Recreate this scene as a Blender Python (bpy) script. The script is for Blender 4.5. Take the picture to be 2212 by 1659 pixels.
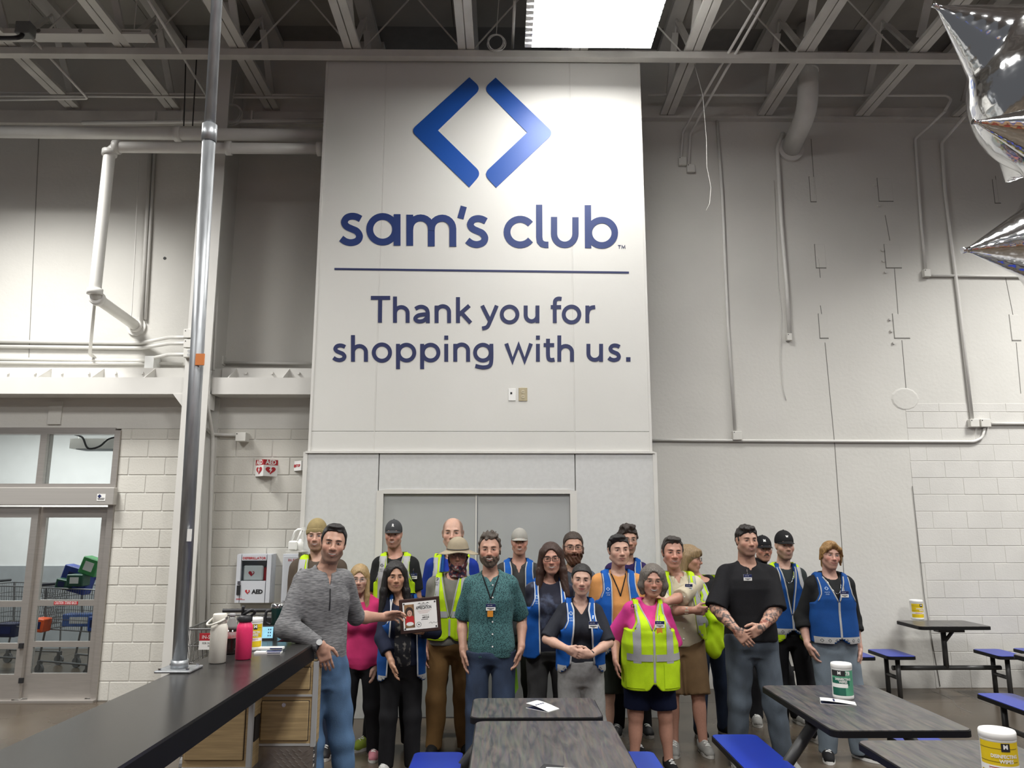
import bpy, math, random
import numpy as np
from mathutils import Vector, Matrix
from mathutils.bvhtree import BVHTree

random.seed(7)
RNG = np.random.default_rng(7)
SC = bpy.context.scene
COL = SC.collection
for o_ in list(bpy.data.objects):
    bpy.data.objects.remove(o_, do_unlink=True)

# ------------------------------------------------------------------ camera
FPX, CX, CY = 1662.0, 1106.0, 829.5
CAMZ = 1.76
PITCH = math.radians(10.27)
YAW = math.radians(0.65)
cam_d = bpy.data.cameras.new('camera')
cam_d.sensor_fit = 'HORIZONTAL'
cam_d.sensor_width = 36.0
cam_d.lens = 36.0 * FPX / 2212.0
cam_d.clip_start = 0.05
cam = bpy.data.objects.new('camera', cam_d)
COL.objects.link(cam)
cam.location = (0, 0, CAMZ)
cam.rotation_euler = (math.pi / 2 + PITCH, 0, -YAW)
SC.camera = cam
CAMR = np.array(cam.rotation_euler.to_matrix())

# ------------------------------------------------------------------ world, lamps, exposure
SC.view_settings.view_transform = 'Standard'
SC.view_settings.look = 'None'
SC.view_settings.gamma = 1.0
SC.view_settings.use_curve_mapping = False
SC.view_settings.exposure = 0.16
world = bpy.data.worlds.new('store_air')
SC.world = world
world.use_nodes = True
world.node_tree.nodes['Background'].inputs[0].default_value = (0.93, 0.95, 1.0, 1)
world.node_tree.nodes['Background'].inputs[1].default_value = 0.10


def area_lamp(name, loc, sx, sy, power, rot=(0, 0, 0), color=(1.0, 0.985, 0.95), spread=180):
    l = bpy.data.lights.new(name, 'AREA')
    l.shape = 'RECTANGLE'
    l.size, l.size_y = sx, sy
    l.energy = power
    l.color = color
    l.spread = math.radians(spread)
    o = bpy.data.objects.new(name, l)
    COL.objects.link(o)
    o.location = loc
    o.rotation_euler = rot
    return o


# rows of ceiling fixtures of the hall, all overhead and out of frame
for (lx, ly, pw) in ((-5.25, 6.3, 250), (6.9, 6.3, 250), (-5.25, 2.3, 190), (0.8, 2.3, 230), (6.9, 2.3, 190),
                     (-5.25, -1.7, 170), (0.8, -1.7, 170), (6.9, -1.7, 170)):
    area_lamp('hall_lamp', (lx, ly, 6.40), 1.2, 1.2, pw, spread=130 if ly > 5 else 168)


def ray(px, py):
    v = CAMR @ np.array([(px - CX) / FPX, (CY - py) / FPX, -1.0])
    return v


def W(px, py, Y):            # the world point seen at a pixel on the upright plane at depth Y
    v = ray(px, py)
    t = Y / v[1]
    return Vector((v[0] * t, Y, CAMZ + v[2] * t))


def GZ(px, py, Z):           # the world point seen at a pixel on the level plane at height Z
    v = ray(px, py)
    t = (Z - CAMZ) / v[2]
    return Vector((v[0] * t, v[1] * t, Z))


# ------------------------------------------------------------------ tags
def tag(o, label=None, cat=None, group=None, kind=None):
    if label: o['label'] = label
    if cat: o['category'] = cat
    if group: o['group'] = group
    if kind: o['kind'] = kind
    return o


def empty(name, loc=(0, 0, 0), rz=0.0):
    o = bpy.data.objects.new(name, None)
    COL.objects.link(o)
    o.location = loc
    o.rotation_euler = (0, 0, rz)
    o.empty_display_size = 0.1
    return o


def thing(name, label, cat, loc=(0, 0, 0), rz=0.0, group=None):
    return tag(empty(name, loc, rz), label, cat, group)


def dup(root, loc=None, rz=None, label=None):
    r = root.copy()
    COL.objects.link(r)
    if loc is not None: r.location = loc
    if rz is not None: r.rotation_euler = (0, 0, rz)
    if label: r['label'] = label
    for ch in list(root.children):
        c = ch.copy(); COL.objects.link(c); c.parent = r
        for g in list(ch.children):
            d = g.copy(); COL.objects.link(d); d.parent = c
    return r


# ------------------------------------------------------------------ materials
def nt(name):
    m = bpy.data.materials.new(name)
    m.use_nodes = True
    t = m.node_tree
    return m, t, t.nodes, t.links, t.nodes['Principled BSDF']


MATS = {}


def mat(name, color, rough=0.6, metal=0.0, var=0.10, scale=8.0, bump=0.0, bscale=60.0, stretch=(1, 1, 1), color2=None,
        emit=None, coat=0.0, spec=0.5, detail=5.0, obj_coords=True, lo=0.35, hi=0.65):
    """a principled material with noise in its colour and its relief"""
    if name in MATS: return MATS[name]
    m, t, n, l, b = nt(name)
    c1 = (*color[:3], 1)
    if color2 is None:
        color2 = tuple(max(0.0, c * (1 - var)) for c in color[:3])
    c2 = (*color2[:3], 1)
    tc = n.new('ShaderNodeTexCoord')
    mp = n.new('ShaderNodeMapping')
    mp.inputs['Scale'].default_value = stretch
    l.new(tc.outputs['Object'], mp.inputs['Vector'])
    no = n.new('ShaderNodeTexNoise')
    no.inputs['Scale'].default_value = scale
    no.inputs['Detail'].default_value = detail
    l.new(mp.outputs['Vector'], no.inputs['Vector'])
    cr = n.new('ShaderNodeValToRGB')
    cr.color_ramp.elements[0].position = lo
    cr.color_ramp.elements[1].position = hi
    cr.color_ramp.elements[0].color = c2
    cr.color_ramp.elements[1].color = c1
    l.new(no.outputs['Fac'], cr.inputs['Fac'])
    l.new(cr.outputs['Color'], b.inputs['Base Color'])
    b.inputs['Roughness'].default_value = rough
    b.inputs['Metallic'].default_value = metal
    b.inputs['Specular IOR Level'].default_value = spec
    if coat: b.inputs['Coat Weight'].default_value = coat
    if bump:
        n2 = n.new('ShaderNodeTexNoise')
        n2.inputs['Scale'].default_value = bscale
        n2.inputs['Detail'].default_value = 4
        l.new(mp.outputs['Vector'], n2.inputs['Vector'])
        bp = n.new('ShaderNodeBump')
        bp.inputs['Strength'].default_value = min(1.0, bump)
        bp.inputs['Distance'].default_value = 0.01
        l.new(n2.outputs['Fac'], bp.inputs['Height'])
        l.new(bp.outputs['Normal'], b.inputs['Normal'])
    if emit:
        b.inputs['Emission Color'].default_value = (*emit[:3], 1)
        b.inputs['Emission Strength'].default_value = emit[3]
    MATS[name] = m
    return m


def glass_mat(name, tint=(0.9, 0.95, 0.95), refl=0.12):
    if name in MATS: return MATS[name]
    m, t, n, l, b = nt(name)
    n.remove(b)
    out = n['Material Output']
    tr = n.new('ShaderNodeBsdfTransparent'); tr.inputs[0].default_value = (*tint, 1)
    gl = n.new('ShaderNodeBsdfGlossy'); gl.inputs['Roughness'].default_value = 0.02
    fr = n.new('ShaderNodeLayerWeight'); fr.inputs['Blend'].default_value = refl
    mx = n.new('ShaderNodeMixShader')
    l.new(fr.outputs['Fresnel'], mx.inputs[0])
    l.new(tr.outputs[0], mx.inputs[1]); l.new(gl.outputs[0], mx.inputs[2])
    l.new(mx.outputs[0], out.inputs['Surface'])
    MATS[name] = m
    return m


# ------------------------------------------------------------------ mesh collector
class MB:
    def __init__(s): s.v, s.f, s.mi = [], [], []

    def add(s, vs, fs, mi=0):
        b = len(s.v)
        s.v += [tuple(p) for p in vs]
        s.f += [tuple(b + i for i in f) for f in fs]
        s.mi += [mi] * len(fs)
        return s

    def box(s, lo, hi, mi=0, bev=0.0):
        (x0, y0, z0), (x1, y1, z1) = lo, hi
        if bev <= 0:
            vs = [(x0, y0, z0), (x1, y0, z0), (x1, y1, z0), (x0, y1, z0), (x0, y0, z1), (x1, y0, z1), (x1, y1, z1), (x0, y1, z1)]
            return s.add(vs, [(0, 3, 2, 1), (4, 5, 6, 7), (0, 1, 5, 4), (1, 2, 6, 5), (2, 3, 7, 6), (3, 0, 4, 7)], mi)
        # chamfered box: 24 corners
        b = bev
        vs, fs = [], []
        c = {}
        for ix, X in ((0, x0), (1, x1)):
            for iy, Y in ((0, y0), (1, y1)):
                for iz, Z in ((0, z0), (1, z1)):
                    sx, sy, sz = (1 if ix == 0 else -1), (1 if iy == 0 else -1), (1 if iz == 0 else -1)
                    for a, p in (('x', (X, Y + sy * b, Z + sz * b)), ('y', (X + sx * b, Y, Z + sz * b)), ('z', (X + sx * b, Y + sy * b, Z))):
                        c[(ix, iy, iz, a)] = len(vs); vs.append(p)
        for i in (0, 1):
            q = [c[(i, 0, 0, 'x')], c[(i, 1, 0, 'x')], c[(i, 1, 1, 'x')], c[(i, 0, 1, 'x')]]
            fs.append(q if i else q[::-1])
            q = [c[(0, i, 0, 'y')], c[(1, i, 0, 'y')], c[(1, i, 1, 'y')], c[(0, i, 1, 'y')]]
            fs.append(q[::-1] if i else q)
            q = [c[(0, 0, i, 'z')], c[(1, 0, i, 'z')], c[(1, 1, i, 'z')], c[(0, 1, i, 'z')]]
            fs.append(q if i else q[::-1])
        for i in (0, 1):
            for j in (0, 1):
                fl = (i + j) % 2 == 0
                q = [c[(i, j, 0, 'x')], c[(i, j, 0, 'y')], c[(i, j, 1, 'y')], c[(i, j, 1, 'x')]]
                fs.append(q if fl else q[::-1])
                q = [c[(i, 0, j, 'x')], c[(i, 1, j, 'x')], c[(i, 1, j, 'z')], c[(i, 0, j, 'z')]]
                fs.append(q if fl else q[::-1])
                q = [c[(0, i, j, 'y')], c[(0, i, j, 'z')], c[(1, i, j, 'z')], c[(1, i, j, 'y')]]
                fs.append(q if fl else q[::-1])
                for k in (0, 1):
                    q = [c[(i, j, k, 'x')], c[(i, j, k, 'y')], c[(i, j, k, 'z')]]
                    fs.append(q if (i + j + k) % 2 else q[::-1])
        return s.add(vs, fs, mi)

    def obox(s, c, h, R, mi=0):
        vs = []
        for p in ((-1, -1, -1), (1, -1, -1), (1, 1, -1), (-1, 1, -1), (-1, -1, 1), (1, -1, 1), (1, 1, 1), (-1, 1, 1)):
            vs.append(Vector(c) + R @ Vector((p[0] * h[0], p[1] * h[1], p[2] * h[2])))
        return s.add(vs, [(0, 3, 2, 1), (4, 5, 6, 7), (0, 1, 5, 4), (1, 2, 6, 5), (2, 3, 7, 6), (3, 0, 4, 7)], mi)

    def bar(s, a, b, w, h, mi=0, up=(0, 0, 1)):      # rectangular bar from a to b
        a, b = Vector(a), Vector(b)
        d = (b - a)
        L = d.length
        d.normalize()
        u = Vector(up)
        if abs(d.dot(u)) > 0.98: u = Vector((0, 1, 0))
        sd = d.cross(u).normalized()
        u = sd.cross(d).normalized()
        R = Matrix((sd, d, u)).transposed()
        return s.obox((a + b) / 2, (w / 2, L / 2, h / 2), R, mi)

    def tube(s, pts, r, n=10, mi=0, caps=True, closed=False):
        pts = [Vector(p) for p in pts]
        rs = r if isinstance(r, (list, tuple)) else [r] * len(pts)
        m = len(pts)
        tang = []
        for i in range(m):
            if closed:
                tang.append((pts[(i + 1) % m] - pts[i - 1]).normalized())
            else:
                tang.append((pts[min(i + 1, m - 1)] - pts[max(i - 1, 0)]).normalized())
        u = Vector((0, 0, 1))
        if abs(tang[0].dot(u)) > 0.9: u = Vector((1, 0, 0))
        vs, fs = [], []
        for i in range(m):
            t = tang[i]
            u = (u - t * u.dot(t))
            if u.length < 1e-6: u = t.orthogonal()
            u.normalize()
            w = t.cross(u)
            for j in range(n):
                a = 2 * math.pi * j / n
                vs.append(pts[i] + (u * math.cos(a) + w * math.sin(a)) * rs[i])
        segs = m if closed else m - 1
        for i in range(segs):
            i2 = (i + 1) % m
            for j in range(n):
                j2 = (j + 1) % n
                fs.append((i * n + j, i * n + j2, i2 * n + j2, i2 * n + j))
        if caps and not closed:
            fs.append(tuple(reversed(range(n))))
            fs.append(tuple((m - 1) * n + j for j in range(n)))
        return s.add(vs, fs, mi)

    def lathe(s, prof, n=24, c=(0, 0, 0), mi=0, sx=1.0, sy=1.0):      # prof: (r, z) pairs
        vs, fs = [], []
        for (r, z) in prof:
            for j in range(n):
                a = 2 * math.pi * j / n
                vs.append((c[0] + r * sx * math.cos(a), c[1] + r * sy * math.sin(a), c[2] + z))
        for i in range(len(prof) - 1):
            for j in range(n):
                j2 = (j + 1) % n
                fs.append((i * n + j, i * n + j2, (i + 1) * n + j2, (i + 1) * n + j))
        fs.append(tuple(reversed(range(n))))
        fs.append(tuple((len(prof) - 1) * n + j for j in range(n)))
        return s.add(vs, fs, mi)

    def prism(s, poly, ext, mi=0):      # polygon of 3-D points swept by the vector ext
        poly = [Vector(p) for p in poly]
        e = Vector(ext)
        k = len(poly)
        vs = poly + [p + e for p in poly]
        nrm = Vector((0, 0, 0))
        for i in range(k): nrm += poly[i].cross(poly[(i + 1) % k])
        flip = nrm.dot(e) > 0
        f0, f1 = tuple(range(k)), tuple(range(k, 2 * k))
        fs = [f0[::-1] if flip else f0, f1 if flip else f1[::-1]]
        for i in range(k):
            j = (i + 1) % k
            q = (i, j, k + j, k + i)
            fs.append(q if flip else q[::-1])
        return s.add(vs, fs, mi)

    def build(s, name, m=None, parent=None, smooth=False, loc=None):
        me = bpy.data.meshes.new(name)
        me.from_pydata(s.v, [], s.f)
        ms = m if isinstance(m, (list, tuple)) else [m]
        for x in ms:
            if x: me.materials.append(x)
        if len(ms) > 1:
            me.polygons.foreach_set('material_index', s.mi)
        if smooth:
            me.polygons.foreach_set('use_smooth', [len(p.vertices) <= 4 for p in me.polygons])
        else:
            me.polygons.foreach_set('use_smooth', [False] * len(me.polygons))
        me.update()
        o = bpy.data.objects.new(name, me)
        COL.objects.link(o)
        if parent: o.parent = parent
        if loc is not None: o.location = loc
        return o


def rrect(x0, x1, y0, y1, r, n=5):      # rounded rectangle, counter-clockwise
    out = []
    for cx, cy, a0 in ((x1 - r, y1 - r, 0), (x0 + r, y1 - r, 90), (x0 + r, y0 + r, 180), (x1 - r, y0 + r, 270)):
        for i in range(n + 1):
            a = math.radians(a0 + 90 * i / n)
            out.append((cx + r * math.cos(a), cy + r * math.sin(a)))
    return out


def arc(cx, cy, r, a0, a1, n=12, ry=None):
    ry = ry or r
    return [(cx + r * math.cos(math.radians(a0 + (a1 - a0) * i / n)), cy + ry * math.sin(math.radians(a0 + (a1 - a0) * i / n))) for i in range(n + 1)]


def text_mesh(s, size=1.0, align='CENTER', bold=0.0, res=2):
    """letters as a flat triangulated mesh in the XY plane: (verts, faces)"""
    cu = bpy.data.curves.new('txt', 'FONT')
    cu.body = s
    cu.size = size
    cu.align_x = align
    cu.align_y = 'CENTER'
    cu.resolution_u = res
    cu.offset = bold
    o = bpy.data.objects.new('txt', cu)
    COL.objects.link(o)
    dg = bpy.context.evaluated_depsgraph_get()
    me = bpy.data.meshes.new_from_object(o.evaluated_get(dg))
    vs = [tuple(v.co) for v in me.vertices]
    fs = [tuple(p.vertices) for p in me.polygons]
    bpy.data.objects.remove(o, do_unlink=True)
    bpy.data.curves.remove(cu)
    bpy.data.meshes.remove(me)
    return vs, fs


def put_text(mb, s, c, size, u=(1, 0, 0), w=(0, 0, 1), mi=0, align='CENTER', bold=0.0, width=None):
    """write letters in the plane through c spanned by u and w; width stretches them to fit"""
    vs, fs = text_mesh(s, size, align, bold)
    if not vs: return
    xs = [v[0] for v in vs]
    k = 1.0
    if width: k = width / max(1e-6, max(xs) - min(xs))
    c, u, w = Vector(c), Vector(u), Vector(w)
    mb.add([c + u * (v[0] * k) + w * v[1] for v in vs], fs, mi)
# ================================================================== SETTING
YL, YR, YT = 8.23, 8.75, 7.50        # left wall, right wall, tower front
YU = 8.62                            # left wall above the steel beam
M_wall = mat('painted_concrete', (0.60, 0.59, 0.555), 0.75, var=0.06, scale=1.2, bump=0.25, bscale=25)
M_block = mat('painted_block', (0.60, 0.585, 0.535), 0.75, var=0.05, scale=3, bump=0.22, bscale=60)
M_blockr = mat('painted_block_white', (0.60, 0.59, 0.56), 0.7, var=0.06, scale=3, bump=0.2, bscale=60)
M_tower = mat('tower_panel_paint', (0.62, 0.615, 0.585), 0.55, var=0.05, scale=0.9, bump=0.12, bscale=14)
M_towerlow = mat('tower_base_laminate', (0.57, 0.575, 0.57), 0.5, var=0.06, scale=30, bump=0.05, bscale=90)
M_steel = mat('white_painted_steel', (0.62, 0.61, 0.58), 0.45, var=0.06, scale=3)
M_ceil = mat('ceiling_deck_paint', (0.36, 0.345, 0.31), 0.8, var=0.2, scale=1.1, bump=0.2, bscale=10)
M_truss = mat('truss_paint', (0.60, 0.585, 0.55), 0.6, var=0.12, scale=4)
M_joint = mat('joint_shadow_gap', (0.20, 0.195, 0.18), 0.9)
M_alum = mat('brushed_aluminium', (0.50, 0.47, 0.44), 0.38, metal=0.7, var=0.08, scale=5, stretch=(1, 1, 12))
M_galv = mat('galvanised_steel', (0.42, 0.44, 0.46), 0.42, metal=0.7, var=0.35, scale=30, stretch=(1, 1, 0.15))
M_black = mat('black_rubber', (0.012, 0.012, 0.014), 0.6)
M_chrome = mat('chrome', (0.75, 0.75, 0.76), 0.12, metal=1.0)
M_white = mat('white_plastic', (0.78, 0.78, 0.76), 0.4, var=0.04)
M_offwhite = mat('offwhite_box_paint', (0.64, 0.63, 0.59), 0.5, var=0.05)
M_grey = mat('grey_trim', (0.38, 0.385, 0.39), 0.45, var=0.06)
M_red = mat('red_print', (0.42, 0.02, 0.03), 0.5)
M_navy = mat('navy_print', (0.006, 0.014, 0.085), 0.55, var=0.15)
M_ink = mat('black_print', (0.015, 0.015, 0.018), 0.6)

# ---- floor: polished slabs with sawn joints
m, t, n, l, b = nt('polished_concrete')
tc = n.new('ShaderNodeTexCoord')
n1 = n.new('ShaderNodeTexNoise'); n1.inputs['Scale'].default_value = 0.9; n1.inputs['Detail'].default_value = 8
n2 = n.new('ShaderNodeTexNoise'); n2.inputs['Scale'].default_value = 60; n2.inputs['Detail'].default_value = 3
l.new(tc.outputs['Object'], n1.inputs['Vector']); l.new(tc.outputs['Object'], n2.inputs['Vector'])
cr = n.new('ShaderNodeValToRGB')
cr.color_ramp.elements[0].position = 0.3; cr.color_ramp.elements[0].color = (0.060, 0.047, 0.034, 1)
cr.color_ramp.elements[1].position = 0.75; cr.color_ramp.elements[1].color = (0.135, 0.108, 0.080, 1)
mx = n.new('ShaderNodeMixRGB'); mx.blend_type = 'MULTIPLY'; mx.inputs[0].default_value = 0.35
l.new(n1.outputs['Fac'], cr.inputs['Fac']); l.new(cr.outputs['Color'], mx.inputs[1]); l.new(n2.outputs['Color'], mx.inputs[2])
l.new(mx.outputs[0], b.inputs['Base Color'])
rr = n.new('ShaderNodeMapRange'); rr.inputs['To Min'].default_value = 0.16; rr.inputs['To Max'].default_value = 0.38; b.inputs['Specular IOR Level'].default_value = .4
l.new(n1.outputs['Fac'], rr.inputs['Value']); l.new(rr.outputs[0], b.inputs['Roughness'])
M_floor = m
fl = tag(MB().box((-9, -4, -0.10), (9, YL + 5, -0.012)).build('floor', M_joint), kind='structure')
xs = [-9, -5.9, -2.75, 0.4, 3.55, 6.7, 9]
ys = [-4, -1.2, 1.9, 5.0, 8.1, 11.2, YL + 5]
for i in range(6):
    for j in range(6):
        MB().box((xs[i] + .003, ys[j] + .003, -0.012), (xs[i + 1] - .003, ys[j + 1] - .003, 0)).build('slab', M_floor, fl)
# the two wandering cracks by the right-hand wall
for pts in ([(2010, 1492), (2040, 1503), (2058, 1512), (2068, 1527), (2100, 1540)], [(2060, 1490), (2090, 1503), (2140, 1522)]):
    wp = [GZ(x, y, 0.0006) for x, y in pts]
    MB().tube([p for p in wp], 0.003, 4).build('crack', M_joint, fl)

# ---- ceiling
zc = 7.62
ce = tag(MB().box((-9, -4, zc), (9, 9.2, zc + .15)).build('ceiling', M_joint), kind='structure')
for i in range(15):
    for j in range(5):
        x0, y0 = -9 + 1.2 * i, -3.9 + 2.44 * j + (1.0 if False else 0)
        MB().box((x0 + .004, y0 + .004, zc - .02), (x0 + 1.196, y0 + 2.436, zc + .001)).build('panel', M_ceil, ce)

# ---- left wall: concrete above, header, block piers, opening for the sliding door
xl, xtw0 = -7.2, W(668, 1060, YT).x
xtw1 = W(1410, 1060, YT).x
xtw1 = (W(1379, 118, YT).x + W(1412, 1150, YT).x) / 2
xtw0 = (W(702, 118, YT).x + W(668, 1120, YT).x) / 2
z_hd = W(300, 926, YL).z          # top of the blockwork
z_bm0 = W(300, 851, YL - .28).z
z_bm1 = W(300, 815, YL - .28).z
z_bm2 = W(300, 792, YL - .10).z
xdoor = W(262, 930, YL).x
wl = MB()
wl.box((xl, YL, z_hd), (xtw0 + .4, YU + .2, z_bm2))
wl.box((xl, YU, z_bm2), (xtw0 + .4, YU + .2, zc))
wl.box((xdoor, YL + .005, 0), (xtw0 + .4, YL + .2, z_hd))
wl = tag(wl.build('wall_left', M_wall), kind='structure')
CH, CL = z_hd / 14.62, 0.385
for x0, x1 in ((xdoor, W(390, 1000, YL).x + .05), (W(430, 1000, YL).x, xtw0 + .35)):
    k = 0
    z = z_hd - CH * 0.62
    zt = z_hd
    while zt > 0.02:
        zb = max(0.0, z)
        off = CL * (0.0 if k % 2 else 0.5) + (0.08 if x0 < -3.5 else 0.0)
        x = x0 - off
        while x < x1:
            a, c = max(x, x0) + .004, min(x + CL, x1) - .004
            if c - a > .03:
                MB().box((a, YL - .001 - random.random() * .003, zb + .0045), (c, YL + .02, zt - .0045), bev=0.004).build('block', M_block, wl)
            x += CL
        zt = z
        z -= CH
        k += 1
# vertical joints, scars and bolt holes of the tilt-up panels
for px0, px1 in ((72, 66),):
    a, c = W(px0 + 12, 300, YU), W(px1 - 4, 780, YU)
    MB().bar(a + Vector((0, -.001, 0)), c + Vector((0, -.001, 0)), .006, .006).build('panel_joint', M_joint, wl)
for px, py, r in ((356, 558, .018), (18, 828, .008)):
    p = W(px, py, YU)
    MB().tube([p + Vector((0, -.004, 0)), p + Vector((0, .01, 0))], r, 12).build('hole', M_black, wl)
p = W(155, 905, YL)
MB().box((W(108, 880, YL).x, YL - .02, W(120, 917, YL).z), (W(136, 880, YL).x, YL, W(120, 868, YL).z)).build('patch_plate', M_wall, wl)

# ---- steel channel across the left wall with gussets
bm = thing('steel_beam', 'white steel channel beam with triangular gussets across the left wall', 'beam', (0, YL - .28, z_bm0))


def loc_of(par, mb, name, m, smooth=False):   # build world-space geometry as a child of par
    o = mb.build(name, m, par, smooth)
    bpy.context.view_layer.update()
    o.matrix_parent_inverse = par.matrix_world.inverted()
    return o


xc0, xc1 = W(391, 900, YL - .35).x, W(446, 900, YL - .35).x
for a, c in ((xl, xc0 - .015), (xc1 + .01, xtw0 + .2)):
    loc_of(bm, MB().box((a, YL - .28, z_bm0), (c, YL, z_bm1)), 'channel', M_steel)
    loc_of(bm, MB().box((a, YL - .03, z_bm1), (c, YL, z_bm2)), 'back_plate', M_steel)
for px in (98, 213, 325, 503, 618):
    p = W(px, 800, YL - .12)
    mb = MB().prism([(p.x, YL - .27, z_bm1), (p.x, YL - .02, z_bm1), (p.x, YL - .02, z_bm2)], (.012, 0, 0))
    loc_of(bm, mb, 'gusset', M_steel)
for px in (18, 76, 134, 192, 250, 308, 532, 588, 645):
    p = W(px, 806, YL - .035)
    loc_of(bm, MB().tube([p, p + Vector((0, -.02, 0))], .016, 8), 'bolt', M_steel)

# ---- steel column
colm = thing('steel_column', 'white painted steel column behind the galvanised pole', 'column', (0.5 * (xc0 + xc1), YL - .3, 0))
yb = YL - .35
loc_of(colm, MB().box((xc0, yb, 0), (xc1, yb + .018, zc)), 'front_flange', M_steel)
loc_of(colm, MB().box((0.5 * (xc0 + xc1) - .012, yb + .018, 0), (0.5 * (xc0 + xc1) + .012, YL - .02, z_bm0)).box((0.5 * (xc0 + xc1) - .012, yb + .018, z_bm0), (0.5 * (xc0 + xc1) + .012, YU, zc)), 'web', M_steel)
loc_of(colm, MB().box((xc0, YL - .02, 0), (xc1, YL - .002, z_bm0)), 'rear_flange', M_steel)
for sx in (0, 1):
    px = (372, 447)[sx]
    q = W(px, 858, YL - .3)
    x_in = xc0 if sx == 0 else xc1
    loc_of(colm, MB().prism([(x_in, yb + .06, z_bm0), (q.x, yb + .06, z_bm0), (x_in, yb + .06, z_bm0 - .16)], (0, .14, 0)), 'bracket', M_steel)

# ---- right wall
wr = MB()
wr.box((xtw1 - .5, YR, 0), (9, YR + .2, zc))
wr = tag(wr.build('wall_right', M_wall), kind='structure')
xb = [W(px, py, YR).x for px, py in ((1966, 880), (2030, 1480))]
zt0 = W(2100, 871, YR).z
CHR = zt0 / 16.55
k = 0
zt, z = zt0, zt0 - CHR * .55
while zt > .02:
    zb = max(z, 0)
    x0 = W(1966 + (0 if zt > 1.5 else 10), 1000, YR).x
    off = CHR * 2.06 * (0.5 if k % 2 else 0.0)
    x = x0 - off
    while x < 6.6:
        a, c = max(x, x0) + .003, min(x + CHR * 2.06, 6.6) - .003
        if c - a > .03:
            MB().box((a, YR - .003 - random.random() * .0015, zb + .003), (c, YR + .02, zt - .003), bev=0.0025).build('block', M_blockr, wr)
        x += CHR * 2.06
    zt = z; z -= CHR; k += 1
for pts in ([(1752, 300), (1760, 420)], [(1768, 560), (1772, 600)], [(1772, 660), (1775, 680)], [(1782, 740), (1803, 960), (1820, 1200), (1835, 1420)],
            [(1912, 465), (1922, 520)], [(1932, 580), (1940, 680)], [(1948, 735), (1957, 838)], [(2150, 380), (2158, 440)], [(2172, 600), (2188, 680)],
            [(2195, 740), (2205, 850)], [(1970, 1050), (1996, 1290), (2030, 1482)]):
    wp = [W(x, y, YR) + Vector((0, -.0085 if pts[0][0] == 1970 else -.001, 0)) for x, y in pts]
    MB().tube(wp, .004, 4).build('panel_joint', M_joint, wr)
# weld pockets: shallow filled squares with bolts
for (x0, y0, x1, y1) in ((1760, 528, 1785, 578), (1768, 678, 1790, 730), (1748, 382, 1764, 435), (1895, 385, 1930, 434), (1910, 528, 1948, 578),
                         (1928, 678, 1966, 730), (2144, 388, 2162, 438), (2180, 680, 2206, 735)):
    a, c = W(x0, y0, YR), W(x1, y1, YR)
    MB().box((a.x - .008, YR - .0015, c.z - .012), (a.x + .004, YR + .01, a.z + .004)).box((a.x, YR - .0015, c.z - .012), (c.x, YR + .01, c.z)).build('pocket_edge', M_joint, wr)
    MB().box((a.x, YR - .004, c.z), (c.x, YR + .01, a.z), bev=.003).build('pocket_patch', M_wall, wr)
for px, py in ((1890, 400), (1897, 445), (1905, 541), (1907, 564), (1912, 588), (1922, 690), (1925, 715), (1930, 741)):
    p = W(px, py, YR)
    MB().tube([p, p + Vector((0, -.02, 0))], .018, 8).build('bolt', M_wall, wr)
p = W(1955, 862, YR)
MB().lathe([(.001, 0), (.15, .0), (.13, .008), (.001, .01)], 14).build('plaster_patch', M_wall, wr).matrix_local = Matrix.Translation(p) @ Matrix.Rotation(math.pi / 2, 4, 'X') @ Matrix.Diagonal((1.1, .9, 1, 1))

# ---- tower: upper panels, cap, base frame with double door
z_tt = W(1040, 118, YT).z
z_rl = W(1040, 977, YT).z          # rail between upper panels and base
z_dt = W(1030, 1060, YT).z         # top of the door frame
tw = tag(MB().box((xtw0 + .01, YT + .012, z_rl), (xtw1 - .01, YL + .4, z_tt)).box((xtw0 - .02, YT + .02, z_dt), (xtw1 + .03, YL + .4, z_rl)).build('wall_back', M_joint), kind='structure')
xj = [xtw0, W(821, 550, YT).x, W(1236, 550, YT).x, xtw1]
z_mid = W(1040, 932, YT).z
for i in range(3):
    MB().box((xj[i] + .004, YT, z_mid + .0015), (xj[i + 1] - .004, YT + .3, z_tt), bev=.003).build('panel', M_tower, tw)
    MB().box((xj[i] + .004, YT, z_rl + .004), (xj[i + 1] - .004, YT + .3, z_mid - .0015), bev=.002).build('panel', M_tower, tw)
for i in (1, 2):
    MB().bar((xj[i], YT + .006, z_rl), (xj[i], YT + .006, z_tt), .009, .012).build('joint_strip', M_steel, tw)
for sx, x in ((-1, xtw0), (1, xtw1)):
    MB().box((x - .012, YT - .006, z_rl), (x + .012, YT + .05, z_tt)).build('corner_bead', M_steel, tw)
MB().box((xtw0 - .03, YT - .03, z_rl - .012), (xtw1 + .03, YT + .05, z_rl + .008)).build('rail_trim', M_steel, tw)
xd0, xd1 = W(815, 1120, YT).x, W(1244, 1120, YT).x
for (a, c, zz0, zz1) in ((xtw0 - .03, xd0, 0, z_rl - .012), (xd1, xtw1 + .03, 0, z_rl - .012), (xd0 + .003, xd1 - .003, z_dt, z_rl - .012)):
    MB().box((a + .003, YT - .01, zz0), (c - .003, YT + .3, zz1), bev=.003).build('base_panel', M_towerlow, tw)
for x in (xtw0 - .03, xtw1 + .03):
    MB().box((x - .02, YT - .02, 0), (x + .02, YT + .04, z_rl)).build('corner_trim', M_steel, tw)
dr = tag(MB().box((xd0 - .01, YT - .02, 0), (xd0 + .055, YT + .06, z_dt)).box((xd1 - .055, YT - .02, 0), (xd1 + .01, YT + .06, z_dt))
         .box((xd0 + .055, YT - .02, z_dt - .03), (xd1 - .055, YT + .06, z_dt + .012)).build('door_1', M_steel), kind='structure')
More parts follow.
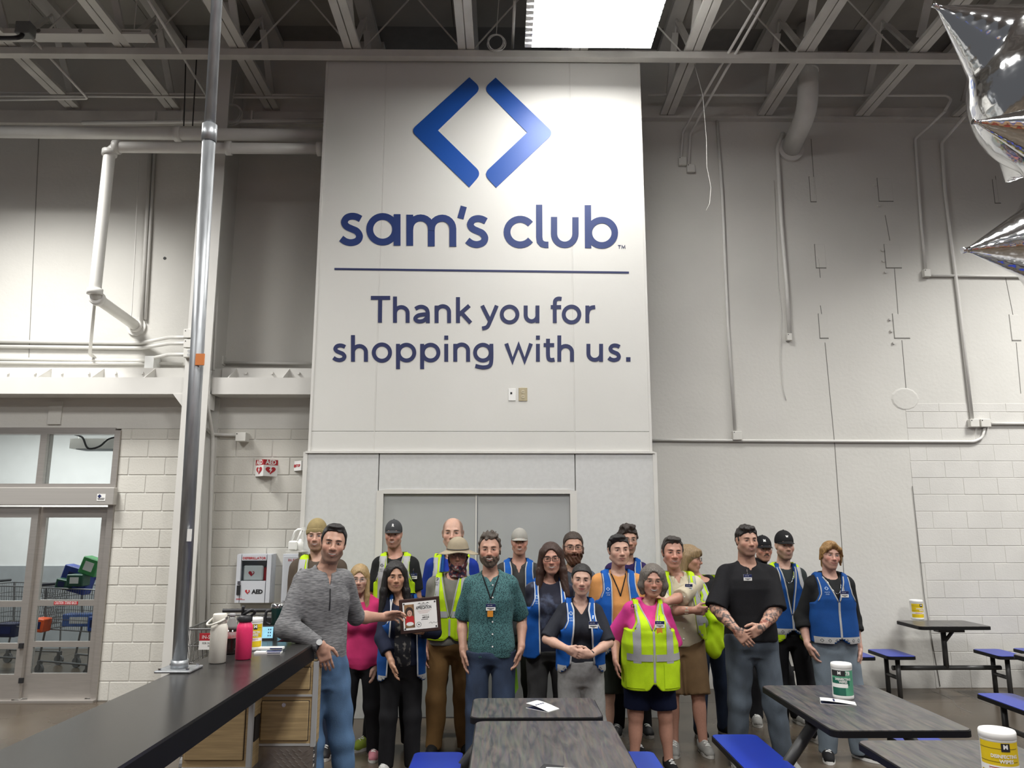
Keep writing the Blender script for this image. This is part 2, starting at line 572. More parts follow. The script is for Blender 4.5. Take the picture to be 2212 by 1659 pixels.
M_door = mat('grey_door_paint', (0.36, 0.37, 0.37), 0.45, var=0.05, scale=3)
xm = W(1031, 1120, YT).x
MB().box((xd0 + .058, YT + .012, .01), (xm - .004, YT + .055, z_dt - .032)).build('door_leaf', M_door, dr)
MB().box((xm + .004, YT + .012, .01), (xd1 - .058, YT + .055, z_dt - .032)).build('door_leaf', M_door, dr)
MB().box((xm - .018, YT + .006, .01), (xm - .004, YT + .012, z_dt - .032)).build('astragal', M_steel, dr)
for sx in (-1, 1):
    MB().tube([(xm + sx * .09, YT + .012, .95), (xm + sx * .09, YT - .03, .95), (xm + sx * .2, YT - .03, .95)], .01, 8).build('door_handle', M_chrome, dr)

# ---- emblem and lettering on the tower (raised vinyl)
M_blue = mat('emblem_blue', (0.006, 0.070, 0.34), 0.4, var=0.12, scale=0.8)


def z6(x, y): return W(700 + x / 2.765, y / 2.765, YT)
def z5(x, y): return W(690 + x / 3.0722, 420 + y / 3.0722, YT)


def corner(p0, p1, p2, r, n=6):      # round the corner p1
    p0, p1, p2 = Vector(p0), Vector(p1), Vector(p2)
    a, c = (p0 - p1).normalized() * r + p1, (p2 - p1).normalized() * r + p1
    return [tuple(a * (1 - s_) ** 2 + p1 * 2 * s_ * (1 - s_) + c * s_ ** 2) for s_ in [i / n for i in range(n + 1)]]


em = thing('wall_emblem', 'large blue emblem of two facing chevrons on the white tower', 'emblem', z6(945, 790) + Vector((0, 0, 0)))
for pl, nm in (((868, 463), (940, 528), (680, 780), (942, 1036), (868, 1120), (518, 781)), 'l'), (((1025, 465), (952, 530), (1213, 793), (952, 1040), (1028, 1122), (1372, 796)), 'r'):
    a, b_, c_, d_, e_, f_ = pl
    poly = [a] + corner(a, b_, c_, 45) + [c_] + corner(c_, d_, e_, 45) + [e_] + corner(e_, f_, a, 40)
    q = [z6(*p) for p in poly]
    loc_of(em, MB().prism([p + Vector((0, -.006, 0)) for p in q], (0, .006, 0)), 'chevron', M_blue)


def ribbon(mb, pts, w, pz, th=None):
    """a flat stroke of width w (in drawing units) along pts, laid on the plane given by pz"""
    if th is None: th = .004 + .0005 * (len(mb.v) % 7)
    loop = math.dist(pts[0], pts[-1]) < 1e-3 and len(pts) > 3
    if loop: pts = pts[:-1]
    P = [Vector((p[0], p[1], 0)) for p in pts]
    k = len(P)
    L, R = [], []
    for i in range(k):
        a_, c_ = (P[i - 1], P[(i + 1) % k]) if loop else (P[max(i - 1, 0)], P[min(i + 1, k - 1)])
        d0 = (P[i] - a_).normalized() if a_ != P[i] else (c_ - P[i]).normalized()
        d1 = (c_ - P[i]).normalized() if c_ != P[i] else d0
        n0, n1 = Vector((-d0.y, d0.x, 0)), Vector((-d1.y, d1.x, 0))
        nn = n0 + n1
        nn = nn / max(.35, nn.dot(n0)) if nn.length > 1e-6 else n0
        L.append(P[i] + nn * w / 2); R.append(P[i] - nn * w / 2)
    vs = [pz(p.x, p.y) + Vector((0, -th, 0)) for p in L + R] + [pz(p.x, p.y) for p in L + R]
    fs = []
    for i in range(k if loop else k - 1):
        j = (i + 1) % k
        fs += [(i, j, k + j, k + i), (i, 2 * k + i, 2 * k + j, j), (k + j, 3 * k + j, 3 * k + i, k + i)]
    if not loop: fs += [(0, k, 3 * k, 2 * k), (k - 1, 3 * k - 1, 4 * k - 1, 2 * k - 1)]
    mb.add(vs, fs)
    return mb


def cat_rom(pts, n=6):
    out = []
    P = [pts[0]] + list(pts) + [pts[-1]]
    for i in range(1, len(P) - 2):
        p0, p1, p2, p3 = P[i - 1], P[i], P[i + 1], P[i + 2]
        for j in range(n):
            t_ = j / n
            out.append(tuple(0.5 * (2 * p1[k] + (p2[k] - p0[k]) * t_ + (2 * p0[k] - 5 * p1[k] + 4 * p2[k] - p3[k]) * t_ ** 2 + (3 * p1[k] - p0[k] - 3 * p2[k] + p3[k]) * t_ ** 3) for k in range(len(p1))))
    out.append(tuple(pts[-1]))
    return out


def g_s(x0, x1, y0, y1):
    base = [(.92, .16), (.72, .09), (.5, .075), (.3, .13), (.2, .27), (.3, .4), (.52, .48), (.75, .56), (.87, .71), (.78, .86), (.52, .925), (.26, .89), (.06, .79)]
    return [cat_rom([(x0 + u * (x1 - x0), y0 + v * (y1 - y0)) for u, v in base], 4)]


def g_o(cx, cy, r, ry=None): return [arc(cx, cy, r, 0, 360, 36, ry)]
def g_n(x0, x1, yt, ybase):
    r = (x1 - x0) / 2
    return [[(x0, yt), (x0, ybase)], [(x0, yt + r * 1.25)] + arc(x0 + r, yt + r * 1.05, r, 180, 360, 12, r * .95) + [(x1, ybase)]]


le = thing('wall_lettering', "large dark blue lettering reading sam's club on the white tower", 'lettering', z5(1055, 240))
w1 = 45
letters = [
    (g_s(136, 286, 130, 336), w1), (g_o(420, 232, 86, 85) + [[(516, 132), (516, 340)]], w1),
    ([[(600, 135), (600, 341)], [(600, 240)] + arc(672, 226, 71, 180, 360, 12, 70) + [(743, 345)], [(743, 240)] + arc(815, 228, 71, 180, 360, 12, 70) + [(886, 347)]], w1),
    ([[(958, 80), (936, 161)]], 42), (g_s(973, 1117, 146, 348), w1), ([arc(1332, 250, 87, 38, 322, 24, 85)], w1),
    ([[(1458, 69), (1459, 285), (1463, 312), (1478, 329), (1500, 335), (1520, 335)]], 42),
    ([[(1557, 150)] + arc(1628, 262, 71, 180, 0, 16, 73) + [(1699, 152)]], 42), ([[(1781, 72), (1783, 357)]] + g_o(1874, 255, 86, 84), 43)]
for st, wd in letters:
    mb = MB()
    for s_ in st: ribbon(mb, s_, wd, z5)
    loc_of(le, mb, 'letter', mat('letter_blue', (0.004, 0.026, 0.145), 0.5, var=.15, scale=1))
mb = MB()
ribbon(mb, [(1981, 339), (2000, 339)], 4, z5); ribbon(mb, [(1990, 339), (1990, 360)], 4, z5)
ribbon(mb, [(2006, 360), (2007, 338), (2017, 356), (2027, 338), (2028, 360)], 4, z5)
loc_of(le, mb, 'trademark', M_navy)
ln = MB(); ribbon(ln, [(100, 495), (2054, 519)], 13, z5)
o_ = ln.build('wall_rule', M_navy); tag(o_, 'thin dark blue horizontal line between the two wall texts', 'line')
le2 = thing('wall_lettering', 'dark blue words Thank you for shopping with us on the white tower', 'lettering', z5(1055, 900))
w2 = 26
L1b, L1x, L2b, L2x = 853, 745, 1110, 1000


def g_h(x0, x1, ya, yb_): return [[(x0, ya), (x0, yb_)], g_n(x0, x1, yb_ - 108, yb_)[1]]


words = [
    [[(342, 687), (470, 687)], [(404, 687), (402, 851)]], g_h(502, 586, 678, 852),
    [cat_rom([(637, 760), (660, 748), (686, 747), (710, 760), (719, 785), (720, 820), (720, 854)], 4), cat_rom([(720, 797), (690, 797), (655, 804), (637, 822), (645, 838), (668, 843), (695, 836), (716, 815)], 4)],
    g_n(778, 861, 738, 853), [[(920, 682), (920, 853)], [(995, 738), (925, 800)], [(943, 786), (1004, 853)]],
    [[(1080, 738), (1132, 842)], cat_rom([(1177, 738), (1132, 845), (1112, 880), (1080, 890)], 4)], g_o(1262, 797, 52),
    [[(1369, 738), (1369, 800)] + arc(1408, 802, 39, 180, 0, 10, 40), [(1447, 738), (1447, 853)]],
    [[(1535, 748), (1604, 748)], cat_rom([(1607, 694), (1585, 692), (1567, 702), (1562, 730), (1562, 853)], 4)], g_o(1673, 797, 52),
    [[(1778, 738), (1778, 853)], cat_rom([(1778, 800), (1786, 768), (1805, 752), (1830, 748)], 4)],
    g_s(88, 178, 994, 1108), g_h(223, 309, 934, 1110), g_o(415, 1050, 54), [[(522, 992), (522, 1159)]] + g_o(578, 1050, 52), [[(682, 992), (682, 1159)]] + g_o(738, 1050, 52),
    [[(842, 992), (842, 1110)], [(842, 937), (842, 964)]], g_n(902, 987, 992, 1110),
    g_o(1085, 1050, 52) + [cat_rom([(1141, 992), (1141, 1100), (1128, 1138), (1085, 1148), (1035, 1138)], 5)],
    [[(1240, 990), (1282, 1106), (1322, 1000), (1362, 1106), (1404, 990)]], [[(1450, 992), (1450, 1110)], [(1450, 937), (1450, 964)]],
    [[(1488, 1000), (1558, 1000)], cat_rom([(1517, 958), (1517, 1060), (1523, 1092), (1540, 1099), (1560, 1096)], 4)], g_h(1592, 1676, 936, 1110),
    [[(1785, 992), (1785, 1056)] + arc(1827, 1058, 42, 180, 0, 10, 40), [(1869, 992), (1869, 1110)]],
    g_s(1914, 1998, 994, 1108), [[(2035, 1095), (2064, 1095)]]]
for i, st in enumerate(words):
    mb = MB()
    for s_ in st: ribbon(mb, s_, 29 if i == len(words) - 1 else w2, z5)
    loc_of(le2, mb, 'letter', M_navy)
# outlet plates under the lettering
q0, q1 = z5(1254, 1288), z5(1303, 1370)
jp = thing('data_plate', 'small white data jack plate on the tower under the lettering', 'wall plate', ((q0.x + q1.x) / 2, YT, q1.z))
loc_of(jp, MB().box((q0.x, YT - .008, q1.z), (q1.x, YT, q0.z), bev=.003), 'plate', M_white)
s_ = z5(1273, 1320); loc_of(jp, MB().box((s_.x - .01, YT - .010, s_.z - .01), (s_.x + .01, YT - .007, s_.z + .01)), 'jack', M_black)
q0, q1 = z5(1322, 1283), z5(1380, 1372)
op = thing('power_outlet', 'beige duplex power outlet on the tower beside the data plate', 'outlet', ((q0.x + q1.x) / 2, YT, q1.z))
loc_of(op, MB().box((q0.x, YT - .008, q1.z), (q1.x, YT, q0.z), bev=.003), 'plate', mat('beige_plate', (0.42, 0.36, 0.23), .4))
for yy in (1310, 1342):
    s_ = z5(1351, yy)
    mb = MB().tube([s_ + Vector((0, -.012, 0)), s_ + Vector((0, -.006, 0))], .019, 12)
    f_ = loc_of(op, mb, 'socket', mat('beige_socket', (0.55, 0.49, 0.34), .35))
    mb = MB()
    for dx in (-.007, .007): mb.box((s_.x + dx - .0018, YT - .0135, s_.z - .006), (s_.x + dx + .0018, YT - .0115, s_.z + .006))
    mb.build('slot', M_black, f_)

# ---- roof trusses, bridging, ledger
zbc = W(1550, 238, YR - .15).z - .03
tr0 = None
for i in range(-5, 6):
    x = -.40 + 1.2 * i
    tr = thing('roof_truss', 'white open web roof truss, %s from the left end of the row' % ('first', 'second', 'third', 'fourth', 'fifth', 'sixth', 'seventh', 'eighth', 'ninth', 'tenth', 'last')[i + 5], 'truss', (x, 0, zbc), 0, 'roof trusses running towards the wall')
    if tr0 is None:
        for dx in (-.046, .046):
            MB().box((dx - .04, 1.0, 0), (dx + .04, YR - .02, .04)).build('bottom_chord', M_truss, tr)
        MB().box((-.085, 1.0, zc - zbc - .10), (.085, YR - .01, zc - zbc - .02)).build('top_chord', M_truss, tr)
        hh = zc - zbc - .1
        k = 0
        y = YR - .12
        while y > 2.5:
            a, c = (0, y, .02), (0, y - .62, hh)
            if k % 2: a, c = (0, y, hh), (0, y - .62, .02)
            mb = MB()
            A, C = Vector(a), Vector(c)
            mb.tube([A, A.lerp(C, .2)], .012, 8)
            mb.bar(A.lerp(C, .14), A.lerp(C, .86), .075, .03, up=(0, 1, 0))
            mb.tube([A.lerp(C, .8), C], .012, 8)
            mb.build('web', M_truss, tr)
            y -= .62; k += 1
        for y in (7.62, 5.2):
            MB().tube([(-.6, y, hh), (0, y + .02, .1)], .010, 6).build('cross_brace', M_truss, tr)
            MB().tube([(.6, y, hh), (0, y + .02, .1)], .010, 6).build('cross_brace', M_truss, tr)
        tr0 = tr
    else:
        for ch in list(tr0.children):
            c = ch.copy(); COL.objects.link(c); c.parent = tr
yb1 = 7.36
zbr = W(300, 117, yb1).z
tag(MB().box((-7.5, yb1, zbr), (7.5, yb1 + .09, zbr + .075)).build('bridging_beam', M_truss), 'long white flat bridging timber crossing under the trusses above the tower', 'beam')
zlg = W(1700, 262, YR - .02).z
tag(MB().box((xtw1 + .02, YR - .05, zlg), (9, YR - .002, zlg + .17)).box((xtw1 + .02, YR - .09, zlg), (9, YR - .05, zlg + .03)).build('ledger_right', M_truss), 'white timber ledger along the top of the right wall', 'beam')
zlg2 = W(300, 270, YU - .02).z
tag(MB().box((xl, YU - .06, zlg2), (xtw0, YU - .002, zlg2 + .16)).build('ledger_left', M_truss), 'white timber ledger along the top of the left wall', 'beam')

# ---- ceiling light in view
M_lit = mat('lit_lens', (0.9, 0.9, 0.9), .4, emit=(1.0, 0.985, 0.95, 26.0))
ylf = 6.85
zlf = W(1270, 106, ylf).z
xa, xb_ = W(1141, 104, ylf).x, W(1397, 106, ylf).x
lf = thing('ceiling_light', 'bright ceiling light fixture hanging in front of the tower top', 'light', ((xa + xb_) / 2, ylf - .6, zlf))
loc_of(lf, MB().box((xa, ylf - 1.2, zlf + .03), (xb_, ylf, zlf + .12)), 'housing', M_white)
loc_of(lf, MB().box((xa + .005, ylf - 1.195, zlf + .012), (xb_ - .005, ylf - .005, zlf + .03)), 'lens', M_lit)
for k in range(15):
    y = ylf - .02 - k * .082
    for sx in (0, 1):
        x = (xa, xb_)[sx]
        loc_of(lf, MB().box((x - .035, y - .055, zlf), (x + .035, y, zlf + .03)), 'louver_tooth', M_lit if k % 1 == 0 and sx == 1 else M_white)
for xx in (xa + .1, xb_ - .1):
    loc_of(lf, MB().tube([(xx, ylf - .6, zlf + .12), (xx, ylf - .6, zc - .02)], .006, 6), 'hanger', M_steel)
# ================================================================== LEFT: SLIDING DOOR, VESTIBULE
M_vest = mat('vestibule_paint', (0.74, 0.75, 0.74), .7, var=.04)
M_vestlow = mat('vestibule_grey_band', (0.30, 0.32, 0.33), .6, var=.1)
M_glass = glass_mat('door_glass', (0.86, 0.89, 0.90), .16)
YV = 11.6
tag(MB().box((-10, YV, 1.15), (-2.5, YV + .1, 4)).box((-10, YV - .03, 0), (-2.5, YV + .1, 1.15)).build('wall_vestibule', [M_vest, M_vestlow]), kind='structure')
bpy.data.objects['wall_vestibule'].data.polygons.foreach_set('material_index', [0] * 6 + [1] * 6)
tag(MB().box((-10, YU + .21, 3.3), (-2.5, YV, 3.4)).build('ceiling_vestibule', M_vest), kind='structure')
tag(MB().box((-4.0, YL + .21, 0), (-3.9, YV, 3.6)).build('trim_1', M_vest), kind='structure')
tag(MB().box((-9.9, YL + .21, 0), (-9.8, YV, 3.6)).build('trim_2', M_vest), kind='structure')
area_lamp('vestibule_lamp', (-6.2, 9.9, 3.25), 2.4, 1.2, 120)
# hanging light fixture seen from below with its loose cable
p0, p1 = W(150, 965, 9.2), W(262, 948, 9.2)
vf = thing('strip_light', 'white strip light fixture with loose black cable behind the transom window', 'light', ((p0.x + p1.x) / 2, 9.3, p0.z))
loc_of(vf, MB().box((p0.x, 9.2, p0.z - .02), (p1.x + .5, 9.55, p0.z + .10)), 'housing', M_white)
loc_of(vf, MB().box((p0.x + .05, 9.25, p0.z - .026), (p1.x + .45, 9.5, p0.z - .02)), 'tray', M_vestlow)
loc_of(vf, MB().tube(cat_rom([W(160, 938, 9.15), W(178, 945, 9.15), W(190, 968, 9.15), W(215, 964, 9.15), W(235, 948, 9.15), W(262, 942, 9.15)], 5), .012, 6), 'cable', M_black)
for px in (165, 255):
    a = W(px, 940, 9.3)
    loc_of(vf, MB().tube([(a.x, 9.35, p0.z + .1), (a.x, 9.35, 3.3)], .006, 6), 'hanger', M_steel)


def wbar(mb, a, c, w, dpt, Y):      # a member of the glazed front between two pixels of the plane Y
    A, B = W(a[0], a[1], Y), W(c[0], c[1], Y)
    return mb.bar(A, B, w, dpt, up=(0, 1, 0))


xj_r = W(262, 935, YL).x
xg0 = -6.9
d2 = tag(MB().box((xj_r - .055, YL - .03, 0), (xj_r + .004, YL + .12, W(200, 930, YL).z)).build('door_2', M_alum), kind='structure')
zt_, zt2 = W(200, 934, YL).z, W(200, 1047, YL).z
MB().box((xg0, YL - .02, zt_ - .02), (xj_r - .055, YL + .1, zt_ + .05)).build('head_frame', M_alum, d2)
MB().box((xg0, YL - .02, zt2 - .03), (xj_r - .055, YL + .1, zt2 + .01)).build('transom_bar', M_alum, d2)
xm_ = W(92, 990, YL).x
MB().box((xm_ - .035, YL - .02, zt2 + .01), (xm_ + .035, YL + .1, zt_ - .02)).build('mullion', M_alum, d2)
for a, c in ((xg0, xm_ - .035), (xm_ + .035, xj_r - .055)):
    MB().box((a, YL + .03, zt2 + .01), (c, YL + .036, zt_ - .02)).build('pane', M_glass, d2)
zo0, zo1 = W(120, 1091, YL - .08).z, W(120, 1053, YL - .08).z
xo = W(248, 1070, YL - .08).x
MB().box((xg0, YL - .10, zo0), (xo, YL - .021, zo1), bev=.006).build('operator_cover', mat('operator_aluminium', (.44, .42, .395), .35, metal=.3, var=.05, stretch=(.1, 1, 8)), d2)
# little sticker with a dark diamond on the cover
st = thing('sticker', 'small white sticker with dark diamond on the door operator cover', 'sticker', (W(218, 1075, YL - .10).x, YL - .1, zo0 + .05))
q0, q1 = W(210, 1067, YL - .102), W(227, 1082, YL - .102)
loc_of(st, MB().box((q0.x, YL - .1025, q1.z), (q1.x, YL - .1005, q0.z)), 'paper', M_white)
cx_, cz_ = q0.x + (q1.x - q0.x) * .3, q0.z - (q0.z - q1.z) * .32
loc_of(st, MB().prism([(cx_ - .022, YL - .1035, cz_), (cx_, YL - .1035, cz_ - .02), (cx_ + .022, YL - .1035, cz_), (cx_, YL - .1035, cz_ + .02)], (0, .001, 0)), 'diamond', M_navy)
loc_of(st, MB().box((q0.x + .012, YL - .1035, q1.z + .012), (q1.x - .012, YL - .1025, q1.z + .018)).box((q0.x + .008, YL - .1035, q1.z + .024), (q1.x - .008, YL - .1025, q1.z + .03)), 'print', M_ink)


def slab_door(name_, xl_, xr_, Y, rails, parent, ztop):
    f = MB().box((xl_, Y - .02, .03), (xl_ + .07, Y + .025, ztop)).build('stile', M_alum, parent)
    MB().box((xr_ - .07, Y - .02, .03), (xr_, Y + .025, ztop)).build('stile', M_alum, parent)
    for z0, z1 in rails:
        MB().box((xl_ + .07, Y - .02, z0), (xr_ - .07, Y + .025, z1)).build('rail', M_alum, parent)
    for i in range(len(rails) - 1):
        MB().box((xl_ + .07, Y, rails[i][1]), (xr_ - .07, Y + .006, rails[i + 1][0])).build('pane', M_glass, parent)


zz = lambda py: W(150, py, YL).z
ztop = zz(1095)
slab_door('fixed', W(78, 1180, YL).x, xj_r - .058, YL + .03, [(.02, zz(1455)), (zz(1398), zz(1386)), (zz(1309), zz(1296)), (zz(1118), ztop)], d2, ztop)
slab_door('slide', W(78, 1180, YL - .03).x - 1.25, W(78, 1180, YL - .03).x, YL - .03, [(.02, zz(1455)), (zz(1400), zz(1388)), (zz(1310), zz(1297)), (zz(1118), ztop)], d2, ztop)
MB().box((xg0, YL - .08, 0), (xj_r, YL + .1, .02)).build('threshold', M_alum, d2)
for yy in (1395, 1470):
    p = W(46, yy, YL - .06)
    MB().box((p.x - .02, YL - .075, p.z - .025), (p.x + .02, YL - .05, p.z + .025)).build('latch', M_black, d2)
cs = thing('caution_sticker', 'red CAUTION STAND BACK sticker on the sliding door rail', 'sticker', (W(142, 1302, YL).x, YL, zz(1302)))
q0, q1 = W(117, 1299, YL + .009), W(168, 1306, YL + .009)
loc_of(cs, MB().box((q0.x, YL + .006, q1.z), (q1.x, YL + .0095, q0.z)), 'backing', M_red)
mb = MB(); put_text(mb, 'CAUTION  STAND BACK', ((q0.x + q1.x) / 2, YL + .005, (q0.z + q1.z) / 2), .042, width=(q1.x - q0.x) * .92)
loc_of(cs, mb, 'lettering', M_white)

# ---- carts
M_wire = mat('cart_wire', (.22, .22, .22), .35, metal=.8, var=.1)
M_dark = mat('dark_plastic', (.02, .02, .024), .5)


def make_cart(label, loc, rz, sc=1.0, fine=True):
    c = thing('shopping_cart', label, 'cart', loc, rz)
    x0, x1, y0, y1, zb_, zt_ = -.28, .28, -.45, .45, .52, 1.0
    for i in range(5):
        z = zb_ + (zt_ - zb_) * i / 4
        k = .82 + .18 * i / 4
        pts = [(x0 * k, y0 * k, z), (x1 * k, y0 * k, z), (x1 * k, y1 * k, z), (x0 * k, y1 * k, z)]
        MB().tube(pts, .007 if i in (0, 4) else .004, 6, closed=True).build('basket_rail', M_wire, c)
    mb = MB()
    for i in range(17):
        t_ = i / 16
        for yy in (y0, y1):
            mb.tube([(x0 * .82 + t_ * (x1 - x0) * .82, yy * .82, zb_), (x0 + t_ * (x1 - x0), yy, zt_)], .0028, 4)
    for i in range(25):
        t_ = i / 24
        for xx in (x0, x1):
            mb.tube([(xx * .82, y0 * .82 + t_ * (y1 - y0) * .82, zb_), (xx, y0 + t_ * (y1 - y0), zt_)], .0028, 4)
    tag(mb.build('basket_wires', M_wire, c), kind='stuff')
    MB().tube([(x0, y1 + .05, 1.03), (x1, y1 + .05, 1.03)], .016, 10).build('handle', M_dark, c)
    for xx in (x0 * .9, x1 * .9):
        MB().tube([(xx, y1 * .9, 1.0), (xx, y1 * .78, .5), (xx, y1 * .9, .16)], .012, 8).build('side_frame', M_wire, c)
        MB().tube([(xx, y1 * .9, .16), (xx, y0 * .9, .16)], .012, 8).build('base_rail', M_wire, c)
        MB().tube([(xx, y0 * .85, .16), (xx, y0 * .8, .52)], .01, 8).build('front_post', M_wire, c)
        for yy in (y0 * .85, y1 * .85):
            w_ = MB().tube([(xx - .015, yy, .062), (xx + .015, yy, .062)], .062, 16).build('wheel', mat('wheel_grey', (.12, .12, .12), .6), c)
            MB().box((xx - .022, yy - .02, .062), (xx + .022, yy + .02, .16)).build('caster_fork', M_wire, c)
    return c


p = GZ(418, 1363, 1.0)
make_cart('wire shopping cart behind the counter beside the galvanised pole', (p.x + .16, p.y + .55, 0), .08)
q = W(428, 1369, p.y + .05)
ys_ = p.y + .086
sg = thing('cart_sign', 'red and white sign hanging on the cart behind the counter', 'sign', q)
loc_of(sg, MB().box((q.x, ys_ - .007, q.z - .115), (q.x + .17, ys_, q.z - .052)), 'white_half', M_white)
loc_of(sg, MB().box((q.x, ys_ - .0075, q.z - .052), (q.x + .17, ys_, q.z)), 'red_half', M_red)
mb = MB(); put_text(mb, 'IN-STORE', (q.x + .09, ys_ - .009, q.z - .028), .035, width=.14); loc_of(sg, mb, 'lettering', M_white)
mb = MB(); put_text(mb, 'FOR OUR VALUED', (q.x + .09, ys_ - .009, q.z - .07), .02, width=.13); put_text(mb, 'MEMBERS', (q.x + .1, ys_ - .009, q.z - .09), .018, width=.07); loc_of(sg, mb, 'small_print', M_ink)
# carts and goods in the vestibule
ca = make_cart('wire cart loaded with blue and green boxes behind the door glass', (W(190, 1300, 9.7).x, 9.7, 0), 1.2)
cb = make_cart('second wire cart with dark goods at the left in the vestibule', (W(40, 1300, 10.0).x, 10.1, 0), 1.35)
boxd = [('product_box', 'blue box on top of the vestibule cart', (140, 195), (1225, 1278), 9.72, (.02, .05, .30), .3),
        ('product_box', 'bright green box with white label tilted on top of the cart', (182, 216), (1205, 1242), 9.55, (.06, .33, .10), .35),
        ('product_box', 'dark green box under the tilted green box', (152, 185), (1240, 1266), 9.5, (.015, .09, .05), .0),
        ('product_box', 'red box at the right edge of the door glass', (206, 228), (1215, 1252), 9.9, (.30, .03, .03), .1),
        ('water_pack', 'blue and white pack under the vestibule cart', (143, 215), (1325, 1352), 9.6, (.10, .20, .55), 0),
        ('product_box', 'blue box low at right below the cart', (198, 220), (1330, 1362), 9.4, (.03, .10, .45), 0),
        ('product_bag', 'bright orange bag hanging below the cart', (80, 100), (1335, 1364), 9.5, (.75, .10, .02), .1),
        ('product_box', 'dark blue box at left on the second cart', (2, 40), (1345, 1375), 9.9, (.015, .02, .06), 0),
        ('product_box', 'navy box in the middle of the vestibule cart', (128, 152), (1250, 1272), 9.6, (.02, .03, .22), .2)]
for nm, lb, (xa0, xa1), (ya0, ya1), Y, cl, rot in boxd:
    a, c = W(xa0, ya0, Y), W(xa1, ya1, Y)
    root = thing(nm, lb, 'bag' if nm == 'product_bag' else 'box', (a + c) / 2)
    hx, hz = (c.x - a.x) / 2, (a.z - c.z) / 2
    b_ = MB().box((-hx, -.08, -hz), (hx, .1, hz), bev=.01).build('carton', mat('carton_%d' % int(cl[0] * 999 + cl[1] * 99 + cl[2] * 9), cl, .45, var=.3, scale=9), root)
    l_ = MB().box((-hx * .55, -.084, -hz * .5), (hx * .5, -.079, hz * .55)).build('label', M_white if 'green' in lb or 'white' in lb else M_navy, root)
    root.rotation_euler = (0, rot * .9, 0)

# ================================================================== PIPES, CONDUITS AND BOXES
M_pipe = mat('white_painted_pipe', (0.66, 0.65, 0.62), .4, var=.05)


def run(name, label, pts, r, m=None, cat='pipe', couplings=(), n=14, smooth=True, parent=None):
    pts = [Vector(p) for p in pts]
    root = thing(name, label, cat, pts[0]) if parent is None else parent
    bpy.context.view_layer.update()
    mb = MB()
    # round the corners
    P = [pts[0]]
    for i in range(1, len(pts) - 1):
        P += [Vector(v) for v in corner(pts[i - 1], pts[i], pts[i + 1], min(r * 2.2, (pts[i] - pts[i - 1]).length * .45, (pts[i + 1] - pts[i]).length * .45), 5)]
    P.append(pts[-1])
    mb.tube(P, r, n)
    loc_of(root, mb, 'pipe', m or M_pipe, True)
    for (i, t_) in couplings:
        a, c = pts[i], pts[i + 1]
        q = a.lerp(c, t_); d = (c - a).normalized()
        loc_of(root, MB().tube([q - d * r * .55, q - d * r * .5, q + d * r * .5, q + d * r * .55], [r * 1.05, r * 1.3, r * 1.3, r * 1.05], n), 'coupling', m or M_pipe, True)
    return root


Yp = 7.78
mp = run('sprinkler_main', 'thick white sprinkler main running level under the trusses at left', [W(-60, 284, Yp), W(705, 293, Yp)], .066, couplings=[(0, .58)])
mp['category'] = 'pipe'
ya, yb2 = 7.60, 7.60
rp = run('drain_pipe', 'white pipe dropping beside the column and turning into the wall', [W(700, 322, 7.70), W(238, 318, ya), W(204, 640, ya), W(296, 706, YU - .002)], .058, couplings=[(0, .02), (0, .45), (0, .97), (1, .04), (1, .97), (2, .06), (2, .96)])
q = W(296, 706, YU)
loc_of(rp, MB().tube([q + Vector((0, -.03, 0)), q + Vector((0, -.002, 0))], .11, 18), 'wall_flange', M_pipe)
q = W(283, 697, 8.5)
loc_of(rp, MB().tube([q, W(291, 560, 8.5), W(300, 345, 8.5)], .006, 6), 'hanger_rod', M_steel)
rn = run('thin_pipe', 'thin white pipe under the elbow running down beside the drain pipe', [W(205, 640, 7.7), W(194, 765, 8.5), W(204, 772, YU - .01)], .018)
sp = run('small_pipe', 'thin white pipe strapped just above the sprinkler main', [W(178, 265, 8.2), W(700, 260, 8.2)], .022)
for px in (335, 395, 545):
    q = W(px, 258, 8.2); loc_of(sp, MB().box((q.x - .008, 8.17, q.z - .03), (q.x + .008, 8.23, q.z + .1)), 'strap', M_steel)
run('conduit', 'upper of two long white conduits under the trusses at left', [W(-30, 200, 8.3), W(698, 206, 8.3)], .014, cat='conduit')
run('conduit', 'lower of two long white conduits under the trusses at left', [W(-30, 207, 8.3), W(698, 211, 8.3)], .014, cat='conduit')
run('conduit', 'white conduit dropping from the corner box and bending along the trusses', [W(-20, 216, 8.0), W(190, 213, 8.0), W(62, 75, 7.2)], .014, cat='conduit')
run('conduit', 'white conduit slanting across the trusses at upper left', [W(320, 0, 6.6), W(385, 105, 7.3), W(455, 222, 8.2)], .014, cat='conduit')
for px0, px1, lb in ((403, 397, 'left'), (425, 416, 'right')):
    run('hanger_rod', lb + ' of two black threaded rods hanging above the sprinkler main', [W(px0, 78 if lb == 'left' else 120, Yp), W(px1, 272, Yp)], .007, m=M_black, cat='rod', n=6)
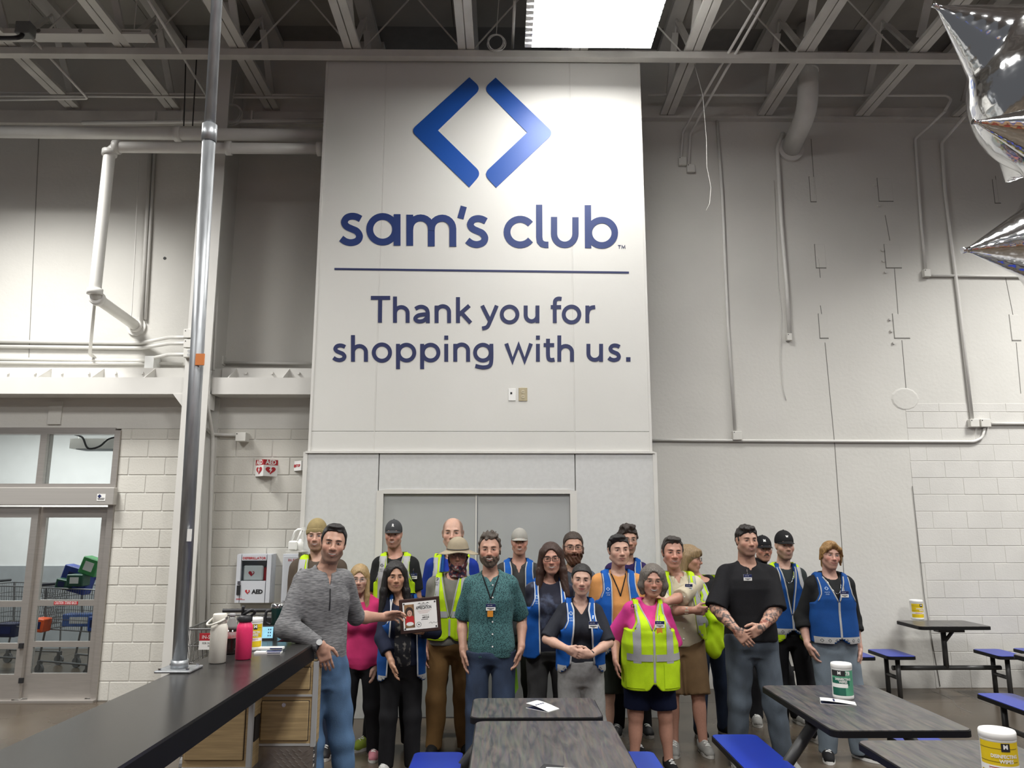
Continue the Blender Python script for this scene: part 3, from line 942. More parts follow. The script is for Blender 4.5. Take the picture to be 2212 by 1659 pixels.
# level conduits on the left wall with bends up to the column boxes
for i, (y0, y1, bx) in enumerate(((738, 729, 0), (749, 742, 1), (776, 766, 2))):
    run('conduit', ('top', 'second', 'third')[i] + ' of the level conduits on the left wall leading to the column boxes',
        [W(-40, y0 - 1, YU - .03), W(305, y0 + 3, YU - .03), W(365, y1, YU - .3), W(404, y1, YL - .32)], .020, cat='conduit')
run('conduit', 'lowest level conduit on the left wall below the other three', [W(-40, 783, YU - .03), W(395, 786, YU - .03)], .018, cat='conduit')
for i, (y0, y1) in enumerate(((713, 732), (735, 753), (755, 774))):
    a, c = W(401, y0, YL - .36), W(423, y1, YL - .36)
    r_ = thing('junction_box', ('upper white junction box on the steel column', 'middle white junction box on the steel column', 'lower outlet box with two sockets on the steel column')[i], 'box', ((a.x + c.x) / 2, YL - .36, c.z))
    loc_of(r_, MB().box((a.x, YL - .41, c.z), (c.x, YL - .352, a.z), bev=.004), 'enclosure', M_offwhite)
    if i == 2:
        for dz in (-.02, .02):
            q = Vector(((a.x + c.x) / 2, YL - .412, (a.z + c.z) / 2 + dz)); loc_of(r_, MB().tube([q, q + Vector((0, .004, 0))], .016, 10), 'socket', M_grey)
    else:
        q = Vector((a.x + .02, YL - .412, a.z - .02)); loc_of(r_, MB().tube([q, q + Vector((0, .004, 0))], .006, 6), 'screw', M_black)
# vertical conduits either side of the column
for k, (pts, r_, lb) in enumerate((([(325, 320), (305, 705)], .022, 'left of two wall conduits dropping left of the column'), ([(334, 320), (314, 690)], .016, 'right of two wall conduits dropping left of the column'))):
    run('conduit', lb, [W(x, y, YU - .03) for x, y in pts], r_, cat='conduit')
for k, (x0, x1) in enumerate(((474, 448), (480, 455), (487, 461))):
    run('conduit', ('first', 'second', 'third')[k] + ' conduit from the right of the pole running down the wall beside the column', [W(x0, 300, YU - .05), W(x1, 800, YL - .08 if k != 1 else YL - .1)], .014, cat='conduit')
jb = lambda name, label, x0, y0, x1, y1, Y, d=.06: (lambda a, c, r_: (loc_of(r_, MB().box((a.x, Y - d, c.z), (c.x, Y - .001, a.z), bev=.004), 'enclosure', M_offwhite), loc_of(r_, MB().tube([Vector((a.x + .015, Y - d - .003, a.z - .015)), Vector((a.x + .015, Y - d + .002, a.z - .015))], .006, 6), 'screw', M_black)))(W(x0, y0, Y - d), W(x1, y1, Y - d), thing(name, label, 'box', W((x0 + x1) / 2, y1, Y)))
jb('junction_box', 'white junction box right of the column above the beam', 459, 768, 481, 787, YU, .1)
run('conduit', 'white conduit from the box above the beam to the tower', [W(481, 783, YU - .05), W(690, 786, YU - .05)], .016, cat='conduit')
run('conduit', 'bent white conduit curving down to the square box on the blockwork', [W(455, 800, YL - .1), W(440, 870, YL - .10), W(441, 920, YL - .06), W(458, 938, YL - .04), W(510, 940, YL - .04)], .016, cat='conduit')
run('conduit', 'long white conduit on the blockwork beside the column down to the counter', [W(451, 800, YL - .3), W(449, 880, YL - .30), W(460, 945, YL - .03), W(452, 1200, YL - .03), W(448, 1420, YL - .03)], .019, cat='conduit')
run('conduit', 'thin conduit in the dark gap behind the column', [W(437, 870, YL - .04), W(425, 1400, YL - .04)], .014, cat='conduit')
jb('junction_box', 'square white junction box high on the block wall', 509, 934, 530, 953, YL, .13)
# grey box and cord at the upper left
q0, q1 = W(33, 44, 7.0), W(62, 70, 7.0)
r_ = thing('electrical_box', 'grey electrical box with black cord hanging at the upper left corner', 'box', (q0 + q1) / 2)
loc_of(r_, MB().box((q0.x, 7.0, q1.z), (q1.x, 7.12, q0.z), bev=.008), 'enclosure', mat('grey_box', (.16, .165, .16), .5))
loc_of(r_, MB().tube(cat_rom([W(48, 70, 7.05), W(46, 78, 7.0), W(30, 82, 6.9), W(-20, 82, 6.9)], 5), .022, 8), 'cord', M_dark, True)
q0, q1 = W(-20, 60, 7.15), W(322, 74, 7.15)
r_ = thing('strip_light', 'long unlit white strip fixture under the ceiling at upper left', 'light', (q0 + q1) / 2)
loc_of(r_, MB().box((q0.x, 7.15, q1.z), (q1.x, 7.30, q0.z), bev=.004), 'housing', M_steel)
for px in (83, 173):
    q = W(px, 66, 7.149); loc_of(r_, MB().tube([q, q + Vector((0, .004, 0))], .022, 10), 'knockout', M_joint)
loc_of(r_, MB().box((W(232, 66, 7.15).x, 7.146, W(232, 67, 7.15).z - .004), (W(305, 66, 7.15).x, 7.15, W(232, 67, 7.15).z + .004)), 'slot', M_joint)
for px in (60, 290):
    q = W(px, 62, 7.2); loc_of(r_, MB().tube([q, (q.x, q.y, zc - .02)], .006, 6), 'hanger', M_steel)
# coiled cables
for (cx_, cy_, rr_, Y, lb) in ((1072, 92, 19, 7.3, 'coil of white cable hanging left of the bright light'), (500, 247, 22, 8.1, 'coil of white cable beside the galvanised pole')):
    c0 = W(cx_, cy_, Y); R_ = rr_ * Y / FPX * 1.15
    mb = MB()
    for k in range(4):
        ph = random.random() * 6
        mb.tube([c0 + Vector(((R_ - .006 * k) * math.cos(a_ / 24 * 2 * math.pi) + .006 * math.sin(ph), .02 * math.sin(ph + a_ / 24 * 6.283), (R_ - .005 * k) * math.sin(a_ / 24 * 2 * math.pi) * 1.05 + .006 * math.cos(ph))) for a_ in range(24)], .004, 5, closed=True)
    mb.tube([c0 + Vector((0, 0, R_)), c0 + Vector((.03, .02, R_ + .5))], .004, 5)
    tag(mb.build('cable_coil', M_steel), lb, 'cable')
# ---- right wall services
duct = run('vent_duct', 'round white vent duct bending from the roof into the right wall', [W(1743, 60, 8.15), W(1746, 235, 8.05), W(1708, 322, YR - .002)], .115, cat='duct', couplings=[], n=20)
q = W(1707, 324, YR)
for nm_, pts in (('seam_ring', [W(1745, 150, 8.1), W(1745, 156, 8.1)]),):
    loc_of(duct, MB().tube(pts, .12, 20), nm_, M_pipe, True)
loc_of(duct, MB().tube([q + Vector((0, -.04, 0)), q + Vector((0, -.002, 0))], .155, 22), 'wall_flange', M_pipe)
cd = lambda lb, pts, r_=.016, Y=None: run('conduit', lb, [W(x, y, (YR - .025) if len(p_) == 2 else p_[2]) for p_ in pts for (x, y) in (p_[:2],)], r_, cat='conduit')
cd('tall white conduit dropping to the square box right of the tower', [(1549, 262), (1560, 420), (1572, 700), (1588, 935)], .018)
cd('white conduit beside the vent duct dropping to a small fitting', [(1692, 287), (1679, 320), (1688, 480), (1698, 600), (1706, 722)], .024)
cd('tall white conduit at right reaching the upper outlet box', [(2042, 240, 8.2), (1977, 300), (1990, 480), (2000, 585)], .016)
cd('tall white conduit at far right dropping to the lower boxes', [(2085, 250, 8.2), (2034, 308), (2042, 420), (2070, 640), (2100, 905)], .020)
cd('long level white conduit along the right wall', [(1400, 950), (1500, 951), (1800, 953), (2105, 954), (2122, 945), (2127, 925)], .016)
cd('level conduit from the upper outlet box to the right', [(2005, 595), (2260, 598)], .015)
cd('level conduit from the lower boxes to the right', [(2140, 915), (2260, 915)], .016)
cd('left of two conduits curving down to the small boxes beside the tower', [(1640, 0, 6.6), (1500, 240, 8.4), (1475, 285), (1471, 340)], .014)
cd('right of two conduits curving down to the small boxes beside the tower', [(1655, 0, 6.6), (1515, 245, 8.4), (1491, 290), (1488, 355)], .014)
cd('white conduit running along the truss right of the bright light', [(1535, 0, 6.8), (1455, 200, 8.4)], .014)
cd('white conduit under the trusses curving back at right', [(1400, 205, 8.4), (1900, 206, 8.4), (2045, 206, 8.4), (2055, 215, 8.4), (2042, 238, 8.4)], .016)
cd('thin white pipe left of the bright light in front of the deck', [(1112, 0, 6.9), (1107, 104, 7.5)], .016)
jb('junction_box', 'upper of two small boxes on the wall beside the tower', 1466, 338, 1484, 356, YR, .05)
jb('junction_box', 'lower of two small boxes on the wall beside the tower', 1484, 354, 1502, 371, YR, .05)
jb('junction_box', 'square white box on the level conduit of the right wall', 1583, 931, 1604, 950, YR, .07)
jb('junction_box', 'small white fitting ending the conduit below the duct', 1700, 720, 1712, 735, YR, .06)
jb('junction_box', 'upper outlet box at the top right of the right wall', 1996, 581, 2012, 597, YR, .06)
jb('junction_box', 'left of the two lower boxes at the far right', 2096, 905, 2117, 922, YR, .07)
jb('junction_box', 'right of the two lower boxes with sockets at the far right', 2119, 905, 2142, 922, YR, .07)
run('loose_wire', 'thin white loose wire dangling from the trusses right of the tower', [Vector((2.07, 7.6, zbc + .01))] + [W(x, y, 7.6) for x, y in ((1518, 205), (1526, 300), (1527, 360), (1536, 405), (1533, 440), (1526, 454))], .004, cat='cable', n=6)
run('loose_wire', 'thin wire hanging down the right wall below the duct', [W(x, y, YR - .008) for x, y in ((1672, 390), (1680, 600), (1688, 680), (1687, 780), (1692, 840), (1698, 865))], .004, cat='cable', n=5)

# ================================================================== SIGNS AND CABINETS ON THE BLOCK WALL
def heart(cx, cz, s, Y, u=Vector((1, 0, 0))):
    pts = []
    for i in range(28):
        t_ = 2 * math.pi * i / 28
        pts.append((16 * math.sin(t_) ** 3 / 17, (13 * math.cos(t_) - 5 * math.cos(2 * t_) - 2 * math.cos(3 * t_) - math.cos(4 * t_)) / 17))
    o = Vector((cx, Y, cz))
    return [o + u * (x * s) + Vector((0, 0, z * s)) for x, z in pts]


def bolt2(o, s, u):
    return [o + u * (x * s) + Vector((0, 0, z * s)) for x, z in ((.1, .75), (-.45, -.05), (-.05, -.05), (-.3, -.75), (.45, .15), (.05, .15), (.35, .75))]


a0, a1, a2 = W(556, 993, YL - .13), W(570, 993, YL - .13), W(600, 994, YL - .02)
aed = thing('aed_sign', 'red and white V shaped AED sign with heart and bolt on the block wall', 'sign', W(577, 1028, YL))
zt_, zb_ = W(570, 992, YL - .13).z, W(570, 1028, YL - .13).z
ap = Vector((a1.x, YL - .13, 0))
for (e, nm_) in ((Vector((W(553, 993, YL - .005).x, YL - .005, 0)), 'l'), (Vector((a2.x, YL - .005, 0)), 'r')):
    u = (e - ap); Lw = u.length; u.normalize()
    nrm = Vector((-u.y, u.x, 0)); nrm = nrm if nrm.y < 0 else -nrm
    P = lambda s_, z, d=0.0: Vector((ap.x + u.x * s_, ap.y + u.y * s_, z)) + nrm * d
    zs = zt_ - (zt_ - zb_) * .33
    loc_of(aed, MB().prism([P(0, zb_), P(Lw, zb_), P(Lw, zs), P(0, zs)], -nrm * .004), 'white_field', M_white)
    loc_of(aed, MB().prism([P(0, zs), P(Lw, zs), P(Lw, zt_), P(0, zt_)], -nrm * .004), 'red_field', M_red)
    uu = u if u.x > 0 else -u
    mid = P(Lw * .5, (zs + zt_) / 2, .002)
    mb = MB(); put_text(mb, 'AED', mid, .066, u=uu, width=Lw * .74, bold=.002); loc_of(aed, mb, 'lettering', M_white)
    hc = P(Lw * .5, zb_ + (zs - zb_) * .55, .002)
    mb = MB(); pts = [hc + uu * ((q_.x - 0) * Lw * .38) + Vector((0, 0, q_.z * (zs - zb_) * .40)) for q_ in heart(0, 0, 1, 0)]
    loc_of(aed, mb.prism(pts, nrm * .001), 'heart', M_red)
    mb = MB(); pts = bolt2(hc + nrm * .002, 1, uu)
    pts = [hc + nrm * .0025 + uu * ((q_ - hc - nrm * .002).dot(uu) * .045) + Vector((0, 0, (q_ - hc).z * .05)) for q_ in pts]
    loc_of(aed, mb.prism(pts, nrm * .001), 'bolt', M_white)
s0, s1, s2 = W(636, 996, YL - .005), W(651, 995, YL - .10), W(690, 996, YL - .005)
sts = thing('stop_sign', 'small white V shaped STOP sign half hidden by the tower edge', 'sign', W(652, 1016, YL))
zt_, zb_ = W(651, 995, YL - .1).z, W(651, 1016, YL - .1).z
for e in (s0, s2):
    ap = Vector((s1.x, YL - .1, 0)); ee = Vector((e.x, YL - .005, 0)); u = (ee - ap); Lw = u.length; u.normalize()
    nrm = Vector((-u.y, u.x, 0)); nrm = nrm if nrm.y < 0 else -nrm
    P = lambda s_, z, d=0.0: Vector((ap.x + u.x * s_, ap.y + u.y * s_, z)) + nrm * d
    loc_of(sts, MB().prism([P(0, zb_), P(Lw, zb_), P(Lw, zt_), P(0, zt_)], -nrm * .004), 'field', M_white)
    uu = u if u.x > 0 else -u
    c_ = P(Lw * (.42 if e is s2 else .6), (zt_ + zb_) / 2, .002)
    mb = MB(); put_text(mb, 'STOP', c_ + uu * .02, .036, u=uu, bold=.002); loc_of(sts, mb, 'lettering', M_red)
    o_ = P(Lw * (.18 if e is s2 else .88), (zt_ + zb_) / 2, .002)
    loc_of(sts, MB().prism([o_ + uu * (.018 * math.cos(k * math.pi / 4 + .39)) + Vector((0, 0, .018 * math.sin(k * math.pi / 4 + .39))) for k in range(8)], nrm * .001), 'octagon', M_red)

Yc = YL - .16
c0, c1 = W(512, 1197, Yc), W(582, 1303, Yc)
M_cab = mat('cabinet_grey_white', (.57, .59, .63), .4, var=.03)
cb_ = thing('defibrillator_cabinet', 'white wall cabinet holding a defibrillator behind a window on the block wall', 'cabinet', ((c0.x + c1.x) / 2, YL, c1.z))
wz = lambda f_: c0.z - (c0.z - c1.z) * f_
wx = lambda f_: c0.x + (c1.x - c0.x) * f_
fr = [(0, 0, .14, 1), (.86, 0, 1, 1), (.14, 0, .86, .13), (.14, .55, .86, 1)]
loc_of(cb_, MB().box((c0.x, Yc + .045, c1.z), (c1.x, YL - .002, c1.z + .02)).box((c0.x, Yc + .045, c0.z - .02), (c1.x, YL - .002, c0.z)).box((c0.x, Yc + .045, c1.z + .0201), (c0.x + .015, YL - .002, c0.z - .0201)).box((c1.x - .015, Yc + .045, c1.z + .0201), (c1.x, YL - .002, c0.z - .0201)).box((c0.x + .016, YL - .02, c1.z + .021), (c1.x - .016, YL - .003, c0.z - .021)), 'body', M_cab)
mb = MB()
for (xa_, za_, xb2, zb2) in fr: mb.box((wx(xa_) + .004, Yc, wz(zb2) + (.004 if zb2 == 1 else 0)), (wx(xb2) - .004, Yc + .04, wz(za_) - (.004 if za_ == 0 else 0)))
dd = loc_of(cb_, mb, 'door', M_cab)


def sub(par, root, mb, name, m, smooth=False):
    return mb.build(name, m, par, smooth)


sub(dd, cb_, MB().box((wx(.14), Yc + .02, wz(.55)), (wx(.86), Yc + .024, wz(.13))), 'window', M_glass)
mb = MB(); put_text(mb, 'DEFIBRILLATOR', (wx(.5), Yc - .002, wz(.085)), .034, width=(c1.x - c0.x) * .66, bold=.001); sub(dd, cb_, mb, 'lettering', M_red)
mb = MB(); put_text(mb, 'AED', (wx(.64), Yc - .002, wz(.77)), .055, width=(c1.x - c0.x) * .32, bold=.003); sub(dd, cb_, mb, 'lettering', M_ink)
sub(dd, cb_, MB().prism(heart(wx(.36), wz(.765), .026, Yc - .003), (0, .002, 0)), 'heart', M_red)
sub(dd, cb_, MB().prism(bolt2(Vector((wx(.375), Yc - .005, wz(.76))), .022, Vector((1, 0, 0))), (0, .002, 0)), 'bolt', M_white)
sub(dd, cb_, MB().box((wx(.06), Yc - .01, wz(.83)), (wx(.16), Yc, wz(.64))), 'handle', M_black)
sub(dd, cb_, MB().box((wx(.07), Yc - .008, wz(.62)), (wx(.15), Yc, wz(.55))), 'latch', M_chrome)
mb = MB(); mb.box((wx(.05), Yc - .001, wz(.915)), (wx(.22), Yc, wz(.905))).box((wx(.05), Yc - .001, wz(.93)), (wx(.30), Yc, wz(.922))); sub(dd, cb_, mb, 'print', M_red)
df = thing('defibrillator', 'white defibrillator case with red heart inside the wall cabinet', 'defibrillator', ((wx(.45)), YL - .08, wz(.56)))
loc_of(df, MB().box((wx(.16), Yc + .05, wz(.56)), (wx(.72), YL - .03, wz(.24)), bev=.012), 'case', M_white)
loc_of(df, MB().box((wx(.73), Yc + .08, wz(.56)), (wx(.84), YL - .03, wz(.28))), 'side_bag', M_red)
loc_of(df, MB().prism(heart(wx(.40), wz(.40), .032, Yc + .046), (0, .003, 0)), 'heart', M_red)
loc_of(df, MB().prism(bolt2(Vector((wx(.44), Yc + .044, wz(.385))), .024, Vector((1, 0, 0))), (0, .002, 0)), 'bolt', M_white)
c0, c1 = W(609, 1197, Yc), W(676, 1303, Yc)
c2_ = thing('wall_cabinet', 'second white wall cabinet half hidden behind the man in the beanie', 'cabinet', ((c0.x + c1.x) / 2, YL, c1.z))
loc_of(c2_, MB().box((c0.x, Yc + .045, c1.z), (c1.x, YL - .002, c0.z), bev=.004), 'body', M_cab)
dd = loc_of(c2_, MB().box((c0.x + .02, Yc, c1.z + .02), (c1.x - .02, Yc + .04, c0.z - .02), bev=.004), 'door', M_cab)
mb = MB(); put_text(mb, 'BLEEDING', ((c0.x + c1.x) / 2, Yc - .002, c0.z - .06), .034, width=(c1.x - c0.x) * .6); sub(dd, c2_, mb, 'lettering', M_red)
# gallon jug pump dispenser on a small bracket
jq = W(640, 1190, 7.35)
jg = thing('jug', 'white plastic jug with handle standing on a bracket by the tower corner', 'jug', jq)
jz = lambda py: W(640, py, 7.35).z
jx = lambda px: W(px, 1170, 7.35).x
loc_of(jg, MB().box((jx(627), 7.28, jz(1189)), (jx(645), 7.42, jz(1168)), bev=.012), 'body', M_white)
loc_of(jg, MB().tube([W(630, 1168, 7.35), W(638, 1148, 7.35), W(644, 1144, 7.35), W(654, 1144, 7.35)], .012, 8).tube([W(643, 1168, 7.35), W(652, 1146, 7.35)], .012, 8), 'handle', M_white, True)
loc_of(jg, MB().tube([W(655, 1146, 7.35), W(655, 1139, 7.35)], .018, 10), 'cap', M_white)
loc_of(jg, MB().lathe([(.02, 0), (.03, .01), (.03, .07), (.015, .09), (.012, .1)], 12, c=(jx(650), 7.33, jz(1188))), 'bottle', M_white, True)
loc_of(jg, MB().box((jx(622), 7.28, jz(1192)), (jx(660), YT - .025, jz(1190))), 'bracket', M_steel)
# ================================================================== COUNTER
M_ctop = mat('black_laminate', (0.030, 0.029, 0.028), .26, var=.25, scale=60)
M_cedge = mat('black_fascia', (0.006, 0.006, 0.007), .5, spec=.2)
M_oak = mat('pale_oak_laminate', (0.44, 0.32, 0.165), .45, var=.28, scale=3.5, stretch=(1.2, 1, 26), detail=8)
M_tread = mat('tread_plate', (.36, .34, .32), .35, metal=.8, var=.25, scale=14)
zct = 1.06
cxa, cxb = -1.578, -1.122
cy0, cy1 = 1.25, 5.42
ct = thing('counter', 'long black laminate counter running towards the door at left', 'counter', ((cxa + cxb) / 2, cy0, 0))
cyn, cxn = 4.80, -1.36                # the far right corner is cut back where the man stands
outl = [(cxa, cy0), (cxb, cy0), (cxb, cyn), (cxb - .03, cyn + .03), (cxn, cyn + .03), (cxn, cy1), (cxa, cy1)]
loc_of(ct, MB().prism([(x, y, zct - .012) for x, y in outl], (0, 0, .012)), 'worktop', M_ctop)
loc_of(ct, MB().prism([(x, y, zct - .098) for x, y in outl], (0, 0, .0858)), 'fascia', M_cedge)
Ya, Yb = 4.60, 4.76
for (nm, lb, x0, x1, Yf, Ye, grooves, rails, lockpx) in (
        ('cabinet', 'pale oak drawer cabinet under the far end of the counter beside the man in jeans', W(560, 1560, Yb).x, W(681, 1560, Yb).x, Yb, Yb + .10,
         [(None, 1490), (1513, 1600)], [(1500, 1504.5), (1606, 1611)], (613, 1523)),
        ('cabinet', 'pale oak cabinet under the counter left of the drawer cabinet with a black slot', -1.78, W(545, 1560, Ya).x, Ya, 4.9,
         [(None, 1642)], [(1657, 1661)], None)):
    cbt = thing(nm, lb, 'cabinet', ((x0 + x1) / 2, Yf, 0))
    zf = lambda py: W(600, py, Yf).z
    zpl = zf(1612) if lockpx else zf(1664)
    loc_of(cbt, MB().box((x0, Yf, zpl), (x1 - .002, Ye, zct - .1)), 'body', M_oak)
    loc_of(cbt, MB().box((x0 + .005, Yf - .004, 0), (x1 - .004, Ye - .01, zpl - .001)), 'kick_plate', M_tread)
    mb = MB()
    zz0 = .01
    while zz0 < zpl - .01:
        xx = x0 + .01 + (0.02 if int(zz0 * 1000 / 22) % 2 else 0)
        while xx < x1 - .02:
            sgn = 1 if int(xx * 1000 / 20 + zz0 * 1000 / 22) % 2 else -1
            mb.bar((xx - .010, Yf - .005, zz0 - sgn * .006), (xx + .010, Yf - .005, zz0 + sgn * .006), .004, .004, up=(0, 1, 0))
            xx += .036
        zz0 += .020
    yy = Yf + .02
    while yy < Ye - .05:
        zz0 = .02
        while zz0 < zpl - .01:
            sgn = 1 if int(yy * 1000 / 36 + zz0 * 1000 / 26) % 2 else -1
            mb.bar((x1 - .003, yy - .010, zz0 - sgn * .006), (x1 - .003, yy + .010, zz0 + sgn * .006), .004, .004, up=(1, 0, 0))
            zz0 += .026
        yy += .036
    tag(loc_of(cbt, mb, 'tread_lugs', M_tread), kind='stuff')
    loc_of(cbt, MB().box((x1 - .022, Yf - .008, 0 if not lockpx else zpl - .002), (x1 + .004, Yf + .02, zct - .1)), 'corner_trim', M_grey)
    for (g0, g1) in grooves:
        zt_ = zct - .13 if g0 is None else zf(g0)
        d_ = loc_of(cbt, MB().box((x0 + .012, Yf - .012, zf(g1) + .003), (x1 - .04, Yf - .001, zt_ - .003), bev=.003), 'drawer', M_oak)
        if lockpx and g0:
            q = W(lockpx[0], lockpx[1], Yf - .014)
            sub(d_, cbt, MB().tube([q, q + Vector((0, .012, 0))], .012, 12).tube([q + Vector((0, -.002, 0)), q], .006, 10), 'lock', M_chrome)
        loc_of(cbt, MB().box((x0 + .010, Yf - .0015, zf(g1)), (x1 - .037, Yf + .002, zt_)), 'shadow_gap', M_ink)
    for (r0, r1) in rails:
        loc_of(cbt, MB().box((x0, Yf - .006, zf(r1)), (x1 - .022, Yf + .01, zf(r0))), 'rail', M_grey)
    if not lockpx:
        z0_, z1_ = W(552, 1600, Ya + .06).z, W(552, 1547, Ya + .06).z
        loc_of(cbt, MB().box((x1 - .004, Ya + .035, z0_), (x1 + .006, Ya + .125, z1_)), 'outlet_slot', M_black)
    else:
        loc_of(cbt, MB().box((x1 - .001, Yf + .03, zpl + .02), (x1 + .004, Ye - .01, zct - .14)), 'side_panel', M_oak)

# galvanised pole standing on the counter
pb = GZ(383, 1450, zct)
ptop = Vector((0, 0, 0))
A_ = pb + Vector((0, .02, 0))
rp_ = 26 / 1662 * 3.95 / 2 * 1.12
topz = zc - .02
pole = thing('galvanised_pole', 'galvanised steel pole rising from a flange on the counter to the roof', 'pole', pb)
tx = W(466, 300, A_.y + .0).x
q1 = W(452, 292, A_.y)
tilt = Vector((q1.x - A_.x, 0, q1.z - A_.z))
top = A_ + tilt * ((topz - A_.z) / tilt.z)
loc_of(pole, MB().tube([A_ + Vector((0, 0, .01)), q1], rp_, 20), 'lower_tube', M_galv, True)
loc_of(pole, MB().tube([q1, top], rp_ * .86, 20), 'upper_tube', M_galv, True)
loc_of(pole, MB().tube([q1 - tilt.normalized() * .04, q1 + tilt.normalized() * .06], rp_ * 1.14, 20), 'coupling', M_galv, True)
loc_of(pole, MB().box((A_.x - .085, A_.y - .085, zct + .001), (A_.x + .085, A_.y + .085, zct + .012), bev=.003), 'base_plate', M_galv)
loc_of(pole, MB().tube([A_ + Vector((0, 0, .012)), A_ + Vector((0, 0, .05))], rp_ * 1.18, 20), 'collar', M_galv, True)
for dx in (-.065, .065):
    for dy in (-.065, .065):
        loc_of(pole, MB().tube([A_ + Vector((dx, dy, .012)), A_ + Vector((dx, dy, .022))], .009, 8), 'bolt', M_chrome)
q = W(431, 776, A_.y - .04)
loc_of(pole, MB().box((q.x - .022, A_.y - rp_ - .004, q.z - .03), (q.x + .022, A_.y - rp_ + .006, q.z + .03)), 'orange_tape', mat('orange_tape', (.62, .20, .05), .6))
q = W(407, 1156, A_.y - .04)
loc_of(pole, MB().box((q.x - .008, A_.y - rp_ - .003, q.z - .03), (q.x + .012, A_.y - rp_ + .006, q.z + .03)), 'barcode_label', M_white)

# ---- flasks, bottles and papers on the counter
M_cream = mat('cream_powder_coat', (.70, .67, .60), .45, var=.05, scale=200)
M_pink = mat('pink_powder_coat', (.80, .035, .15), .42, var=.06, scale=200)
g = GZ(469, 1432, zct)
fk = thing('flask', 'cream steel flask with strap handle standing on the counter', 'flask', g)
MB().lathe([(.034, 0), (.042, .006), (.043, .15), (.042, .175), (.036, .190), (.033, .195)], 28).build('body', M_cream, fk, True)
MB().lathe([(.033, .195), (.035, .197), (.035, .238), (.031, .243), (.01, .244)], 28).build('lid', M_cream, fk, True)
MB().tube(cat_rom([(.038, -.005, .222), (.01, -.045, .205), (-.035, -.045, .190), (-.06, -.01, .195), (-.036, .02, .222)], 5), .0055, 8).build('strap', M_cream, fk, True)
MB().tube([(.036, -.014, .222), (.041, -.016, .222)], .008, 10).build('rivet', M_chrome, fk)
g = GZ(525, 1424, zct)
fk = thing('flask', 'hot pink steel flask with black spout lid standing on the counter', 'flask', g)
MB().lathe([(.034, 0), (.041, .005), (.0415, .155), (.039, .172), (.031, .184), (.030, .19)], 28).build('body', M_pink, fk, True)
MB().lathe([(.034, .19), (.036, .192), (.036, .215), (.028, .222), (.01, .223)], 24).build('lid', M_dark, fk, True)
MB().tube(cat_rom([(-.02, 0, .222), (.01, -.01, .238), (.035, -.01, .25), (.05, -.01, .245), (.045, 0, .232), (.03, 0, .22)], 5), .008, 8).build('handle', M_dark, fk, True)
MB().tube([(-.016, 0, .222), (-.016, 0, .262), (-.012, 0, .268)], .008, 10).build('spout', M_dark, fk, True)
MB().tube([(-.034, -.012, .205), (-.038, -.016, .205)], .008, 10).build('rivet', M_chrome, fk)
g = GZ(497, 1413, zct)
fk = thing('cola_bottle', 'dark cola bottle with silver grey cap behind the two flasks', 'bottle', g)
M_cola = mat('cola', (.012, .006, .005), .12)
MB().lathe([(.026, 0), (.032, .01), (.032, .035), (.028, .055), (.032, .08), (.033, .135)], 20).build('bottle', M_cola, fk, True)
MB().lathe([(.033, .135), (.031, .150), (.016, .185), (.014, .2)], 20).build('neck', mat('clear_plastic_grey', (.25, .25, .24), .2), fk, True)
MB().lathe([(.0335, .085), (.0338, .086), (.0338, .118), (.0335, .119)], 20).build('label', mat('cola_label', (.35, .30, .30), .4, color2=(.4, .03, .03), scale=30), fk, True)
MB().lathe([(.016, .198), (.016, .214), (.012, .215)], 16).build('cap', mat('grey_cap', (.35, .35, .36), .4), fk, True)


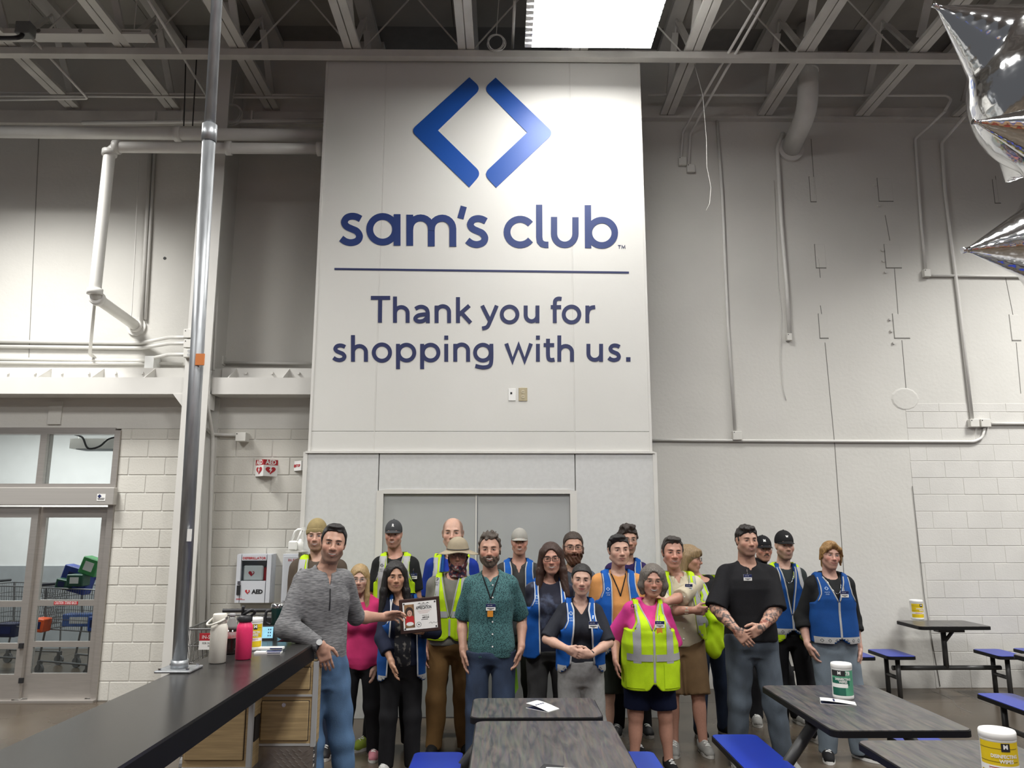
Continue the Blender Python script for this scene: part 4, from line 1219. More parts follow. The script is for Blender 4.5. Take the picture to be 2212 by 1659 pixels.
def canister(label, loc, rz, r, h, base, col2, kind):
    """a tub of wipes: white body and lid, printed wrap with lettering"""
    c = thing('wipes_canister', label, 'canister', loc, rz)
    MB().lathe([(r * .94, 0), (r, .006), (r, h * .10), (r * .985, h * .11), (r * .985, h * .83), (r, h * .84), (r, h * .86)], 32).build('tub', M_white, c, True)
    MB().lathe([(r * 1.0, h * .86), (r * 1.02, h * .865), (r * 1.02, h * .965), (r * .97, h), (r * .8, h), (r * .76, h * .985), (r * .05, h * .985)], 32).build('lid', M_white, c, True)
    R = r * .985

    def wrap(name, a0, a1, z0, z1, m, d, par=None):
        mb = MB(); n_ = 18
        vs = []
        for i in range(n_ + 1):
            a = math.radians(a0 + (a1 - a0) * i / n_)
            for z in (z0, z1): vs.append(((R + d) * math.sin(a), -(R + d) * math.cos(a), z * h))
        fs = [(2 * i, 2 * i + 2, 2 * i + 3, 2 * i + 1) for i in range(n_)]
        mb.add(vs, fs)
        return mb.build(name, m, par or c, True)

    def wtext(s_, ang, z, size, m, d=.0016, bold=.0, width=None, par=None):
        vs, fs = text_mesh(s_, size, 'CENTER', bold)
        xs_ = [v[0] for v in vs]
        k_ = width / (max(xs_) - min(xs_)) if width else 1
        mb = MB()
        mb.add([((R + d) * math.sin(math.radians(ang) + v[0] * k_ / R), -(R + d) * math.cos(math.radians(ang) + v[0] * k_ / R), z * h + v[1]) for v in vs], fs)
        return mb.build('lettering', m, par)
    lab = wrap('label', -75, 75, .12, .82, base, .0006)
    if kind == 'green':
        wrap('dark_print', -75, 6, .12, .36, col2, .0010, lab); wrap('dark_print', -75, 30, .40, .60, col2, .0010, lab)
        wrap('top_print', -75, 8, .66, .82, M_ink, .0010, lab)
        wrap('white_panel', -75, 20, .34, .45, M_white, .0014, lab)
        wtext('M', -25, .745, .024, M_white, bold=.001, par=lab)
        wtext('78', 22, .745, .026, M_white, bold=.001, par=lab); wtext('WIPES', 22, .69, .010, M_white, par=lab)
        wtext('DISINFECTING', -6, .575, .017, M_white, .002, .0006, R * 1.5, lab); wtext('WIPES', -6, .50, .018, M_white, .002, .0006, R * .8, lab)
    else:
        for z in (.36, .46, .70): wrap('dark_stripe', -75, 60, z, z + .012, col2, .0010, lab)
        wrap('white_panel', -75, 75, .30, .40, M_white, .0014, lab)
        wrap('logo_panel', 2, 30, .66, .81, M_ink, .0014, lab)
        wtext('M', 16, .745, .022, M_white, .002, .001, par=lab)
        wtext('DISINFECTING', 12, .57, .018, M_white, .002, .0006, R * 1.5, lab); wtext('WIPES', 16, .48, .019, M_white, .002, .0006, R * .8, lab)
        wrap('red_print', -40, 40, .355, .37, M_red, .0018, lab); wrap('red_print', -40, 20, .325, .335, M_red, .0018, lab)
    return c


M_green = mat('green_label', (.10, .36, .22), .4, var=.3, scale=6)
M_dgreen = mat('dark_green_label', (.01, .12, .08), .4)
M_yel = mat('yellow_label', (.72, .52, .01), .4, var=.1)
M_dyel = mat('dark_yellow_stripe', (.20, .14, .01), .5)
g = GZ(548, 1404, zct)
canister('yellow tub of wipes on the counter behind the pink flask', g, .1, .042, .175, M_yel, M_dyel, 'yellow')
M_screen = mat('lit_screen', (.05, .10, .14), .2, color2=(.10, .2, .28), scale=40, emit=(.30, .62, .75, .9))
M_screenb = mat('lit_screen_blue', (.02, .06, .2), .2, emit=(.05, .22, .75, .8))
g = GZ(573, 1383, zct)
tb = thing('tablet', 'lit tablet leaning on the counter behind the pink flask', 'tablet', g, .12)
tb.rotation_euler = (-.2, 0, .12)
MB().box((-.085, 0, 0), (.05, .010, .085), bev=.003).build('case', M_dark, tb)
MB().box((-.045, -.0015, .012), (.042, 0, .078)).build('screen', M_screen, tb)
MB().box((-.062, -.0015, .012), (-.046, 0, .078)).build('side_screen', M_screenb, tb)
mb = MB()
for i in range(3):
    for j in range(2): mb.box((.012 + j * .012, -.0022, .022 + i * .018), (.018 + j * .012, -.0015, .030 + i * .018))
mb.build('icons', M_navy, tb)
g = GZ(612, 1372, zct)
tb = thing('phone', 'lit phone leaning on the counter beside the green tumbler', 'phone', g + Vector((0, -.03, 0)))
tb.rotation_euler = (-.2, 0, .1)
MB().box((-.03, 0, 0), (.03, .008, .085), bev=.003).build('case', M_dark, tb)
MB().box((-.027, -.0015, .006), (.027, 0, .08)).build('screen', M_screen, tb)
g = GZ(594, 1368, zct)
tm = thing('tumbler', 'dark green tumbler with steel rim on the counter', 'tumbler', g + Vector((0, .05, 0)))
M_tum = mat('dark_green_coat', (.006, .035, .032), .35)
MB().lathe([(.032, 0), (.038, .004), (.045, .15), (.0455, .155)], 28).build('body', M_tum, tm, True)
MB().lathe([(.0465, .155), (.0475, .158), (.046, .178), (.04, .182), (.01, .182)], 28).build('lid_rim', M_chrome, tm, True)
MB().tube(cat_rom([(-.042, -.02, .14), (-.07, -.025, .13), (-.072, -.025, .07), (-.04, -.02, .05)], 5), .009, 8).build('handle', M_dark, tm, True)
g = GZ(622, 1368, zct)
wb = thing('water_bottle', 'clear plastic water bottle with white cap beside the tumbler', 'bottle', g + Vector((0, .02, 0)))
M_clear = glass_mat('clear_plastic', (.80, .85, .88), .35)
mb = MB(); prof = [(.026, 0), (.032, .008)]
for i in range(6): prof += [(.032, .02 + i * .016), (.0295, .028 + i * .016)]
prof += [(.032, .125), (.031, .14), (.014, .185), (.0135, .195)]
mb.lathe(prof, 20).build('bottle', M_clear, wb, True)
MB().lathe([(.0325, .095), (.0328, .096), (.0328, .122), (.0325, .123)], 20).build('label', mat('water_label', (.55, .62, .66), .4, color2=(.1, .35, .5), scale=30), wb, True)
MB().lathe([(.015, .192), (.015, .206), (.01, .207)], 14).build('cap', M_white, wb, True)
for k, (px, py, w_, rz, lb) in enumerate(((577, 1413, .115, .05, 'lower'), (583, 1408, .11, .03, 'upper'))):
    g = GZ(px, py, zct)
    bx = thing('pamphlet_stack', lb + ' of two stacks of blue and white pamphlets on the counter by the pink flask', 'papers', g + Vector((0, .02, .0 + .011 * k)), rz)
    MB().box((-w_ * .62, -.025, .0005), (w_ * .62, .03, .0105)).build('pages', M_white, bx)
    MB().box((0, -.026, .0035 if k else .005), (w_ * .61, -.0245, .0095)).build('blue_edge', M_navy, bx)
    MB().box((-w_ * .1, -.015, .0105), (w_ * .6, .028, .0112)).build('cover', M_navy if k == 0 else M_white, bx)
g = GZ(565, 1366, zct)
mn = thing('card_terminal', 'black card terminal at the far end of the counter behind the tablet', 'terminal', g + Vector((.02, .12, 0)))
MB().box((-.10, 0, .012), (.10, .05, .085), bev=.01).build('body', M_dark, mn)
MB().box((-.05, -.02, 0), (.05, .08, .012), bev=.004).build('base', M_dark, mn)
MB().box((-.085, -.002, .03), (.085, 0, .078)).build('display', M_black, mn)

# ================================================================== TABLES WITH BENCHES
m, t, n, l, b = nt('grey_wood_laminate')
tc = n.new('ShaderNodeTexCoord'); mp_ = n.new('ShaderNodeMapping'); mp_.inputs['Scale'].default_value = (9, 1.1, 1)
l.new(tc.outputs['Object'], mp_.inputs['Vector'])
nz = n.new('ShaderNodeTexNoise'); nz.inputs['Scale'].default_value = 3.2; nz.inputs['Detail'].default_value = 10; nz.inputs['Distortion'].default_value = 1.6
l.new(mp_.outputs['Vector'], nz.inputs['Vector'])
mp2 = n.new('ShaderNodeMapping'); mp2.inputs['Scale'].default_value = (90, 2.5, 1)
l.new(tc.outputs['Object'], mp2.inputs['Vector'])
nz2 = n.new('ShaderNodeTexNoise'); nz2.inputs['Scale'].default_value = 2; nz2.inputs['Detail'].default_value = 3
l.new(mp2.outputs['Vector'], nz2.inputs['Vector'])
cr = n.new('ShaderNodeValToRGB')
for i_, (p_, c_) in enumerate(((.34, (.052, .055, .063)), (.5, (.105, .100, .097)), (.66, (.155, .142, .128)))):
    e_ = cr.color_ramp.elements[i_] if i_ < 2 else cr.color_ramp.elements.new(p_)
    e_.position = p_; e_.color = (*c_, 1)
l.new(nz.outputs['Fac'], cr.inputs['Fac'])
mx = n.new('ShaderNodeMixRGB'); mx.blend_type = 'MULTIPLY'; mx.inputs[0].default_value = .55
l.new(cr.outputs['Color'], mx.inputs[1]); l.new(nz2.outputs['Color'], mx.inputs[2]); l.new(mx.outputs[0], b.inputs['Base Color'])
b.inputs['Roughness'].default_value = .30
M_lam = m
M_band = mat('black_edge_band', (.007, .007, .008), .5, spec=.25)
M_seat = mat('blue_laminate', (0.012, 0.035, 0.33), .32, var=.08, scale=2)
M_frame = mat('charcoal_frame', (.045, .045, .045), .42, var=.15)
ZT, ZB = .74, .45


def slab_top(par, nm_, x0, x1, y0, y1, z, th, r, mtop):
    P = rrect(x0, x1, y0, y1, r, 5)
    top = MB().prism([(x, y, z - .004) for x, y in P], (0, 0, .004)).build(nm_, mtop, par)
    P2 = rrect(x0 - .006, x1 + .006, y0 - .006, y1 + .006, r + .004, 5)
    MB().prism([(x, y, z - th) for x, y in P2], (0, 0, th - .0045)).build(nm_.replace('top', '') + 'edge_band' if False else 'edge_band', M_band, par)
    return top


def table(label, x0, x1, y0, y1, style=0, benches=(1, 1), bench_len=None, bs=None):
    """table top carried by one frame together with its two bench seats"""
    cx_, cy_ = (x0 + x1) / 2, (y0 + y1) / 2
    t_ = thing('cafeteria_table', label, 'table', (cx_, cy_, 0))
    hx, hy = (x1 - x0) / 2, (y1 - y0) / 2
    slab_top(t_, 'tabletop', -hx, hx, -hy, hy, ZT, .035, .045, M_lam)
    bl = (bench_len or 2 * hy - .04) / 2
    bw = .14
    for k, sx in enumerate((-1, 1)):
        if not benches[k]: continue
        c_ = sx * (hx + .060 + bw + (bs or 0))
        slab_top(t_, 'seat', c_ - bw, c_ + bw, -bl, bl, ZB, .034, .04, M_seat)
        for sy in (-1, 1):
            yq = sy * (bl - .11)
            MB().tube([(c_, yq, ZB - .034), (c_, yq, .03)], .023, 12).build('leg', M_frame, t_, True)
            MB().lathe([(.022, 0), (.022, .004), (.006, .008), (.006, .03)], 12, c=(c_, yq, 0)).build('glide', M_chrome, t_, True)
        MB().tube([(c_, -(bl - .11), .22), (c_, bl - .11, .22)], .02, 10).build('brace', M_frame, t_, True)
        if style == 0:
            MB().tube([(c_, 0, .30 - .0), (0, 0, .30)], .024, 10).build('beam', M_frame, t_, True)
        else:
            MB().tube([(sx * hx * .55, 0, ZT - .04), (c_, 0, .24)], .032, 12).build('arm', M_frame, t_, True)
    if style == 0:
        MB().tube([(0, 0, .30), (0, 0, ZT - .035)], .026, 12).build('post', M_frame, t_, True)
        MB().tube([(0, 0, .55), (.13, 0, ZT - .045)], .018, 10).build('strut', M_frame, t_, True)
        MB().box((-hx * .2, -.05, ZT - .085), (hx * .55, .05, ZT - .036)).build('top_rail', M_frame, t_)
    else:
        MB().box((-hx * .6, -.04, ZT - .07), (hx * .6, .04, ZT - .036)).build('top_rail', M_frame, t_)
    return t_


table('grey wood table in the centre foreground with a sheet of paper on it', -.138, .567, 3.22, 4.285, 1)
table('short grey wood table in the centre between the near table and the people', -.17, .536, 4.363, 4.825, 1, bench_len=.40)
table('grey wood table at right with the green tub of wipes on it', 1.655, 2.36, 4.08, 5.17, 1, bench_len=1.06)
table('grey wood table at the bottom right with the near yellow tub of wipes', 1.69, 2.395, 2.80, 3.90, 1, bench_len=.9)
table('small table against the right wall with the far yellow tub of wipes', 4.20, 4.92, 8.0, 8.5, 0)
table('table with blue bench half hidden behind the blond young man', 2.68, 3.38, 7.97, 8.47, 0)
table('table at the far right edge with one blue bench corner in view', 5.78, 6.48, 8.05, 8.55, 0)
table('table at the right edge whose left blue bench is in view', 4.05, 4.76, 5.25, 6.36, 0, bench_len=1.05)

g = GZ(1822, 1508, ZT)
canister('green and white tub of wipes on the right table', g, -.22, .059, .20, M_green, M_dgreen, 'green')
g = GZ(1982, 1338, ZT)
canister('far yellow tub of wipes on the small table by the right wall', g, .0, .066, .205, M_yel, M_dyel, 'yellow')
canister('near yellow tub of wipes at the bottom right corner', GZ(2163, 1582, .94) + Vector((0, .03, ZT - .94)), -.45, .066, .205, M_yel, M_dyel, 'yellow')


def leaflet(label, loc, rz, w, d, openz, name='leaflet'):
    f = thing(name, label, 'leaflet', loc, rz)
    MB().box((-w / 2, -d / 2, .0005), (w / 2, d / 2, .002)).build('lower_page', M_white, f)
    MB().box((-w / 2 + .004, -d / 2 + .003, .002), (0, d / 2 - .003, .0025)).box((0.0, -d / 2 + .003, .002), (w / 2 - .003, d / 2 - .003, .0025)).build('blue_print', M_navy, f)
    a = Vector((-w / 2, -d / 2, .004)); 
    vs = []
    for i in range(9):
        t2 = i / 8
        z = .003 + openz * math.sin(t2 * math.pi / 2)
        vs += [(-w / 2 + w * t2 * 0 - .0, 0, 0)] if False else [(-w / 2, d / 2 - d * t2, z), (w / 2, d / 2 - d * t2, z)]
    mb = MB().add(vs + [(x, y, z + .0012) for x, y, z in vs], [(2 * i, 2 * i + 1, 2 * i + 3, 2 * i + 2) for i in range(8)] + [(18 + 2 * i + 2, 18 + 2 * i + 3, 18 + 2 * i + 1, 18 + 2 * i) for i in range(8)])
    u_ = mb.build('upper_page', M_white, f)
    mb = MB()
    for i in range(4):
        x = -w * .32 + i * w * .2
        y_ = -.12 * d
        zz_ = .003 + openz * math.sin((d / 2 - y_) / d * math.pi / 2) + .002
        mb.box((x, y_ - .004, zz_ - .0005), (x + w * .12, y_ + .006, zz_ + .0006))
    mb.build('print', M_navy, u_)
    return f


leaflet('folded blue and white leaflet on the short centre table', GZ(1172, 1531, ZT), -2.3, .10, .16, .022)
leaflet('folded leaflet on the right table beside the green tub', GZ(1810, 1519, ZT), -1.9, .09, .19, .014)
sh = thing('paper_sheet', 'white printed sheet lying on the near centre table at the bottom edge', 'paper', GZ(1235, 1668, ZT), -.12)
MB().box((-.11, -.10, .0006), (.11, .05, .0016)).build('page', M_white, sh)
mb = MB(); put_text(mb, '$50', (-.065, .022, .0019), .032, u=(1, 0, 0), w=(0, 1, 0)); mb.box((-.08, -.006, .0016), (.0, .0, .002))
mb.box((-.002, .018, .0016), (.022, .032, .002)); mb.build('print', M_navy, sh)
sh2 = thing('paper_sheet', 'dark edged sheet under the printed sheet on the near centre table', 'paper', GZ(1192, 1660, ZT), -.35)
MB().box((-.05, -.08, .0001), (.04, .05, .0006)).build('page', M_ink, sh2)

# ================================================================== STAR BALLOONS
m, t, n, l, b = nt('silver_foil')
b.inputs['Base Color'].default_value = (.82, .83, .85, 1); b.inputs['Metallic'].default_value = 1; b.inputs['Roughness'].default_value = .10
tc = n.new('ShaderNodeTexCoord'); nz = n.new('ShaderNodeTexNoise'); nz.inputs['Scale'].default_value = 18; nz.inputs['Detail'].default_value = 2
l.new(tc.outputs['Object'], nz.inputs['Vector'])
bp = n.new('ShaderNodeBump'); bp.inputs['Strength'].default_value = .22; bp.inputs['Distance'].default_value = .012
l.new(nz.outputs['Fac'], bp.inputs['Height']); l.new(bp.outputs['Normal'], b.inputs['Normal'])
M_foil = m


# pallet rack added behind the camera, only for the foil to reflect
rk = thing('reflection_rack', 'added pallet rack with coloured boxes behind the photographer, there for the foil reflections', 'rack', (0, -3.35, 0))
for x in (-6, -3, 0, 3, 6):
    MB().box((x - .05, -.5, 0), (x + .05, .5, 4.6)).build('upright', mat('rack_blue', (.02, .09, .45), .5), rk)
for z in (.2, 1.7, 3.2):
    MB().box((-6, -.5, z - .06), (6, -.42, z + .06)).box((-6, .42, z - .06), (6, .5, z + .06)).build('beam', mat('rack_orange', (.55, .16, .03), .5), rk)
    for i in range(12):
        w_, h_ = .36 + .1 * random.random(), .7 + .5 * random.random()
        MB().box((-5.5 + i - w_, -.4, z + .06), (-5.5 + i + w_, .4, z + .06 + h_)).build('carton', mat('rack_carton_%d' % (i % 5), ((.40, .27, .15), (.55, .55, .53), (.02, .10, .40), (.45, .30, .18), (.30, .05, .04))[i % 5], .6), rk)
# ================================================================== FIGURES: distance fields turned into continuous meshes
f32 = np.float32


def axis(lo, hi, h, fine=()):
    """grid positions from lo to hi, spacing h, finer inside the given (a, b, spacing) spans"""
    out, x = [], lo
    while x < hi + h:
        out.append(x)
        s_ = h
        for a, b, q in fine:
            if a - s_ <= x <= b: s_ = min(s_, q)
        x += s_
    return np.array(out, f32)


class Frame:
    def __init__(s, R=None, c=(0, 0, 0), k=1.0):
        s.R = np.eye(3) if R is None else np.array(R, float)
        s.c, s.k = np.array(c, float), k

    def to(s, p): return (np.asarray(p, float) * s.k) @ s.R.T + s.c       # local -> person
    def inv(s, p): return ((np.asarray(p, float) - s.c) @ s.R) / s.k


ID = Frame()


def ell(c, r):
    c, r = np.array(c, float), np.array(r, float)

    def f(x, y, z):
        a, b, d = (x - c[0]) / r[0], (y - c[1]) / r[1], (z - c[2]) / r[2]
        k0 = np.sqrt(a * a + b * b + d * d)
        a, b, d = a / r[0], b / r[1], d / r[2]
        k1 = np.sqrt(a * a + b * b + d * d) + 1e-6
        return k0 * (k0 - 1) / k1
    return c - r, c + r, f


def cone(a, b, ra, rb, sy=1.0, cut0=None, cut1=None):
    """a limb from a to b that tapers from ra to rb; cut1 trims it flat at that fraction"""
    a, b = np.array(a, float), np.array(b, float)
    ab = b - a
    L2 = max(1e-9, float(ab @ ab)); L = math.sqrt(L2)
    R = max(ra, rb)

    def f(x, y, z):
        px, py, pz = x - a[0], y - a[1], z - a[2]
        t = (px * ab[0] + py * ab[1] + pz * ab[2]) / L2
        tc = np.clip(t, 0, 1)
        dx, dy, dz = px - tc * ab[0], (py - tc * ab[1]) / sy, pz - tc * ab[2]
        d = np.sqrt(dx * dx + dy * dy + dz * dz) - (ra + (rb - ra) * tc)
        if cut1 is not None: d = np.maximum(d, (t - cut1) * L)
        if cut0 is not None: d = np.maximum(d, (cut0 - t) * L)
        return d
    return np.minimum(a, b) - R, np.maximum(a, b) + R, f


def rbox(c, h, r, R=None):
    c, h = np.array(c, float), np.array(h, float)
    R_ = np.eye(3) if R is None else np.array(R, float)
    e = np.abs(R_) @ h

    def f(x, y, z):
        X, Y, Z = x - c[0], y - c[1], z - c[2]
        lx = X * R_[0, 0] + Y * R_[1, 0] + Z * R_[2, 0]
        ly = X * R_[0, 1] + Y * R_[1, 1] + Z * R_[2, 1]
        lz = X * R_[0, 2] + Y * R_[1, 2] + Z * R_[2, 2]
        qx, qy, qz = np.abs(lx) - h[0] + r, np.abs(ly) - h[1] + r, np.abs(lz) - h[2] + r
        return np.sqrt(np.maximum(qx, 0) ** 2 + np.maximum(qy, 0) ** 2 + np.maximum(qz, 0) ** 2) + np.minimum(np.maximum(qx, np.maximum(qy, qz)), 0) - r
    return c - e, c + e, f


def loft(st):
    """an upright trunk through stations (z, half width, half depth, y offset)"""
    st = sorted(st)
    zs = [q[0] for q in st]
    A = [q[1] for q in st]; B = [q[2] for q in st]; O = [q[3] if len(q) > 3 else 0 for q in st]

    def f(x, y, z):
        zz_ = z.reshape(-1) if z.ndim == 3 and z.shape[0] == 1 and z.shape[1] == 1 else z
        a, b, o = np.interp(zz_, zs, A), np.interp(zz_, zs, B), np.interp(zz_, zs, O)
        if zz_.ndim == 1: a, b, o = a.reshape(1, 1, -1).astype(f32), b.reshape(1, 1, -1).astype(f32), o.reshape(1, 1, -1).astype(f32)
        u, v = x / a, (y - o) / b
        u4, v4 = np.abs(u) ** 2.4, np.abs(v) ** 2.4
        k0 = (u4 + v4) ** (1 / 2.4)
        k1 = np.sqrt((u / a) ** 2 + (v / b) ** 2) + 1e-6
        d = k0 * (k0 - 1) / k1
        return np.maximum(d, np.maximum(zs[0] - z, z - zs[-1]))
    m = max(A); n_ = max(B) + max(abs(o) for o in O)
    return np.array((-m, -n_, zs[0])), np.array((m, n_, zs[-1])), f


class Fld:
    def __init__(s, xs, ys, zs):
        s.x, s.y, s.z = xs, ys, zs
        s.v = np.full((len(xs), len(ys), len(zs)), 0.5, f32)

    def span(s, lo, hi):
        out = []
        for ax, a, b in ((s.x, lo[0], hi[0]), (s.y, lo[1], hi[1]), (s.z, lo[2], hi[2])):
            i, j = np.searchsorted(ax, a), np.searchsorted(ax, b)
            out.append(slice(max(0, i - 1), min(len(ax), j + 1)))
        return tuple(out)

    def local(s, sl, fr):
        X, Y, Z = s.x[sl[0]].reshape(-1, 1, 1), s.y[sl[1]].reshape(1, -1, 1), s.z[sl[2]].reshape(1, 1, -1)
        if fr is ID: return X, Y, Z
        X, Y, Z = X - f32(fr.c[0]), Y - f32(fr.c[1]), Z - f32(fr.c[2])
        R = fr.R / fr.k
        return tuple((X * f32(R[0, i]) + Y * f32(R[1, i]) + Z * f32(R[2, i])) for i in range(3))

    def prim(s, p, fr, pad):
        lo, hi, f = p
        if fr is not ID:
            cs = fr.to([(x, y, z) for x in (lo[0], hi[0]) for y in (lo[1], hi[1]) for z in (lo[2], hi[2])])
            lo, hi = cs.min(0), cs.max(0)
        sl = s.span(lo - pad, hi + pad)
        if any(q.stop - q.start < 1 for q in sl): return sl, None
        d = f(*s.local(sl, fr))
        if fr.k != 1: d = d * f32(fr.k)
        return sl, d

    def add(s, p, k=0.0, off=0.0, fr=ID):
        sl, d = s.prim(p, fr, k + off + .03)
        if d is None: return s
        d = d - f32(off)
        v = s.v[sl]
        if k > 0:
            h = np.maximum(k - np.abs(v - d), 0)
            s.v[sl] = np.minimum(v, d) - h * h * f32(.25 / k)
        else:
            s.v[sl] = np.minimum(v, d)
        return s

    def sub(s, p, k=0.0, off=0.0, fr=ID):
        sl, d = s.prim(p, fr, k + off + .03)
        if d is None: return s
        d = -(d - f32(off))
        v = s.v[sl]
        if k > 0:
            h = np.maximum(k - np.abs(v - d), 0)
            s.v[sl] = np.maximum(v, d) + h * h * f32(.25 / k)
        else:
            s.v[sl] = np.maximum(v, d)
        return s

    def X(s): return s.x.reshape(-1, 1, 1), s.y.reshape(1, -1, 1), s.z.reshape(1, 1, -1)

    def cut(s, fn, fr=ID):
        full = (slice(None),) * 3
        s.v = np.maximum(s.v, fn(*s.local(full, fr)).astype(f32))
        return s

    def folds(s, amp, freq=22.0, seed=0, zs=1.0):
        r = np.random.default_rng(seed)
        X, Y, Z = s.X()
        n_ = np.zeros_like(s.v)
        for i in range(4):
            d = r.normal(size=3); d /= np.linalg.norm(d)
            d[2] *= zs
            w = freq * (0.6 + .45 * i)
            ph = r.uniform(0, 6.28, 3)
            n_ += np.sin(w * (d[0] * X + d[1] * Y + d[2] * Z) + ph[0] + 1.3 * np.sin(w * .45 * (d[1] * X - d[0] * Z + d[2] * Y) + ph[1])).astype(f32) * f32(1 / (1 + .5 * i))
        s.v += n_ * f32(amp * .4)
        return s


def nets(x, y, z, v):
    """surface nets: one vertex per crossed cell, one quad per crossed edge"""
    s = v < 0
    c = np.zeros(tuple(q - 1 for q in v.shape), np.uint8)
    for i in (0, 1):
        for j in (0, 1):
            for k in (0, 1):
                c += s[i:i + c.shape[0], j:j + c.shape[1], k:k + c.shape[2]]
    I, J, K = np.nonzero((c > 0) & (c < 8))
    n_ = len(I)
    if n_ == 0: return np.zeros((0, 3)), np.zeros((0, 4), int)
    ids = np.full(c.shape, -1, np.int32)
    ids[I, J, K] = np.arange(n_, dtype=np.int32)
    acc = np.zeros((n_, 3)); cnt = np.zeros(n_)
    for ax in range(3):
        for p in (0, 1):
            for q in (0, 1):
                o = [0, 0, 0]
                o[(ax + 1) % 3], o[(ax + 2) % 3] = p, q
                e = [0, 0, 0]; e[ax] = 1
                a = v[I + o[0], J + o[1], K + o[2]]
                b = v[I + o[0] + e[0], J + o[1] + e[1], K + o[2] + e[2]]
                m = (a < 0) != (b < 0)
                t = np.where(m, a / np.where(m, a - b, 1), 0)
                pos = np.zeros((n_, 3)); pos[:, 0], pos[:, 1], pos[:, 2] = o
                pos[:, ax] = t
                acc += pos * m[:, None]; cnt += m
    fr_ = acc / cnt[:, None]
    P = np.empty((n_, 3))
    for ax, (arr, idx) in enumerate(((x, I), (y, J), (z, K))):
        P[:, ax] = arr[idx] + fr_[:, ax] * (arr[idx + 1] - arr[idx])
    Q = []
    for ax in range(3):
        A = [slice(None)] * 3; B = [slice(None)] * 3
        A[ax], B[ax] = slice(0, -1), slice(1, None)
        cr_ = s[tuple(A)] != s[tuple(B)]
        i, j, k = np.nonzero(cr_)
        pt = [i, j, k]
        u, w = (ax + 1) % 3, (ax + 2) % 3
        ok = (pt[u] > 0) & (pt[w] > 0) & (pt[u] < c.shape[u]) & (pt[w] < c.shape[w])
        pt = [q[ok] for q in pt]
        inside = s[tuple(A)][pt[0], pt[1], pt[2]]

        def g(du, dw):
            r = [pt[0], pt[1], pt[2]]
            r[u] = r[u] - du; r[w] = r[w] - dw
            return ids[r[0], r[1], r[2]]
        q = np.stack([g(1, 1), g(0, 1), g(0, 0), g(1, 0)], 1)
        q[~inside] = q[~inside][:, ::-1]
        Q.append(q)
    Q = np.concatenate(Q)
    return P, Q[(Q >= 0).all(1)]


def raw_mesh(name, P, Q, m, parent, col=None):
    me = bpy.data.meshes.new(name)
    me.vertices.add(len(P)); me.vertices.foreach_set('co', np.asarray(P, f32).ravel())
    me.loops.add(Q.size); me.loops.foreach_set('vertex_index', np.asarray(Q, np.int32).ravel())
    me.polygons.add(len(Q)); me.polygons.foreach_set('loop_start', np.arange(0, Q.size, Q.shape[1], dtype=np.int32))
    me.polygons.foreach_set('use_smooth', np.ones(len(Q), bool))
    me.update(calc_edges=True)
    if col is not None:
        a = me.color_attributes.new('Col', 'FLOAT_COLOR', 'POINT')
        a.data.foreach_set('color', np.concatenate([col, np.ones((len(col), 1))], 1).astype(f32).ravel())
    me.materials.append(m)
    o = bpy.data.objects.new(name, me)
    COL.objects.link(o)
    if parent: o.parent = parent
    return o


# ---- materials of people
def skin_mat():
    if 'skin' in MATS: return MATS['skin']
    m, t, n, l, b = nt('skin')
    at = n.new('ShaderNodeAttribute'); at.attribute_name = 'Col'
    tc = n.new('ShaderNodeTexCoord')
    no = n.new('ShaderNodeTexNoise'); no.inputs['Scale'].default_value = 90
    l.new(tc.outputs['Object'], no.inputs['Vector'])
    mx = n.new('ShaderNodeMixRGB'); mx.blend_type = 'MULTIPLY'; mx.inputs[0].default_value = .22
    l.new(at.outputs['Color'], mx.inputs[1]); l.new(no.outputs['Fac'], mx.inputs[2])
    l.new(mx.outputs[0], b.inputs['Base Color'])
    b.inputs['Roughness'].default_value = .48
    b.inputs['Specular IOR Level'].default_value = .4
    MATS['skin'] = m
    return m


def hair_mat(c):
    k = 'hair_%d_%d_%d' % tuple(int(q * 999) for q in c)
    return mat(k, c, .5, var=.45, scale=10, stretch=(22, 22, 2.2), bump=.5, bscale=9, detail=6)


def cloth(name, c, rough=.85, **kw):
    a = dict(var=.14, scale=14, bump=.18, bscale=220, spec=.2)
    a.update(kw)
    return mat(name, c, rough, **a)


M_eyew = mat('eye_white', (.52, .50, .48), .3)
M_iris = {'b': mat('iris_brown', (.035, .018, .010), .15), 'l': mat('iris_blue', (.08, .12, .16), .15), 'd': mat('iris_dark', (.012, .008, .006), .15)}
M_teeth = mat('teeth', (.62, .58, .52), .3)
M_mouth = mat('mouth_line', (.055, .016, .014), .6)
M_lash = mat('lash', (.022, .014, .011), .7)
M_hv = cloth('hi_vis_yellow', (.46, .68, .012), .8, var=.12)
M_silver = cloth('silver_tape', (.36, .36, .37), .45, var=.10)
M_pipg = cloth('grey_piping', (.42, .42, .41), .7)
M_pipw = cloth('pale_piping', (.55, .56, .57), .7)
M_vblue = cloth('vest_blue', (.008, .085, .36), .8)
M_vblue2 = cloth('vest_mid_blue', (.010, .065, .25), .8)
M_hem = cloth('vest_hem_grey', (.40, .40, .40), .8)
M_sole = mat('pale_sole', (.50, .49, .46), .6)


class Body:
    pass


def ik(S, T, l1, l2, hint):
    S, T, hint = np.array(S, float), np.array(T, float), np.array(hint, float)
    d = T - S
    L = np.linalg.norm(d)
    Lm = (l1 + l2) * .995
    if L > Lm: d *= Lm / L; L = Lm
    if L < abs(l1 - l2) * 1.05: L = abs(l1 - l2) * 1.05
    u = d / max(np.linalg.norm(d), 1e-6)
    a = (l1 * l1 - l2 * l2 + L * L) / (2 * L)
    h = math.sqrt(max(0, l1 * l1 - a * a))
    w = hint - u * (hint @ u)
    w /= max(1e-6, np.linalg.norm(w))
    return S + u * a + w * h, S + u * L


